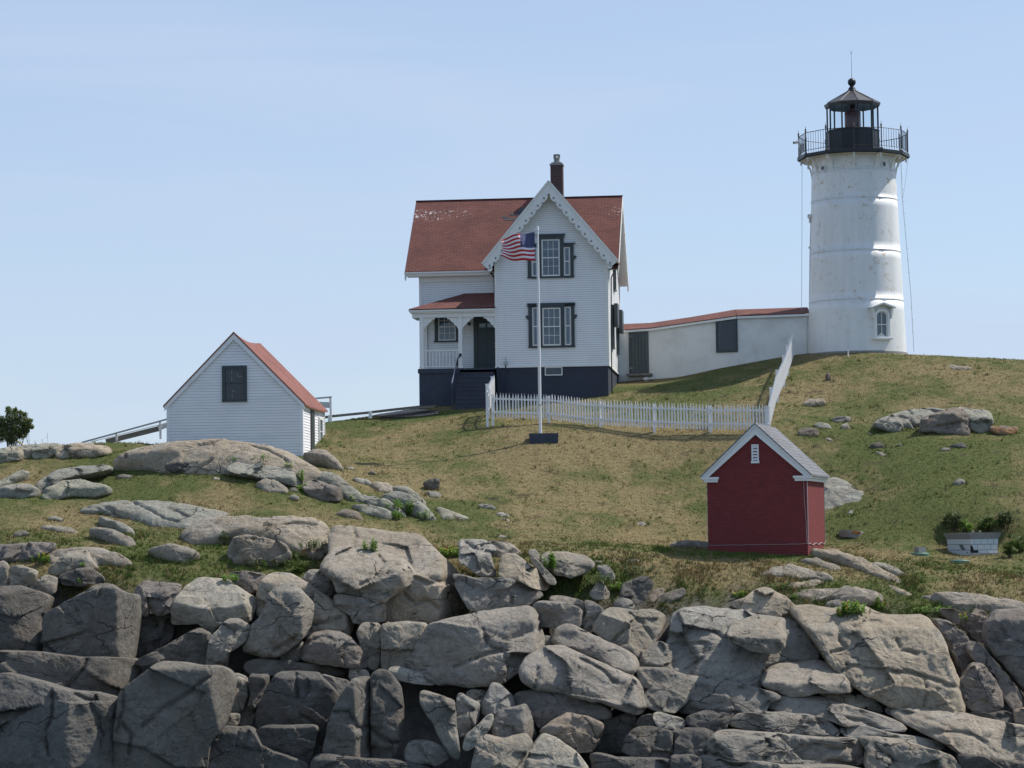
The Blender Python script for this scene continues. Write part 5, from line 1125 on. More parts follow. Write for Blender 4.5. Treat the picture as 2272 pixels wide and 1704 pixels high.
# ------------------------------------------------------------------ red oil house
c0 = P(1571.5, 1226, 88.0); OB = 9.1
oil = empty('red_brick_outbuilding', (c0.x, c0.y, OB), R(-15)); tag(oil, 'small dark red painted brick building with a grey slate roof, at the lawn edge', 'outbuilding')
w_ = 3.38/math.cos(R(15))*.995; dp = 4.2; ez = P(1571, 1070.5, 88).z+.0; cxo = w_/2; pk = P(1673.5, 944, 88).z; tp = P(1571, 1058, 88).z
sl = (pk-tp)/(cxo+.16)
f = MB(); f.prism([(0, OB-.8), (w_, OB-.8), (w_, ez), (w_, tp-.02), (cxo, pk-.18), (0, tp-.02), (0, ez)], 0, dp); f.build('wall', M['redbrick'], oil, OB)
f = MB()
for sg in (-1, 1):
    tx = cxo+sg*(cxo+.17); d_ = cxo+.17
    f.prism([(cxo, pk-.02), (tx, pk-.02-sl*d_), (tx-sg*.12, pk-.22-sl*(d_-.12)+.0), (cxo, pk-.34)], -.12, -.004)
    f.prism([(cxo, pk+.02), (tx+sg*.03, pk+.02-sl*(d_+.03)), (tx+sg*.03, pk-.05-sl*(d_+.03)), (cxo, pk-.06)], -.17, -.12)
f.build('rake_board', M['trim'], oil, OB)
f = MB()
for x0, x1 in ((-.15, .43), (w_-.45, w_+.15)):
    f.box(x0, x1, -.16, -.003, ez+.10, ez+.18); f.box(x0+.05, x1-.04, -.11, -.003, ez, ez+.10)
f.box(w_+.003, w_+.15, -.003, dp+.1, ez+.10, ez+.18); f.box(w_+.003, w_+.10, -.003, dp+.05, ez, ez+.10)
f.box(-.15, -.003, -.003, dp+.1, ez+.10, ez+.18)
f.build('cornice', M['trim'], oil, OB)
f = MB()
for sg in (-1, 1):
    tx = cxo+sg*(cxo+.21); d_ = cxo+.21
    v = [(cxo, -.19, pk+.07), (tx, -.19, pk+.07-sl*d_), (tx, dp+.15, pk+.07-sl*d_), (cxo, dp+.15, pk+.07)]; v += [(p[0], p[1], p[2]-.05) for p in v]
    f.add(v, [(0, 1, 2, 3), (7, 6, 5, 4), (0, 4, 5, 1), (1, 5, 6, 2), (3, 2, 6, 7)])
f.build('roof', M['slate'], oil, OB)
def olx(px): return (px-1571.5)/63.64/math.cos(R(15))
zt, zb = P(1680, 987, 88).z, P(1680, 1026, 88).z; x0, x1 = olx(1669), olx(1684.5)
f = MB(); f.box(x0, x0+.05, -.05, -.003, zb, zt); f.box(x1-.05, x1, -.05, -.003, zb, zt); f.box(x0+.05, x1-.05, -.05, -.003, zt-.05, zt); f.box(x0-.02, x1+.02, -.07, -.003, zb-.04, zb+.04)
vt = f.build('vent', M['trim'], oil, OB)
f = MB()
for k in range(5): z = zb+.08+k*.105; f.add([(x0+.05, -.04, z), (x1-.05, -.04, z), (x1-.05, -.008, z+.06), (x0+.05, -.008, z+.06), (x0+.05, -.04, z-.015), (x1-.05, -.04, z-.015)], [(0, 1, 2, 3), (4, 5, 1, 0)])
f.build('vent_slat', M['trim'], vt, OB)
f = MB(); f.lathe([(.001, 0), (.03, 0), (.03, .02)], 10); hx = olx(1686); hz = P(1686, 1075.5, 88).z
f = MB(); f.prism([(hx+.028*math.cos(t), hz+.028*math.sin(t)) for t in [i*math.pi/5 for i in range(10)]], -.006, .0); f.build('hole', M['dark'], oil, OB)
f = MB(); zc = P(1680, 1208.5, 88).z; rr_ = random.Random(3)
f.tube([(-.012, -.015, ez), (-.015, -.015, zc+.2), (.02, -.02, zc)] + [(.1+i*.16, -.018, zc+rr_.uniform(-.008, .008)+.0004*i) for i in range(1, 20)] + [(w_+.01, -.02, zc+.03)], .006, 5)
f.tube([(w_-.10, -.02, ez), (w_-.09, -.02, zc+1.5), (w_-.04, -.02, zc+.8), (w_-.02, -.02, zc+.03)], .007, 5); f.tube([(w_+.02, .0, ez), (w_+.015, .03, zc+.05), (w_+.02, .05, zc)], .012, 5)
f.tube([(w_+.018, .05, zc)]+[(w_+.018, .05+i*.2, zc+.03*math.sin(i*.9)) for i in range(1, 21)]+[(w_+.018, dp+.01, zc+.1), (w_+.012, dp+.01, ez)], .011, 5)
f.build('light_string', paint('grey_wire', (.45, .42, .42), .6), oil, OB)
# ------------------------------------------------------------------ lighthouse
tb = P(1902, 783, 116.0); TB = tb.z-.35
tw = empty('lighthouse', (tb.x, tb.y, TB)); tag(tw, 'white riveted iron lighthouse with a black railed gallery and lantern', 'lighthouse')
def tz(py, px=1902, D=116.0): return P(px, py, D).z
zDeck = tz(349)
def Rt(z): t = (z-tz(783))/(tz(391)-tz(783)); return 2.25+(1.935-2.25)*t
seams = [tz(671), tz(563), tz(448)]; s4 = tz(384)
N = 96
def ringprof(z0, z1): return [(Rt(z0), z0), (Rt(z1), z1)]
f = MB(); lv = [TB-.3]+seams+[s4, zDeck-.05]; prof = []
zlist = sorted(lv)
for a, b in zip(zlist[:-1], zlist[1:]):
    k = 6
    for i in range(k+1): z = a+(b-a)*i/k; prof.append((Rt(z)*(1.0 if i else 1.0), z))
f.lathe(prof, N); f.build('tower_shaft', M['tower'], tw, TB, smooth=True)
for z in seams+[s4]:
    f = MB(); r = Rt(z); f.lathe([(r-.01, z-.03), (r+.010, z-.025), (r+.010, z-.004), (r+.018, z+.0), (r+.018, z+.016), (r-.01, z+.022)], N, capt=False); f.build('seam_band', M['tower'], tw, TB)
f = MB(); f.lathe([(2.30, TB-.3), (2.30, tz(786)), (2.26, tz(786)+.02)], N, capt=False); f.build('base_ring', M['conc'], tw, TB)
# gallery deck (twelve sided), soffit and brackets
A0 = R(-7); RD = 2.58
f = MB(); f.lathe([(1.2, zDeck-.02), (RD-.05, zDeck-.02), (RD-.02, zDeck-.10), (RD, zDeck-.10), (RD, zDeck+.04), (RD-.08, zDeck+.06), (1.0, zDeck+.06)], 12, ph=A0, capt=False); f.build('gallery_deck', M['black'], tw, TB)
f = MB(); f.lathe([(1.7, zDeck-.07), (1.9, zDeck-.03)], 48, capt=False); f.lathe([(1.88, zDeck-.12), (RD-.12, zDeck-.115)], 12, ph=A0, capt=False); f.build('gallery_soffit', paint('stained_cream_paint', (.60, .58, .50), .6, .3, (.35, .24, .14), 5), tw, TB)
for k in range(12):
    a = A0+k*math.pi/6; dx, dy = math.sin(a), -math.cos(a); tx, ty = math.cos(a), math.sin(a)
    pr_ = []; z0 = zDeck-1.15; r0 = Rt(z0)-.01
    for i in range(11):
        t = i/10*math.pi/2; pr_.append((r0+(RD-.18-r0)*(1-math.cos(t)), z0+1.02*math.sin(t)))
    out = pr_; inn = [(max(r-.0, 0)-.07 if i else r, z+.0) for i, (r, z) in enumerate(pr_)]
    f = MB(); vs_ = []
    for s_ in (-.035, .035):
        vs_ += [(dx*r+tx*s_, dy*r+ty*s_, z) for r, z in out]+[(dx*(r-.075)+tx*s_, dy*(r-.075)+ty*s_, z+.045) for r, z in out]
    n_ = 11; fs_ = []
    for i in range(10):
        fs_ += [(i, i+1, n_+i+1, n_+i), (2*n_+i, 3*n_+i, 3*n_+i+1, 2*n_+i+1), (i, 2*n_+i, 2*n_+i+1, i+1), (n_+i, n_+i+1, 3*n_+i+1, 3*n_+i)]
    f.add(vs_, fs_)
    # pendant
    f.lathe([(.001, zDeck-.34), (.035, zDeck-.30), (.05, zDeck-.24), (.03, zDeck-.20), (.05, zDeck-.17), (.05, zDeck-.10)], 8, (dx*(RD-.17), dy*(RD-.17)))
    f.build('gallery_bracket', M['trim'] if k else M['trim'], tw, TB)
# railing
RR = RD-.08; rb, rt_ = zDeck+.20, zDeck+1.02
vx = [(math.sin(A0+k*math.pi/6)*RR, -math.cos(A0+k*math.pi/6)*RR) for k in range(12)]
f = MB()
for k in range(12):
    a, b = vx[k], vx[(k+1) % 12]
    f.tube([(a[0], a[1], rt_), (b[0], b[1], rt_)], .016, 6)
rl = f.build('gallery_railing', M['black'], tw, TB)
f = MB()
for k in range(12):
    a, b = vx[k], vx[(k+1) % 12]; f.tube([(a[0], a[1], rb), (b[0], b[1], rb)], .014, 6)
f.build('lower_rail', M['black'], rl, TB)
f = MB(); br0 = None
for k in range(12):
    a, b = vx[k], vx[(k+1) % 12]
    for i in range(1, 8):
        x = a[0]+(b[0]-a[0])*i/8; y = a[1]+(b[1]-a[1])*i/8; m_ = MB()
        f.tube([(x, y, rb), (x, y, rt_)], .0095, 5)
f.build('baluster', M['black'], rl, TB)
for k in range(12):
    x, y = vx[k]; f = MB(); f.tube([(x, y, zDeck), (x, y, rt_+.05)], .026, 8)
    f.lathe([(.026, rt_+.04), (.05, rt_+.07), (.03, rt_+.10), (.045, rt_+.14), (.012, rt_+.20), (.004, rt_+.32)], 8, (x, y)); f.lathe([(.05, zDeck+.05), (.05, zDeck+.10), (.026, zDeck+.13)], 8, (x, y))
    f.build('railing_post', M['black'], rl, TB)
# lantern: parapet, mullions, panes, roof
AL = R(4); z0 = zDeck+.06; zp = tz(291); zg = tz(240)
RL = 1.20
f = MB(); f.lathe([(RL, z0), (RL, zp-.05), (RL+.04, zp-.05), (RL+.04, zp), (RL-.06, zp)], 10, ph=AL, capt=False); f.lathe([(RL+.05, z0), (RL+.05, z0+.10), (RL, z0+.12)], 10, ph=AL, capt=False); f.lathe([(.001, zp-.02), (RL-.05, zp-.02)], 10, ph=AL, capt=False)
pa = f.build('lantern_parapet', M['black'], tw, TB)
f = MB(); a = AL-R(54); 
for k in range(10):     # plate joints
    a = AL+k*R(36); x, y = math.sin(a)*RL, -math.cos(a)*RL; f.tube([(x, y, z0+.1), (x, y, zp-.05)], .022, 6)
f.build('parapet_rib', M['black'], pa, TB)
for k in range(10):
    a, b = AL+k*R(36), AL+(k+1)*R(36); r = RL-.03
    p, q_ = (math.sin(a)*r, -math.cos(a)*r), (math.sin(b)*r, -math.cos(b)*r)
    f = MB(); f.tube([(p[0], p[1], zp), (p[0], p[1], zg+.1)], .038, 6); f.build('mullion', M['black'], tw, TB)
    f = MB(); f.add([(p[0], p[1], zp), (q_[0], q_[1], zp), (q_[0], q_[1], zg+.1), (p[0], p[1], zg+.1)], [(0, 1, 2, 3)]); f.build('lantern_pane', M['lglass'], tw, TB)
RE = 1.30; ap = tz(203)
f = MB(); f.lathe([(RE-.12, zg+.02), (RE-.06, zg+.02), (RE-.02, zg+.10), (RE, zg+.13), (RE, zg+.18), (.22, ap), (.001, ap+.02)], 10, ph=AL, capt=False)
f.lathe([(.001, zg+.12), (RE-.12, zg+.02)], 10, ph=AL, capt=False)
f.build('lantern_roof', M['lroof'], tw, TB)
f = MB()
for k in range(10):
    a = AL+k*R(36); f.tube([(math.sin(a)*RE, -math.cos(a)*RE, zg+.185), (math.sin(a)*.22, -math.cos(a)*.22, ap+.01)], .02, 5)
f.build('roof_seam', M['lroof'], tw, TB)
bc = tz(182.3); br_ = .19
f = MB(); f.lathe([(.215, ap-.01), (.215, ap+.06), (.16, ap+.09), (.17, ap+.14), (.12, ap+.20), (.085, bc-.17), (.10, bc-.15)], 20, capt=False)
f.lathe([(max(.001, br_*math.cos(t)), bc+br_*math.sin(t)) for t in [(-.5+i/14)*math.pi for i in range(15)]], 24, capt=False); f.build('ventilator_ball', M['black'], tw, TB, smooth=True)
f = MB(); f.tube([(0, 0, bc+.15), (0, 0, tz(120))], [.014, .008], 6)
for s_ in (-1, 0, 1): f.tube([(0, 0, tz(122)), (s_*.06, s_*.02, tz(112))], .006, 5)
f.build('lightning_rod', M['greymetal'], tw, TB)
f = MB(); f.lathe([(.30, zp), (.34, zp+.08), (.37, zp+.15), (.37, zp+.85), (.32, zp+.92), (.001, zp+.96)], 28); f.lathe([(.12, zp+.9), (.12, zg+.1)], 10)
f.build('red_lens', M['redlens'], tw, TB, smooth=True)
# portholes and arched window
for px, py in ((1823.5, 382), (1954, 376.5)):
    a = math.asin((px-1898)/93.5); z = tz(py-1); r = Rt(z)
    o_ = Vector((math.sin(a), -math.cos(a), 0)); t_ = Vector((math.cos(a), math.sin(a), 0)); c = o_*(r-.02)+Vector((0, 0, z))
    n_ = 20; f = MB(); vs_ = []
    for rad_, ou in ((.18, 0), (.18, .07), (.12, .07), (.12, -.02)):
        vs_ += [c+o_*ou+t_*rad_*math.cos(2*math.pi*i/n_)+Vector((0, 0, rad_*math.sin(2*math.pi*i/n_))) for i in range(n_)]
    f.add(vs_, [(j*n_+i, j*n_+(i+1) % n_, (j+1)*n_+(i+1) % n_, (j+1)*n_+i) for j in range(3) for i in range(n_)])
    ph_ = f.build('porthole', M['tower'], tw, TB); f = MB(); f.add([c+o_*.025+t_*.125*math.cos(2*math.pi*i/n_)+Vector((0, 0, .125*math.sin(2*math.pi*i/n_))) for i in range(n_)], [tuple(range(n_))]); f.build('pane', M['glass'], ph_, TB)
a = math.asin((1941.5-1901)/107); o_ = Vector((math.sin(a), -math.cos(a), 0)); t_ = Vector((math.cos(a), math.sin(a), 0))
zb, zt = tz(755.5), tz(699.5); rad_ = Rt(zb)
def W(u, v, ou): return o_*(rad_+ou-.02)+t_*u+Vector((0, 0, v))
def slab(f, poly, o0, o1):
    n_ = len(poly); f.add([W(u, v, o0) for u, v in poly]+[W(u, v, o1) for u, v in poly], [tuple(range(n_)), tuple(range(2*n_-1, n_-1, -1))]+[(i, (i+1) % n_, n_+(i+1) % n_, n_+i) for i in range(n_)])
ww = .285; arch = lambda w_, top_: [(w_*math.cos(t), top_-w_*.7+w_*.7*math.sin(t)) for t in [i*math.pi/12 for i in range(13)]]
def ringed(f, wo, wi, zb_o, zb_i, to, ti, o0, o1):
    po = [(wo, zb_o)]+arch(wo, to)+[(-wo, zb_o)]; pi_ = [(wi, zb_i)]+arch(wi, ti)+[(-wi, zb_i)]; n_ = len(po)
    vs_ = [W(u, v, o1) for u, v in po]+[W(u, v, o1) for u, v in pi_]+[W(u, v, o0) for u, v in po]+[W(u, v, o0) for u, v in pi_]
    fs_ = []
    for i in range(n_):
        j = (i+1) % n_; fs_ += [(i, j, n_+j, n_+i), (i, 2*n_+i, 2*n_+j, j), (n_+i, n_+j, 3*n_+j, 3*n_+i)]
    f.add(vs_, fs_)
f = MB(); ringed(f, .40, ww, zb-.05, zb, zt+.10, zt, -.12, .10)
slab(f, [(-.48, zb-.13), (.48, zb-.13), (.50, zb-.05), (-.50, zb-.05)], -.1, .16)
wf = f.build('arched_window', M['trim'], tw, TB)
f = MB(); zh = zt+.10
slab(f, [(-.62, zh+.02), (0, zh+.22), (.62, zh+.02), (.62, zh+.08), (0, zh+.29), (-.62, zh+.08)], -.12, .28)
for s_ in (-1, 1): slab(f, [(s_*.43, zh+.02), (s_*.55, zh+.05), (s_*.52, zh-.20), (s_*.47, zh-.42), (s_*.42, zh-.45)], -.08, .16)
f.build('window_hood', M['tower'], wf, TB)
f = MB(); ringed(f, ww, ww-.045, zb, zb+.05, zt, zt-.045, .0, .04); zm = (zb+zt)/2-.02
slab(f, [(-ww+.04, zm-.02), (ww-.04, zm-.02), (ww-.04, zm+.02), (-ww+.04, zm+.02)], .0, .045); slab(f, [(-.014, zb+.04), (.014, zb+.04), (.014, zt-.04), (-.014, zt-.04)], .0, .035)
f.build('sash', M['trim'], wf, TB)
f = MB(); po = [(ww-.03, zb+.03)]+arch(ww-.03, zt-.03)+[(-ww+.03, zb+.03)]; f.add([W(u, v, .012) for u, v in po], [tuple(range(len(po)))]); f.build('pane', M['glass'], wf, TB)
# cables, camera, fittings on the tower
f = MB(); f.tube([(-2.42, -.4, zDeck-.1), (-2.50, -.6, zDeck-3), (-2.62, -.8, tz(690))], .010, 5); f.build('cable', M['greymetal'], tw, TB)
f = MB(); f.tube([(2.16, -.2, zDeck-.1), (2.2, -.2, zDeck-2), (2.50, -.2, zDeck-6.5), (2.58, -.2, tz(783))], .012, 5)
for i in range(14): z = zDeck-1-i*.55; f.bar((2.17+.05*i*.55, -.2, z), (2.25+.05*i*.55, -.2, z), .012)
f.tube([(2.5, -.3, zDeck-.1), (2.3, -.25, zDeck-1.5), (2.2, -.2, zDeck-2)], .006, 4); f.build('cable', M['greymetal'], tw, TB)
f = MB(); x, y = vx[9]; zz_ = zDeck+.75
f.tube([(x-.22, y-.12, zz_), (x+.02, y-.12, zz_+.05)], .07, 10); f.tube([(x-.02, y-.12, zz_-.02), (x+.06, y-.12, zz_-.35), (x+.08, y, zz_-.65)], .045, 8); f.box(x+.05, x+.25, y-.16, y-.02, zz_-.40, zz_-.05)
cm_ = f.build('security_camera', M['trim'], tw, TB); f = MB(); f.tube([(x-.27, y-.12, zz_-.008), (x-.20, y-.12, zz_)], .06, 10); f.build('camera_lens', M['black'], cm_, TB)
f = MB(); x, y = vx[5]; f.box(x-.02, x+.17, y-.10, y, zDeck+.35, zDeck+.75); f.lathe([(.06, zDeck+.10), (.10, zDeck+.16), (.02, zDeck+.24)], 8, (x+.2, y)); f.build('fog_sensor', M['greymetal'], tw, TB)
f = MB(); z = tz(477); r = Rt(z); f.box(-r-.16, -r+.1, -.15, .15, z-.10, z+.05); f.tube([(-r-.07, 0, z-.1), (-r-.05, 0, z-.35)], .05, 8); f.tube([(-r-.02, 0, z-.3), (-Rt(z-1.6)-.02, 0, tz(548)), (-Rt(z-4)-.02, 0, tz(690))], .018, 6); z = tz(548); r = Rt(z); f.box(-r-.09, -r+.05, -.08, .08, z-.04, z+.04)
f.build('side_fitting', M['tower'], tw, TB)

# ------------------------------------------------------------------ flagpole, flag
fp = P(1199, 963, 101.2); fz = gz(fp.x, fp.y)
pole = empty('flagpole', (fp.x, fp.y, fp.z)); tag(pole, 'tall white flagpole on a dark blue block, in front of the picket fence', 'flagpole')
topz = P(1185, 511, 101.2).z-fp.z
f = MB(); f.tube([(0, 0, -.02), (0, 0, topz*.5), (0, 0, topz)], [.062, .050, .034], 16); f.build('pole', M['pole'], pole)
f = MB(); f.lathe([(.001, topz+.16), (.03, topz+.15), (.05, topz+.11), (.035, topz+.06), (.05, topz+.04), (.05, topz)], 14); f.box(-.13, .0, -.02, .02, topz+.02, topz+.06); f.build('finial', M['pole'], pole)
f = MB(); f.prism([(-.46, .02), (.72, .02), (.70, -.50), (-.40, -.55)], -.3, .4); f.build('base_block', M['navy'], pole)
f = MB(); f.tube([(-.055, -.05, topz), (-.075, -.07, topz*.5), (-.06, -.06, 1.2)], .006, 5); f.build('halyard', M['trim'], pole)
f = MB(); f.box(-.09, .09, -.10, -.06, 1.15, 1.19); f.build('cleat', M['greymetal'], pole)
# flag: 13 stripes, canton next to the pole (the fly streams to the left)
hz1 = P(1181, 515, 101.2).z; HO = 1.16; LE = 1.35
def fpt(u, v):   # u 0..1 from hoist, v 0..1 from top
    x = -u*LE*(1-.02*math.sin(v*5)); y = -.05 + .16*math.sin(u*9.0+v*2.2)*min(1, u*3) + .10*math.sin(u*4+v*5+1)*u
    z = -v*HO*(1-.26*u**1.5) - .16*u - .05*u*math.sin(u*8+v*3) - .10*u*u*(1-v)
    if v > .35 and u > .55: y -= .16*math.sin((u-.55)/.45*math.pi)*math.sin((v-.35)/.65*math.pi); x += .04*math.sin((v-.35)/.65*math.pi)
    return Vector((x, y, z))
flag = empty('national_flag', (fp.x-.09-.04, fp.y-.02, hz1)); tag(flag, 'striped red and white flag with a blue starred corner, streaming left from the pole top', 'flag')
NU, NV = 60, 52
f = MB(); vs_ = [fpt(i/NU, j/NV) for j in range(NV+1) for i in range(NU+1)]; f.v = [tuple(p) for p in vs_]
for j in range(NV):
    for i in range(NU):
        st_ = int(j/NV*13); blue = (i/NU < .42 and st_ < 7); f.f.append((j*(NU+1)+i, j*(NU+1)+i+1, (j+1)*(NU+1)+i+1, (j+1)*(NU+1)+i)); f.mi.append(2 if blue else (0 if st_ % 2 == 0 else 1))
f.build('cloth', [M['cloth_r'], M['cloth_w'], M['cloth_b']], flag, smooth=True)
f = MB()
for r_ in range(9):
    for c_ in range(6 if r_ % 2 == 0 else 5):
        u = (.035+.07*c_+(0 if r_ % 2 == 0 else .035)); v = (.045+.057*r_)
        for side in (-1, 1):
            c0_ = fpt(u, v); du = (fpt(u+.01, v)-c0_).normalized(); dv = (fpt(u, v+.01)-c0_).normalized(); n_ = du.cross(dv).normalized()*side*.004
            f.add([c0_+n_+du*(.021 if k % 2 == 0 else .009)*math.cos(k*math.pi/5)+dv*(.021 if k % 2 == 0 else .009)*math.sin(k*math.pi/5) for k in range(10)], [tuple(range(10))])
f.build('star', M['cloth_w'], flag)

# ------------------------------------------------------------------ picket fences
def picket_mesh(h=1.04, w_=.062, t=.02):
    f = MB(); f.prism([(-w_/2, 0), (w_/2, 0), (w_/2, h-.16), (w_*.36, h-.12), (0, h), (-w_*.36, h-.12), (-w_/2, h-.16)], -t/2, t/2); return f
def fence(pts, label, n, npost, h=1.04, zoff=.04, postside=.05, grp='white picket fences', jit=.009):
    """pts: list of world points (base line); pickets along it"""
    root = empty('picket_fence', pts[0]); tag(root, label, 'fence', grp)
    seg = [(pts[i+1]-pts[i]).length for i in range(len(pts)-1)]; tot = sum(seg)
    def at(t):
        s_ = t*tot
        for i, l in enumerate(seg):
            if s_ <= l or i == len(seg)-1: return pts[i].lerp(pts[i+1], min(1, s_/l)), (pts[i+1]-pts[i]).normalized()
            s_ -= l
    o0 = pts[0]; first = None; rr_ = random.Random(n)
    for k in range(n):
        p, d = at((k+.5)/n); p = p-o0
        if first is None: first = picket_mesh(h).build('picket', M['fence'], root); c = first
        else: c = first.copy(); COL.objects.link(c); c.parent = root
        c.location = (p.x, p.y, p.z+zoff+rr_.uniform(-jit, jit)*2); c.rotation_euler = (0, rr_.uniform(-.022, .022), math.atan2(d.y, d.x))
    nst = max(6, len(pts)*4)
    for zr in (h*.28-.05, h*.76):
        f = MB()
        for i in range(nst):
            a, d = at(i/nst); b, _ = at((i+1)/nst); nrm = Vector((-d.y, d.x, 0)).normalized()*.03
            f.bar(a-o0+nrm+Vector((0, 0, zr+zoff)), b-o0+nrm+Vector((0, 0, zr+zoff)), .04, .07)
        f.build('rail', M['fence'], root)
    for k in range(npost):
        p, d = at(k/(npost-1)); nrm = Vector((-d.y, d.x, 0)).normalized()*(.05+.055*postside/.05); p = p-o0+nrm
        f = MB(); f.box(p.x-.055, p.x+.055, p.y-.055, p.y+.055, p.z-.35, p.z+h*.93); f.box(p.x-.07, p.x+.07, p.y-.07, p.y+.07, p.z+h*.93, p.z+h*.97); f.build('fence_post', M['fence'], root)
    return root
def gp(px, py, Y): p = P(px, py, Y); return p
FL = [gp(1093, 929, 104.2), gp(1225, 933, 104.0), gp(1300, 943, 103.2), gp(1436, 950.5, 102.2), gp(1568, 955, 101.5), gp(1704, 957, 101.0)]
fence(FL, 'long front run of white pickets crossing the lawn behind the flagpole', 91, 6)
FR = [gp(1706, 957, 101.0), gp(1722, 892, 104.5), gp(1743, 845, 107.5), gp(1754, 811, 111), gp(1761, 790, 115.4)]
fence(FR, 'right-hand run of white pickets climbing the slope towards the passage', 96, 7, postside=.05)
LF = [gp(1087, 929, 104.2), gp(1083, 918, 105.2), gp(1090, 903, 106.6), gp(1098, 893, 107.6)]
fence(LF, 'short left run of white pickets going back towards the porch steps', 26, 3, h=1.15)

# ------------------------------------------------------------------ ramp railing and boardwalk behind the shed
rr0 = empty('ramp_railing', P(371, 970, 107)); tag(rr0, 'grey handrail of a sloping ramp seen at both sides behind the white shed', 'railing'); o0 = rr0.location.copy()
def q3(px, py, Y): return P(px, py, Y)-o0
f = MB(); f.bar(q3(181, 982, 107), q3(371, 930, 107), .05, .07); f.bar(q3(371, 930, 107), q3(701, 884, 107), .05, .07); f.bar(q3(701, 884, 107), q3(736, 881, 107), .05, .07); f.build('top_rail', M['oldwood'] if 0 else paint('grey_rail_paint', (.42, .46, .48), .6, .2), rr0)
f = MB(); f.bar(q3(200, 981, 107), q3(371, 938, 107), .03, .03); f.build('middle_rail', M['fence'], rr0)
f = MB(); f.bar(q3(235, 980, 107.1), q3(352, 951, 107.1), .04, .22); f.build('side_board', M['oldwood'], rr0)
f = MB(); f.bar(q3(352, 949, 107.1), q3(371, 943, 107.1), .04, .22); M['prb'] = paint('pale_rail_board', (.52, .57, .60), .6, .2); f.build('side_board', M['prb'], rr0)
f = MB(); f.bar(q3(705, 898, 107.1), q3(736, 899, 107.1), .04, .25); f.build('side_board', M['prb'], rr0)
for px, pt, pb in ((258, 960, 976), (355, 933, 972), (733, 881, 934)):
    f = MB(); f.bar(q3(px, pt, 107.05), q3(px+1.5, pb+2, 107.05), .09, .09); f.build('post', M['fence'], rr0)
bwk = empty('boardwalk', P(730, 926, 109.5)); tag(bwk, 'low weathered boardwalk along the skyline between the shed and the house', 'boardwalk'); o0 = bwk.location.copy()
L1 = [(700, 928), (740, 922), (815, 914.5), (870, 908), (925, 902), (965, 900)]
f = MB()
for (a, b), (c, d) in zip(L1[:-1], L1[1:]): f.bar(q3(a, b+1.5, 109.6), q3(c, d+1.5, 109.6), .06, .10)
f.build('edge_beam', M['oldwood'], bwk)
f = MB()
for i in range(70):
    t = i/69*4.999; k = int(t); u = t-k; a = L1[k]; c = L1[k+1]; px = a[0]+(c[0]-a[0])*u; py = a[1]+(c[1]-a[1])*u
    p = q3(px, py-1, 109.6); f.box(p.x-.03, p.x+.03, p.y-.03, p.y+1.1, p.z-.02, p.z+.015)
f.build('deck_planks', M['oldwood'], bwk)
for px, py in ((731, 924), (821.5, 913)):
    f = MB(); p = q3(px, py, 109.4); f.box(p.x-.07, p.x+.07, p.y-.04, p.y+.04, p.z-.30, p.z+.02); f.build('support_post', M['fence'], bwk)
# bare gravel path beside the house
f = MB(); pp = [(820, 924), (880, 914), (935, 909), (975, 914), (972, 920), (930, 925), (860, 928)]
hp = [hit(*p) for p in pp]; cc = sum(hp, Vector())/len(hp)
ring = []
for i in range(len(hp)):
    a, b = hp[i], hp[(i+1) % len(hp)]
    for t in (0, .33, .66): p = a.lerp(b, t); ring.append(Vector((p.x, p.y, gz(p.x, p.y)+.03)))
rows = [ring]+[[Vector((cc.x+(p.x-cc.x)*s_, cc.y+(p.y-cc.y)*s_, gz(cc.x+(p.x-cc.x)*s_, cc.y+(p.y-cc.y)*s_)+.04)) for p in ring] for s_ in (.8, .6, .4, .2)]
n_ = len(ring); f.add([p for r_ in rows for p in r_], [(j*n_+i, j*n_+(i+1) % n_, (j+1)*n_+(i+1) % n_, (j+1)*n_+i) for j in range(4) for i in range(n_)]+[tuple(4*n_+i for i in range(n_))])
tag(f.build('path', paint('pinkish_gravel', (.25, .21, .18), .95, .3, None, 6, stretch=(1, 1, 1))), 'bare pinkish gravel path left of the porch steps', 'path', kind='structure')

# ------------------------------------------------------------------ small things on the lawn
def put(name, px, py, label, cat, grp=None, rz=0, dz=0):
    p = hit(px, py); e = empty(name, (p.x, p.y, p.z+dz), rz); tag(e, label, cat, grp); return e
# block-walled planter / cistern
c = hit(2178, 1233); ci = empty('block_cistern', (c.x, c.y, c.z)); ci.rotation_euler = (0, 0, R(0)); tag(ci, 'white block-walled cistern with a broken corner and grey rim, right edge of the lawn', 'cistern')
# plan: two visible walls meeting at a corner that points at the camera
k = 90.0/5600
def cz_(py): return P(2180, py, c.y).z-c.z
K0 = (2153-2178)*k; Lx = (2112.5-2178)*k; Rx_ = (2219-2178)*k
corner = (K0, 0); lft = (Lx, .75); rgt = (Rx_, .55); bk = (Lx+Rx_-K0, 1.4)
def offp(o_): m_ = ((K0+bk[0])/2, .7); return [(p[0]+(p[0]-m_[0])*o_, p[1]+(p[1]-m_[1])*o_) for p in (corner, rgt, bk, lft)]
f = MB(); wl = [offp(0), offp(.06)]; z0 = cz_(1227); z1 = cz_(1196); n_ = 4
f.add([(x, y, z0-.3) for x, y in wl[0]]+[(x, y, z1) for x, y in wl[1]], [(i, (i+1) % 4, 4+(i+1) % 4, 4+i) for i in range(4)]); f.build('block_wall', M['block'], ci)
f = MB(); a_, b_ = offp(.07), offp(.20); z2 = cz_(1184)
f.add([(x, y, z1) for x, y in a_]+[(x, y, z2) for x, y in b_]+[(x, y, z2+.03) for x, y in offp(.22)], [(j*4+i, j*4+(i+1) % 4, j*4+4+(i+1) % 4, j*4+4+i) for j in range(2) for i in range(4)]+[(8, 9, 10, 11), (3, 2, 1, 0)]); f.build('rim', paint('grey_cement_rim', (.26, .26, .27), .8, .3, None, 5), ci)
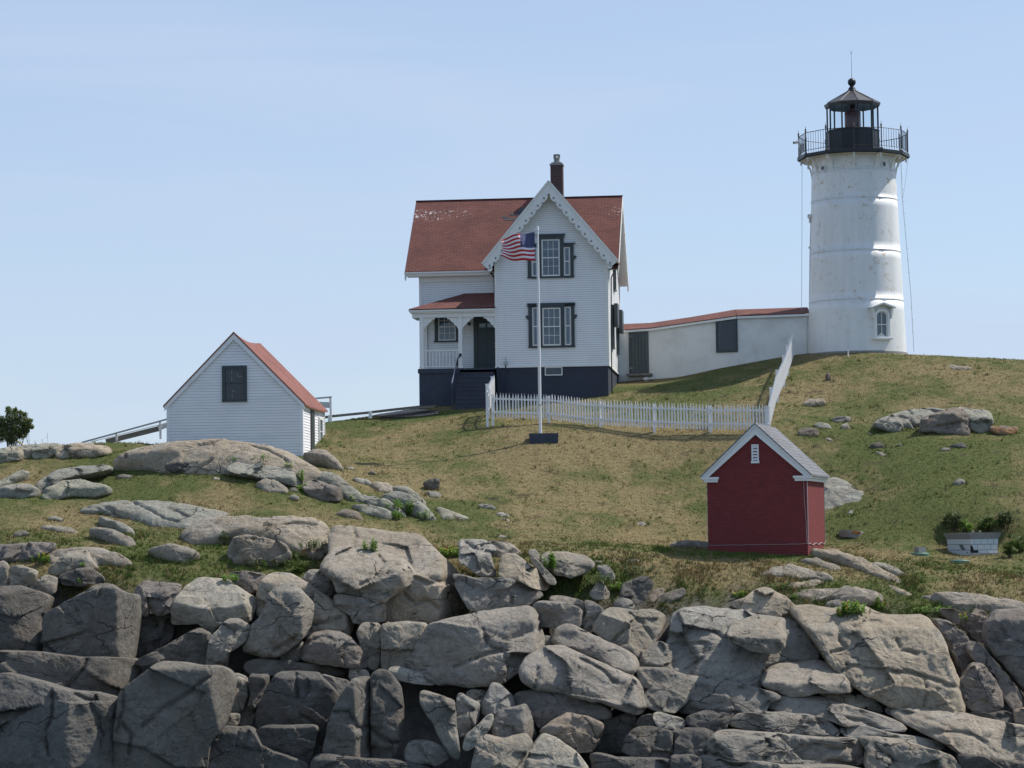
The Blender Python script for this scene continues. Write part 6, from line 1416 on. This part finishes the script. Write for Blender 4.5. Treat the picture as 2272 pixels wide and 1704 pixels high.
f = MB(); s_ = offp(.04); f.add([(corner[0]-.03, -.14, z0), (rgt[0]+.08, .42, z0), (rgt[0]+.08, .6, z0), (corner[0], .1, z0), (corner[0]-.03, -.14, z0-.3), (rgt[0]+.08, .42, z0-.3)], [(0, 1, 2, 3), (4, 5, 1, 0)]); f.build('footing', M['conc'], ci)
f = MB(); f.add([(K0-.11, .10, z0+.01), (K0+.02, -.035, z0+.01), (K0+.30, .06, z0+.01), (K0+.30, .055, z0+.10), (K0+.13, -.015, z0+.10), (K0+.09, -.03, z0+.22), (K0+.02, -.045, z0+.30), (K0-.04, .02, z0+.22), (K0-.10, .09, z0+.08)], [(0, 1, 6, 7, 8), (1, 2, 3, 4, 5, 6)]); f.build('broken_hole', M['dark'], ci)
f = MB()
for x in (-.22, .02): f.lathe([(.001, z2+.03), (.05, z2+.05), (.04, z2+.10), (.001, z2+.12)], 7, (x, .35))
f.build('cap_stone', M['rk_w'], ci)
# green lids
l1 = put('green_lid', 2040, 1230.5, 'round green plastic lid with a grey concrete block on it', 'lid', 'green plastic lids'); f = MB(); f.lathe([(.001, -.1), (.33, -.1), (.34, .02), (.32, .05), (.001, .06)], 28); f.build('lid_disc', M['greenlid'], l1)
p = l1.location; e = empty('concrete_block', (p.x+.03, p.y, p.z+.06), R(30)); tag(e, 'hollow grey concrete block sitting on a round green lid', 'block')
f = MB()
for x0, x1, y0, y1 in ((-.17, .17, -.13, -.09), (-.17, .17, .09, .13), (-.17, -.13, -.09, .09), (.13, .17, -.09, .09), (-.02, .02, -.09, .09)): f.box(x0, x1, y0, y1, 0, .20)
f.build('block_body', M['conc'], e)
l2 = put('green_lid', 2129, 1247, 'round green plastic lid in the grass below the white block cistern', 'lid', 'green plastic lids'); f = MB(); f.lathe([(.001, -.1), (.33, -.1), (.35, .03), (.33, .06), (.001, .07)], 28); f.build('lid_disc', M['greenlid'], l2)
for i, (x, y) in enumerate(((-.05, 0), (.07, .03))):
    f = MB(); f.lathe([(.001, 0), (.05, .01), (.04, .04), (.001, .05)], 7); s_ = f.build('pebble', M['rk_t']); s_.location = (l2.location.x+x, l2.location.y+y, l2.location.z+.068); tag(s_, ['left', 'right'][i]+' tan pebble on the green lid below the cistern', 'stone')
# concrete disc with orange lichen
d_ = put('concrete_disc', 1888, 1186, 'round concrete cover with an orange lichen patch, on the lawn right of the red building', 'cover'); d_.rotation_euler = (R(-3), R(4), 0)
f = MB(); f.lathe([(.001, -.15), (.42, -.15), (.45, .07), (.44, .10), (.001, .11)], 30); f.build('disc', M['conc'], d_)
f = MB(); f.lathe([(.001, 0), (.16, 0), (.17, .006)], 16, (.12, -.22)); s_ = f.build('lichen_patch', M['orange'], d_); s_.location = (0, 0, .108)
f = MB(); f.prism([(-.02, -.02), (.30, 0), (.29, .085), (-.02, .09)], -.452, -.40); f.build('lichen_stain', M['orange'], d_)
# white pipe near the tower
vp = put('vent_pipe', 1882, 792, 'bent white vent pipe in the grass at the foot of the lighthouse', 'pipe'); f = MB(); f.tube([(0, 0, -.3), (0, 0, .22), (.02, 0, .27), (.06, 0, .28)], .03, 10); f.build('pipe', M['trim'], vp)
# rusty bollard
bo = put('iron_stub', 1837.5, 843, 'short rusty brown iron stub on the slope below the lighthouse', 'iron stub'); f = MB(); f.lathe([(.12, -.2), (.11, .05), (.12, .07), (.10, .22), (.06, .28), (.001, .29)], 14); f.build('stub', M['brown'], bo, smooth=True)
f = MB(); f.box(-.02, .03, -.122, -.108, .02, .24); f.build('pale_streak', M['curtain'], bo)
# gull-like white stones by the passage door
p = hit(1434, 845); 
for i, (dx, rx, rz_, lab) in enumerate(((0, .15, .10, 'small white stone beside the passage doorstep'), (.24, .16, .05, 'flat white stone right beside the small white one at the passage door'))):
    bm = bmesh.new(); bmesh.ops.create_icosphere(bm, subdivisions=3, radius=1)
    for v in bm.verts: v.co = Vector((v.co.x*rx, v.co.y*.12, v.co.z*rz_))*(1+.15*MN.noise(v.co*2+Vector((i*9, 0, 0))))
    me = bpy.data.meshes.new('white_stone'); bm.to_mesh(me); bm.free(); me.materials.append(M['trim']); me.polygons.foreach_set('use_smooth', [True]*len(me.polygons))
    s_ = bpy.data.objects.new('white_stone', me); COL.objects.link(s_); s_.location = (p.x+dx, p.y, p.z+.08); tag(s_, lab, 'stone')
# yellow pole in the bush
yp = P(0, 952, 104); y2 = P(31, 974, 104); e = empty('yellow_pole', y2); tag(e, 'yellow pole slanting out of the bush at the left edge', 'pole')
f = MB(); f.tube([yp-y2+Vector((-.5, 0, .36)), yp-y2, Vector((0, 0, 0)), Vector((1.3, 0, -.92))], .03, 8); f.build('pole', M['yellow'], e)
# small weather-beaten plank near the shed rocks
e = put('old_plank', 510, 1053, 'dark weathered plank lying under the grey-green rounded slab', 'plank'); f = MB(); f.bar((-.35, 0, .02), (.35, .05, .05), .06, .12); f.build('plank', M['oldwood'], e)
# ------------------------------------------------------------------ plants
def leafmat(name, c1, c2):
    m, n, b = newmat(name); g = n.nodes.new('ShaderNodeNewGeometry').outputs['Position']
    n.links.new(mix(n, rng(n, noise(n, 9, 3, g), .35, .65), c1, c2), b.inputs['Base Color']); b.inputs['Roughness'].default_value = .6
    tr = n.nodes.new('ShaderNodeBsdfTranslucent'); n.links.new(mix(n, .5, c1, c2), tr.inputs[0]); ms = n.nodes.new('ShaderNodeMixShader'); ms.inputs[0].default_value = .3
    n.links.new(b.outputs[0], ms.inputs[1]); n.links.new(tr.outputs[0], ms.inputs[2]); n.links.new(ms.outputs[0], n.nodes['Material Output'].inputs[0]); return m
M['leaf_b'] = leafmat('bright_green_leaf', (.12, .25, .03), (.22, .36, .06))
M['leaf_d'] = leafmat('dark_glossy_leaf', (.055, .085, .028), (.14, .17, .06))
M['leaf_m'] = leafmat('mid_green_leaf', (.06, .11, .02), (.12, .17, .04))
M['leaf_y'] = leafmat('yellow_flower', (.60, .36, .02), (.7, .45, .04))
M['stem'] = paint('brown_twig', (.10, .075, .05), .8)
bpy.context.view_layer.update(); DG = bpy.context.evaluated_depsgraph_get()
def onrock(px, py):
    d = ray(px, py).normalized(); ok, loc, nrm, idx_, ob_, mt_ = SC.ray_cast(DG, Vector((0, 0, CZ)), d)
    return loc if ok and ob_.name.split('.')[0] in ('ground', 'boulder', 'rock_slab', 'rock_outcrop', 'rock_block', 'stone') else hit(px, py)
def leaf(f, p, d, up, L_, w_):
    d = d.normalized(); s_ = d.cross(up).normalized()*w_; m_ = p+d*L_*.5+up*L_*.06
    f.add([p, m_+s_, p+d*L_, m_-s_], [(0, 1, 2, 3)])
def weed(px, py, h, n_st, spread, label, mat='leaf_b', L_=.10, seed=0, flower=False, up0=None, name='weed', cat='weed', Y=None, grp='leafy weeds growing between the rocks'):
    rr_ = random.Random(seed*31+int(px)); p = onrock(px, py)
    root = empty(name, p); tag(root, label, cat, grp)
    f = MB(); s = MB(); fl = MB()
    for k in range(n_st):
        a = rr_.uniform(0, 6.28); r = spread*math.sqrt(rr_.random()); bx, by = r*math.cos(a), r*math.sin(a)*.7
        hh = h*rr_.uniform(.55, 1.05)*(1-.35*(r/max(spread, .01))**2); lean = Vector((bx*.5+rr_.uniform(-.08, .08), by*.4, 1)).normalized(); b0 = Vector((bx, by, -.12))
        s.tube([b0, b0+lean*(hh+.1)], [.008, .004], 4)
        nl = max(7, int(hh/.022))
        for i in range(nl):
            t = (i+1)/nl; q_ = b0+lean*(.1+hh*t); an = i*2.4+rr_.random(); out = Vector((math.cos(an), math.sin(an), rr_.uniform(.1, .8)))
            leaf(f, q_, out, Vector((0, 0, 1)), L_*1.25*rr_.uniform(.7, 1.3)*(1.1-.4*t), L_*.36)
        if flower and rr_.random() < .6:
            q_ = b0+lean*(hh+.12)
            for i in range(10): leaf(fl, q_+Vector((rr_.uniform(-.03, .03), rr_.uniform(-.03, .03), rr_.uniform(-.06, .03))), Vector((rr_.uniform(-1, 1), rr_.uniform(-1, 1), 1)), Vector((0, 0, 1)), .035, .012)
    f.build('foliage', M[mat], root); s.build('stems', M['stem'] if mat == 'leaf_d' else M['leaf_m'], root)['kind'] = 'stuff'
    if fl.v: fl.build('flowers', M['leaf_y'], root)['kind'] = 'stuff'
    return root
for i, a in enumerate([
    (667, 1068, .55, 9, .14, 'tall bright weed in the crack of the rocks below the shed, topmost of the group', .10),
    (672, 1090, .30, 9, .22, 'bright weeds trailing down the crack below the shed', .09),
    (641, 1037, .22, 5, .16, 'small bright weed on the right flank of the huge smooth dome', .08),
    (515, 1022, .20, 8, .25, 'small green weeds along the top of the grey-green rounded slab', .07),
    (575, 1018, .20, 12, .55, 'row of small weeds on the huge dome just above the grey-green slab', .07),
    (885, 1128, .40, 14, .45, 'bright weeds between the grey-green slabs, upper left of the clump', .09),
    (912, 1142, .62, 10, .15, 'tallest bright weed standing up from the grey-green slabs', .10),
    (878, 1150, .32, 16, .30, 'low bright weed clump at the foot of the grey-green slabs, left part', .09),
    (945, 1148, .28, 14, .35, 'low bright weed clump at the foot of the grey-green slabs, right part', .08),
    (775, 1110, .20, 6, .15, 'little weed at the left end of the grey-green slab group', .08),
    (820, 1222, .46, 14, .20, 'bright leafy weed standing alone on the very large tan outcrop', .11)]):
    weed(*a[:5], a[5], L_=a[6], seed=i, Y=None)
for i, a in enumerate([
    (820, 1221, 87.0)]): pass
weed(1222, 1262, .55, 16, .26, 'bright leafy weed growing against the left of the rounded grey boulder', L_=.12, seed=21, Y=82.9)
weed(1265, 1310, .26, 26, .60, 'green weed patch in the gully below the rounded grey boulder', 'leaf_m', L_=.07, seed=22, Y=82.8)
weed(1330, 1290, .34, 22, .45, 'weeds climbing the gully right of the small angular grey rock', 'leaf_m', L_=.08, seed=23, Y=83.3)
weed(1370, 1312, .40, 10, .18, 'bright weed just left of the dark rough boulder', L_=.11, seed=24, Y=82.9)
weed(1420, 1270, .30, 20, .6, 'dark green weeds above the dark rough boulder', 'leaf_d', L_=.08, seed=25, Y=84.2)
weed(1893, 1362, .45, 30, .42, 'large bright weed clump with yellow flowers on the tan slab above the cleft', L_=.12, seed=26, flower=True, Y=82.5)
weed(1945, 1350, .42, 16, .25, 'yellow-flowered stems at the right side of the large weed clump', L_=.10, seed=27, flower=True, Y=82.7)
weed(1862, 1368, .22, 8, .12, 'small yellow-green weed left below the large flowered clump', L_=.08, seed=28, flower=True, Y=82.2)
weed(1762, 1330, .20, 6, .08, 'small bright weed right above the wedge-shaped tan rock', L_=.09, seed=29, Y=83.0)
weed(1728, 1310, .28, 20, .35, 'grey-green leafy clump above the wedge-shaped tan rock', 'leaf_m', L_=.09, seed=30, Y=84.0)
weed(1640, 1325, .24, 14, .3, 'weeds with a few yellow flowers left above the wedge-shaped tan rock', L_=.09, seed=31, flower=True, Y=83.4)
weed(2070, 1360, .32, 34, .60, 'band of green weeds left of the shaded rock under the smooth right slab', L_=.09, seed=32, Y=83.0)
weed(2140, 1375, .22, 8, .2, 'small yellow-topped weed in the shaded hollow near the right edge', L_=.08, seed=33, flower=True, Y=82.0)
weed(92, 1248, .34, 12, .28, 'weed with yellow flower spikes in front of the dark low dome', L_=.10, seed=34, flower=True, Y=82.8)
weed(183, 1256, .16, 6, .08, 'tiny weed on the grey rock with a hollow face', L_=.07, seed=35, Y=82.0)
weed(174, 1292, .16, 6, .10, 'tiny weed above the jagged top of the dark cliff block', L_=.07, seed=36, Y=81.8)
weed(995, 1235, .42, 26, .36, 'thick green weeds with yellow flowers left of the pale broken outcrop', L_=.11, seed=37, flower=True, Y=83.6)
weed(500, 1200, .34, 12, .22, 'leafy weed left of the dark squat boulder', 'leaf_m', L_=.11, seed=38, Y=86.6)
weed(700, 1215, .34, 32, .55, 'ferny green clump between the long tan slab and the big dome', 'leaf_m', L_=.08, seed=39, Y=84.2)
weed(655, 1240, .30, 30, .6, 'soft green clump right of the dark squat boulder', 'leaf_m', L_=.08, seed=40, Y=83.9)
weed(610, 1255, .26, 40, 1.1, 'long strip of green growth below the dark squat boulder', 'leaf_m', L_=.08, seed=41, Y=83.7)
weed(510, 1290, .30, 18, .25, 'green weeds over the brown rock left of the tan hunched boulder', L_=.09, seed=42, Y=82.9)
weed(664, 1272, .30, 10, .14, 'grassy tuft behind the rounded boulder perched by the dome', 'leaf_m', L_=.12, seed=43, Y=83.4)
def bushblob(px, py, wpx, hpx, label, mat, seed, Y=None):
    rr_ = random.Random(seed); p = hit(px, py) if Y is None else P(px, py, Y); k = p.y/5600; root = empty('bush', p); tag(root, label, 'bush', 'bushes round the cistern')
    f = MB(); s_ = MB(); W_, H_ = wpx*k/2, hpx*k
    nb = 13
    for b in range(nb):
        a = rr_.uniform(0, 6.28); r = math.sqrt(rr_.random())*.75; c = Vector((math.cos(a)*r*W_, math.sin(a)*r*W_*.8, H_*rr_.uniform(.2, .86)*(1-.45*r*r))); rad_ = min(W_, H_)*rr_.uniform(.22, .42)
        s_.tube([Vector((c.x*.2, c.y*.2, -.15)), c*.6, c], [.014, .009, .005], 4)
        for i in range(int(900*rad_)):
            v = Vector((rr_.gauss(0, 1), rr_.gauss(0, 1), rr_.gauss(0, .8))).normalized()*rad_*rr_.uniform(.3, 1.12)*(1+.35*math.sin(i*.7)); an = rr_.uniform(0, 6.28)
            leaf(f, c+v, Vector((math.cos(an), math.sin(an), rr_.uniform(-.1, 1.2))), Vector((0, 0, 1)), rr_.uniform(.05, .095), .021)
    f.build('foliage', M[mat], root); s_.build('stems', M['stem'], root)
bushblob(2115, 1181, 52, 42, 'dark glossy bush left behind the white block cistern', 'leaf_d', 50)
bushblob(2146, 1184, 34, 32, 'yellow-green bush just right of the dark glossy bush behind the cistern', 'leaf_b', 51, )
bushblob(2192, 1186, 50, 42, 'grey-green upright bush directly behind the cistern rim', 'leaf_m', 52)
bushblob(2234, 1178, 50, 44, 'dark bush behind the right end of the cistern', 'leaf_d', 53)
bushblob(2241, 1238, 40, 58, 'tall narrow bush right of the white block cistern', 'leaf_m', 54)
bushblob(2266, 1225, 40, 34, 'low bush cut by the right edge beside the cistern', 'leaf_m', 55)
# bush at the far left on the skyline
bp = P(28, 988, 103); bush = empty('seaside_bush', (bp.x, bp.y, bp.z-.1)); tag(bush, 'round dark-leaved bush on bare stems at the left edge of the skyline', 'bush')
rr_ = random.Random(5); f = MB(); s = MB(); k = 103/5600
def bl(px, py): p = P(px, py, 103)-bush.location; return p
for (px, py, r) in [(12, 938, 16), (30, 930, 17), (48, 934, 15), (60, 942, 12), (15, 968, 14), (34, 970, 14), (50, 966, 11), (0, 972, 14), (24, 980, 10), (-12, 978, 14), (22, 945, 18), (42, 948, 18), (10, 955, 14), (30, 960, 12), (-5, 940, 18), (52, 955, 9), (20, 915, 7), (34, 917, 6), (64, 948, 6), (-10, 960, 16), (-25, 945, 20), (18, 908, 4), (33, 911, 4), (46, 918, 5), (55, 922, 5), (68, 935, 4), (70, 950, 4), (60, 958, 5)]:
    c = bl(px, py); rad_ = r*k
    for i in range(int(r*24)):
        v = Vector((rr_.gauss(0, 1), rr_.gauss(0, 1), rr_.gauss(0, 1))).normalized()*rad_*rr_.uniform(.4, 1.05); an = rr_.uniform(0, 6.28)
        leaf(f, c+v, Vector((math.cos(an), math.sin(an), rr_.uniform(0, 1.6))), Vector((0, 0, 1)), rr_.uniform(.09, .15), .028)
for i in range(16):
    a = Vector((rr_.uniform(-.3, .3), rr_.uniform(-.2, .2), -.2)); b = bl(rr_.uniform(0, 62), rr_.uniform(925, 960)); b.y += rr_.uniform(-.2, .2)
    s.tube([a, a.lerp(b, .5)+Vector((rr_.uniform(-.1, .1), 0, .05)), b], [.018, .012, .005], 5)
for i in range(14):
    a = bl(rr_.uniform(20, 110), 990); b = a+Vector((rr_.uniform(-.15, .15), 0, rr_.uniform(.2, .55))); s.tube([a, b], [.006, .003], 4)
    for j in range(4): t = rr_.uniform(.3, 1); c = a.lerp(b, t); s.tube([c, c+Vector((rr_.uniform(-.1, .1), 0, rr_.uniform(.03, .1)))], [.004, .002], 4)
M['leaf_s'] = leafmat('seaside_leaf', (.10, .15, .05), (.26, .30, .14)); f.build('foliage', M['leaf_s'], bush); s.build('stems', M['stem'], bush)

# ------------------------------------------------------------------ grass blades (nobody could count them)
def grassmat():
    m, n, b = newmat('grass_blades'); at = nd(n, 'ShaderNodeAttribute', attribute_name='tint'); n.links.new(at.outputs['Color'], b.inputs['Base Color']); b.inputs['Roughness'].default_value = .85; b.inputs['Specular IOR Level'].default_value = .1; return m
M['grassb'] = grassmat()
rs = np.random.RandomState(11); V_ = []; F_ = []; T_ = []; cnt = 0
def tuft(x, y, h, nb, sp, col):
    global cnt
    z = gz(x, y)-.01
    for _ in range(nb):
        a = rs.uniform(0, 6.283); r = sp*rs.rand(); bx, by = x+r*math.cos(a), y+r*math.sin(a); hh = h*rs.uniform(.5, 1.2); w_ = .011+.006*rs.rand(); b = rs.uniform(0, 3.14)
        lx, ly = rs.normal(0, .45, 2)*hh; cx, cy = math.cos(b)*w_, math.sin(b)*w_
        V_.extend([(bx-cx, by-cy, z-.02), (bx+cx, by+cy, z-.02), (bx+lx, by+ly, z+hh)]); F_.append((cnt, cnt+1, cnt+2)); cnt += 3
        k = rs.uniform(.75, 1.25); T_.extend([(col[0]*k, col[1]*k, col[2]*k, 1)]*3)
NT = 70000
for i in range(NT):
    y = 82.6+(rs.rand()**1.35)*31.5; hw = y*(1240/5600); x = rs.uniform(-hw, hw)
    g, rk = gat(x, y)
    if rk > .75 and rs.rand() < .9: continue
    g2 = g+rs.normal(0, .22)
    clump = MN.noise((x*1.1, y*1.1, 9.))+.4*MN.noise((x*4, y*4, 2.))
    near = y < 88.5
    h = (.05+.07*max(0, clump)) * (1.0 if not near else 1.5+1.3*max(0, clump))
    if g2 > .55: col = (.085+.05*rs.rand(), .125+.05*rs.rand(), .028+.012*rs.rand())
    elif g2 > .42: col = (.15+.04*rs.rand(), .14+.035*rs.rand(), .05)
    else: col = (.24+.09*rs.rand(), .19+.06*rs.rand(), .09+.03*rs.rand())
    tuft(x, y, h, 4 if not near else 6, .05, col)
for (x0, y0) in RIM:
    if not (82 < y0 < 112) or rs.rand() < .35: continue
    x = x0+rs.normal(0, .07); y = y0+rs.normal(0, .07); g, rk = gat(x, y)
    col = (.095, .13, .035) if g+rs.normal(0, .25) > .45 else (.20+.07*rs.rand(), .165+.04*rs.rand(), .075)
    tuft(x, y, .07+.07*rs.rand(), 7, .07, col)
for i in range(1500):      # darker weeds and coarse clumps scattered over the slope
    y = rs.uniform(86, 112); x = rs.uniform(-18, 22); c_ = MN.noise((x*.6, y*.6, 20.))
    if c_ < .05: continue
    tuft(x, y, .10+.06*rs.rand(), 10, .09, (.06+.03*rs.rand(), .10+.04*rs.rand(), .025) if rs.rand() < .6 else (.17, .12, .06))
# taller tufts along the turf edge above the cliff
for i in range(3800):
    x = rs.uniform(-18, 18.5); y = rs.uniform(82.9, 85.8)
    if MN.noise((x*.7, y*.7, 3.3)) < -.05: continue
    g, rk = gat(x, y); col = (.10, .14, .035) if g+rs.normal(0, .25) > .5 else (.20+.06*rs.rand(), .16+.03*rs.rand(), .075)
    tuft(x, y, .16+.07*rs.rand(), 9, .07, col)
me = bpy.data.meshes.new('grass'); nv = len(V_)
me.vertices.add(nv); me.vertices.foreach_set('co', np.array(V_, dtype=np.float32).ravel())
me.loops.add(nv); me.loops.foreach_set('vertex_index', np.arange(nv, dtype=np.int32)); me.polygons.add(nv//3)
me.polygons.foreach_set('loop_start', np.arange(0, nv, 3, dtype=np.int32)); me.polygons.foreach_set('loop_total', np.full(nv//3, 3, dtype=np.int32)); me.update(calc_edges=True)
ca = me.color_attributes.new('tint', 'FLOAT_COLOR', 'POINT'); ca.data.foreach_set('color', np.array(T_, dtype=np.float32).ravel())
me.materials.append(M['grassb']); o = bpy.data.objects.new('grass', me); COL.objects.link(o); tag(o, 'short dry and green grass blades growing on the turf', 'grass', kind='stuff')
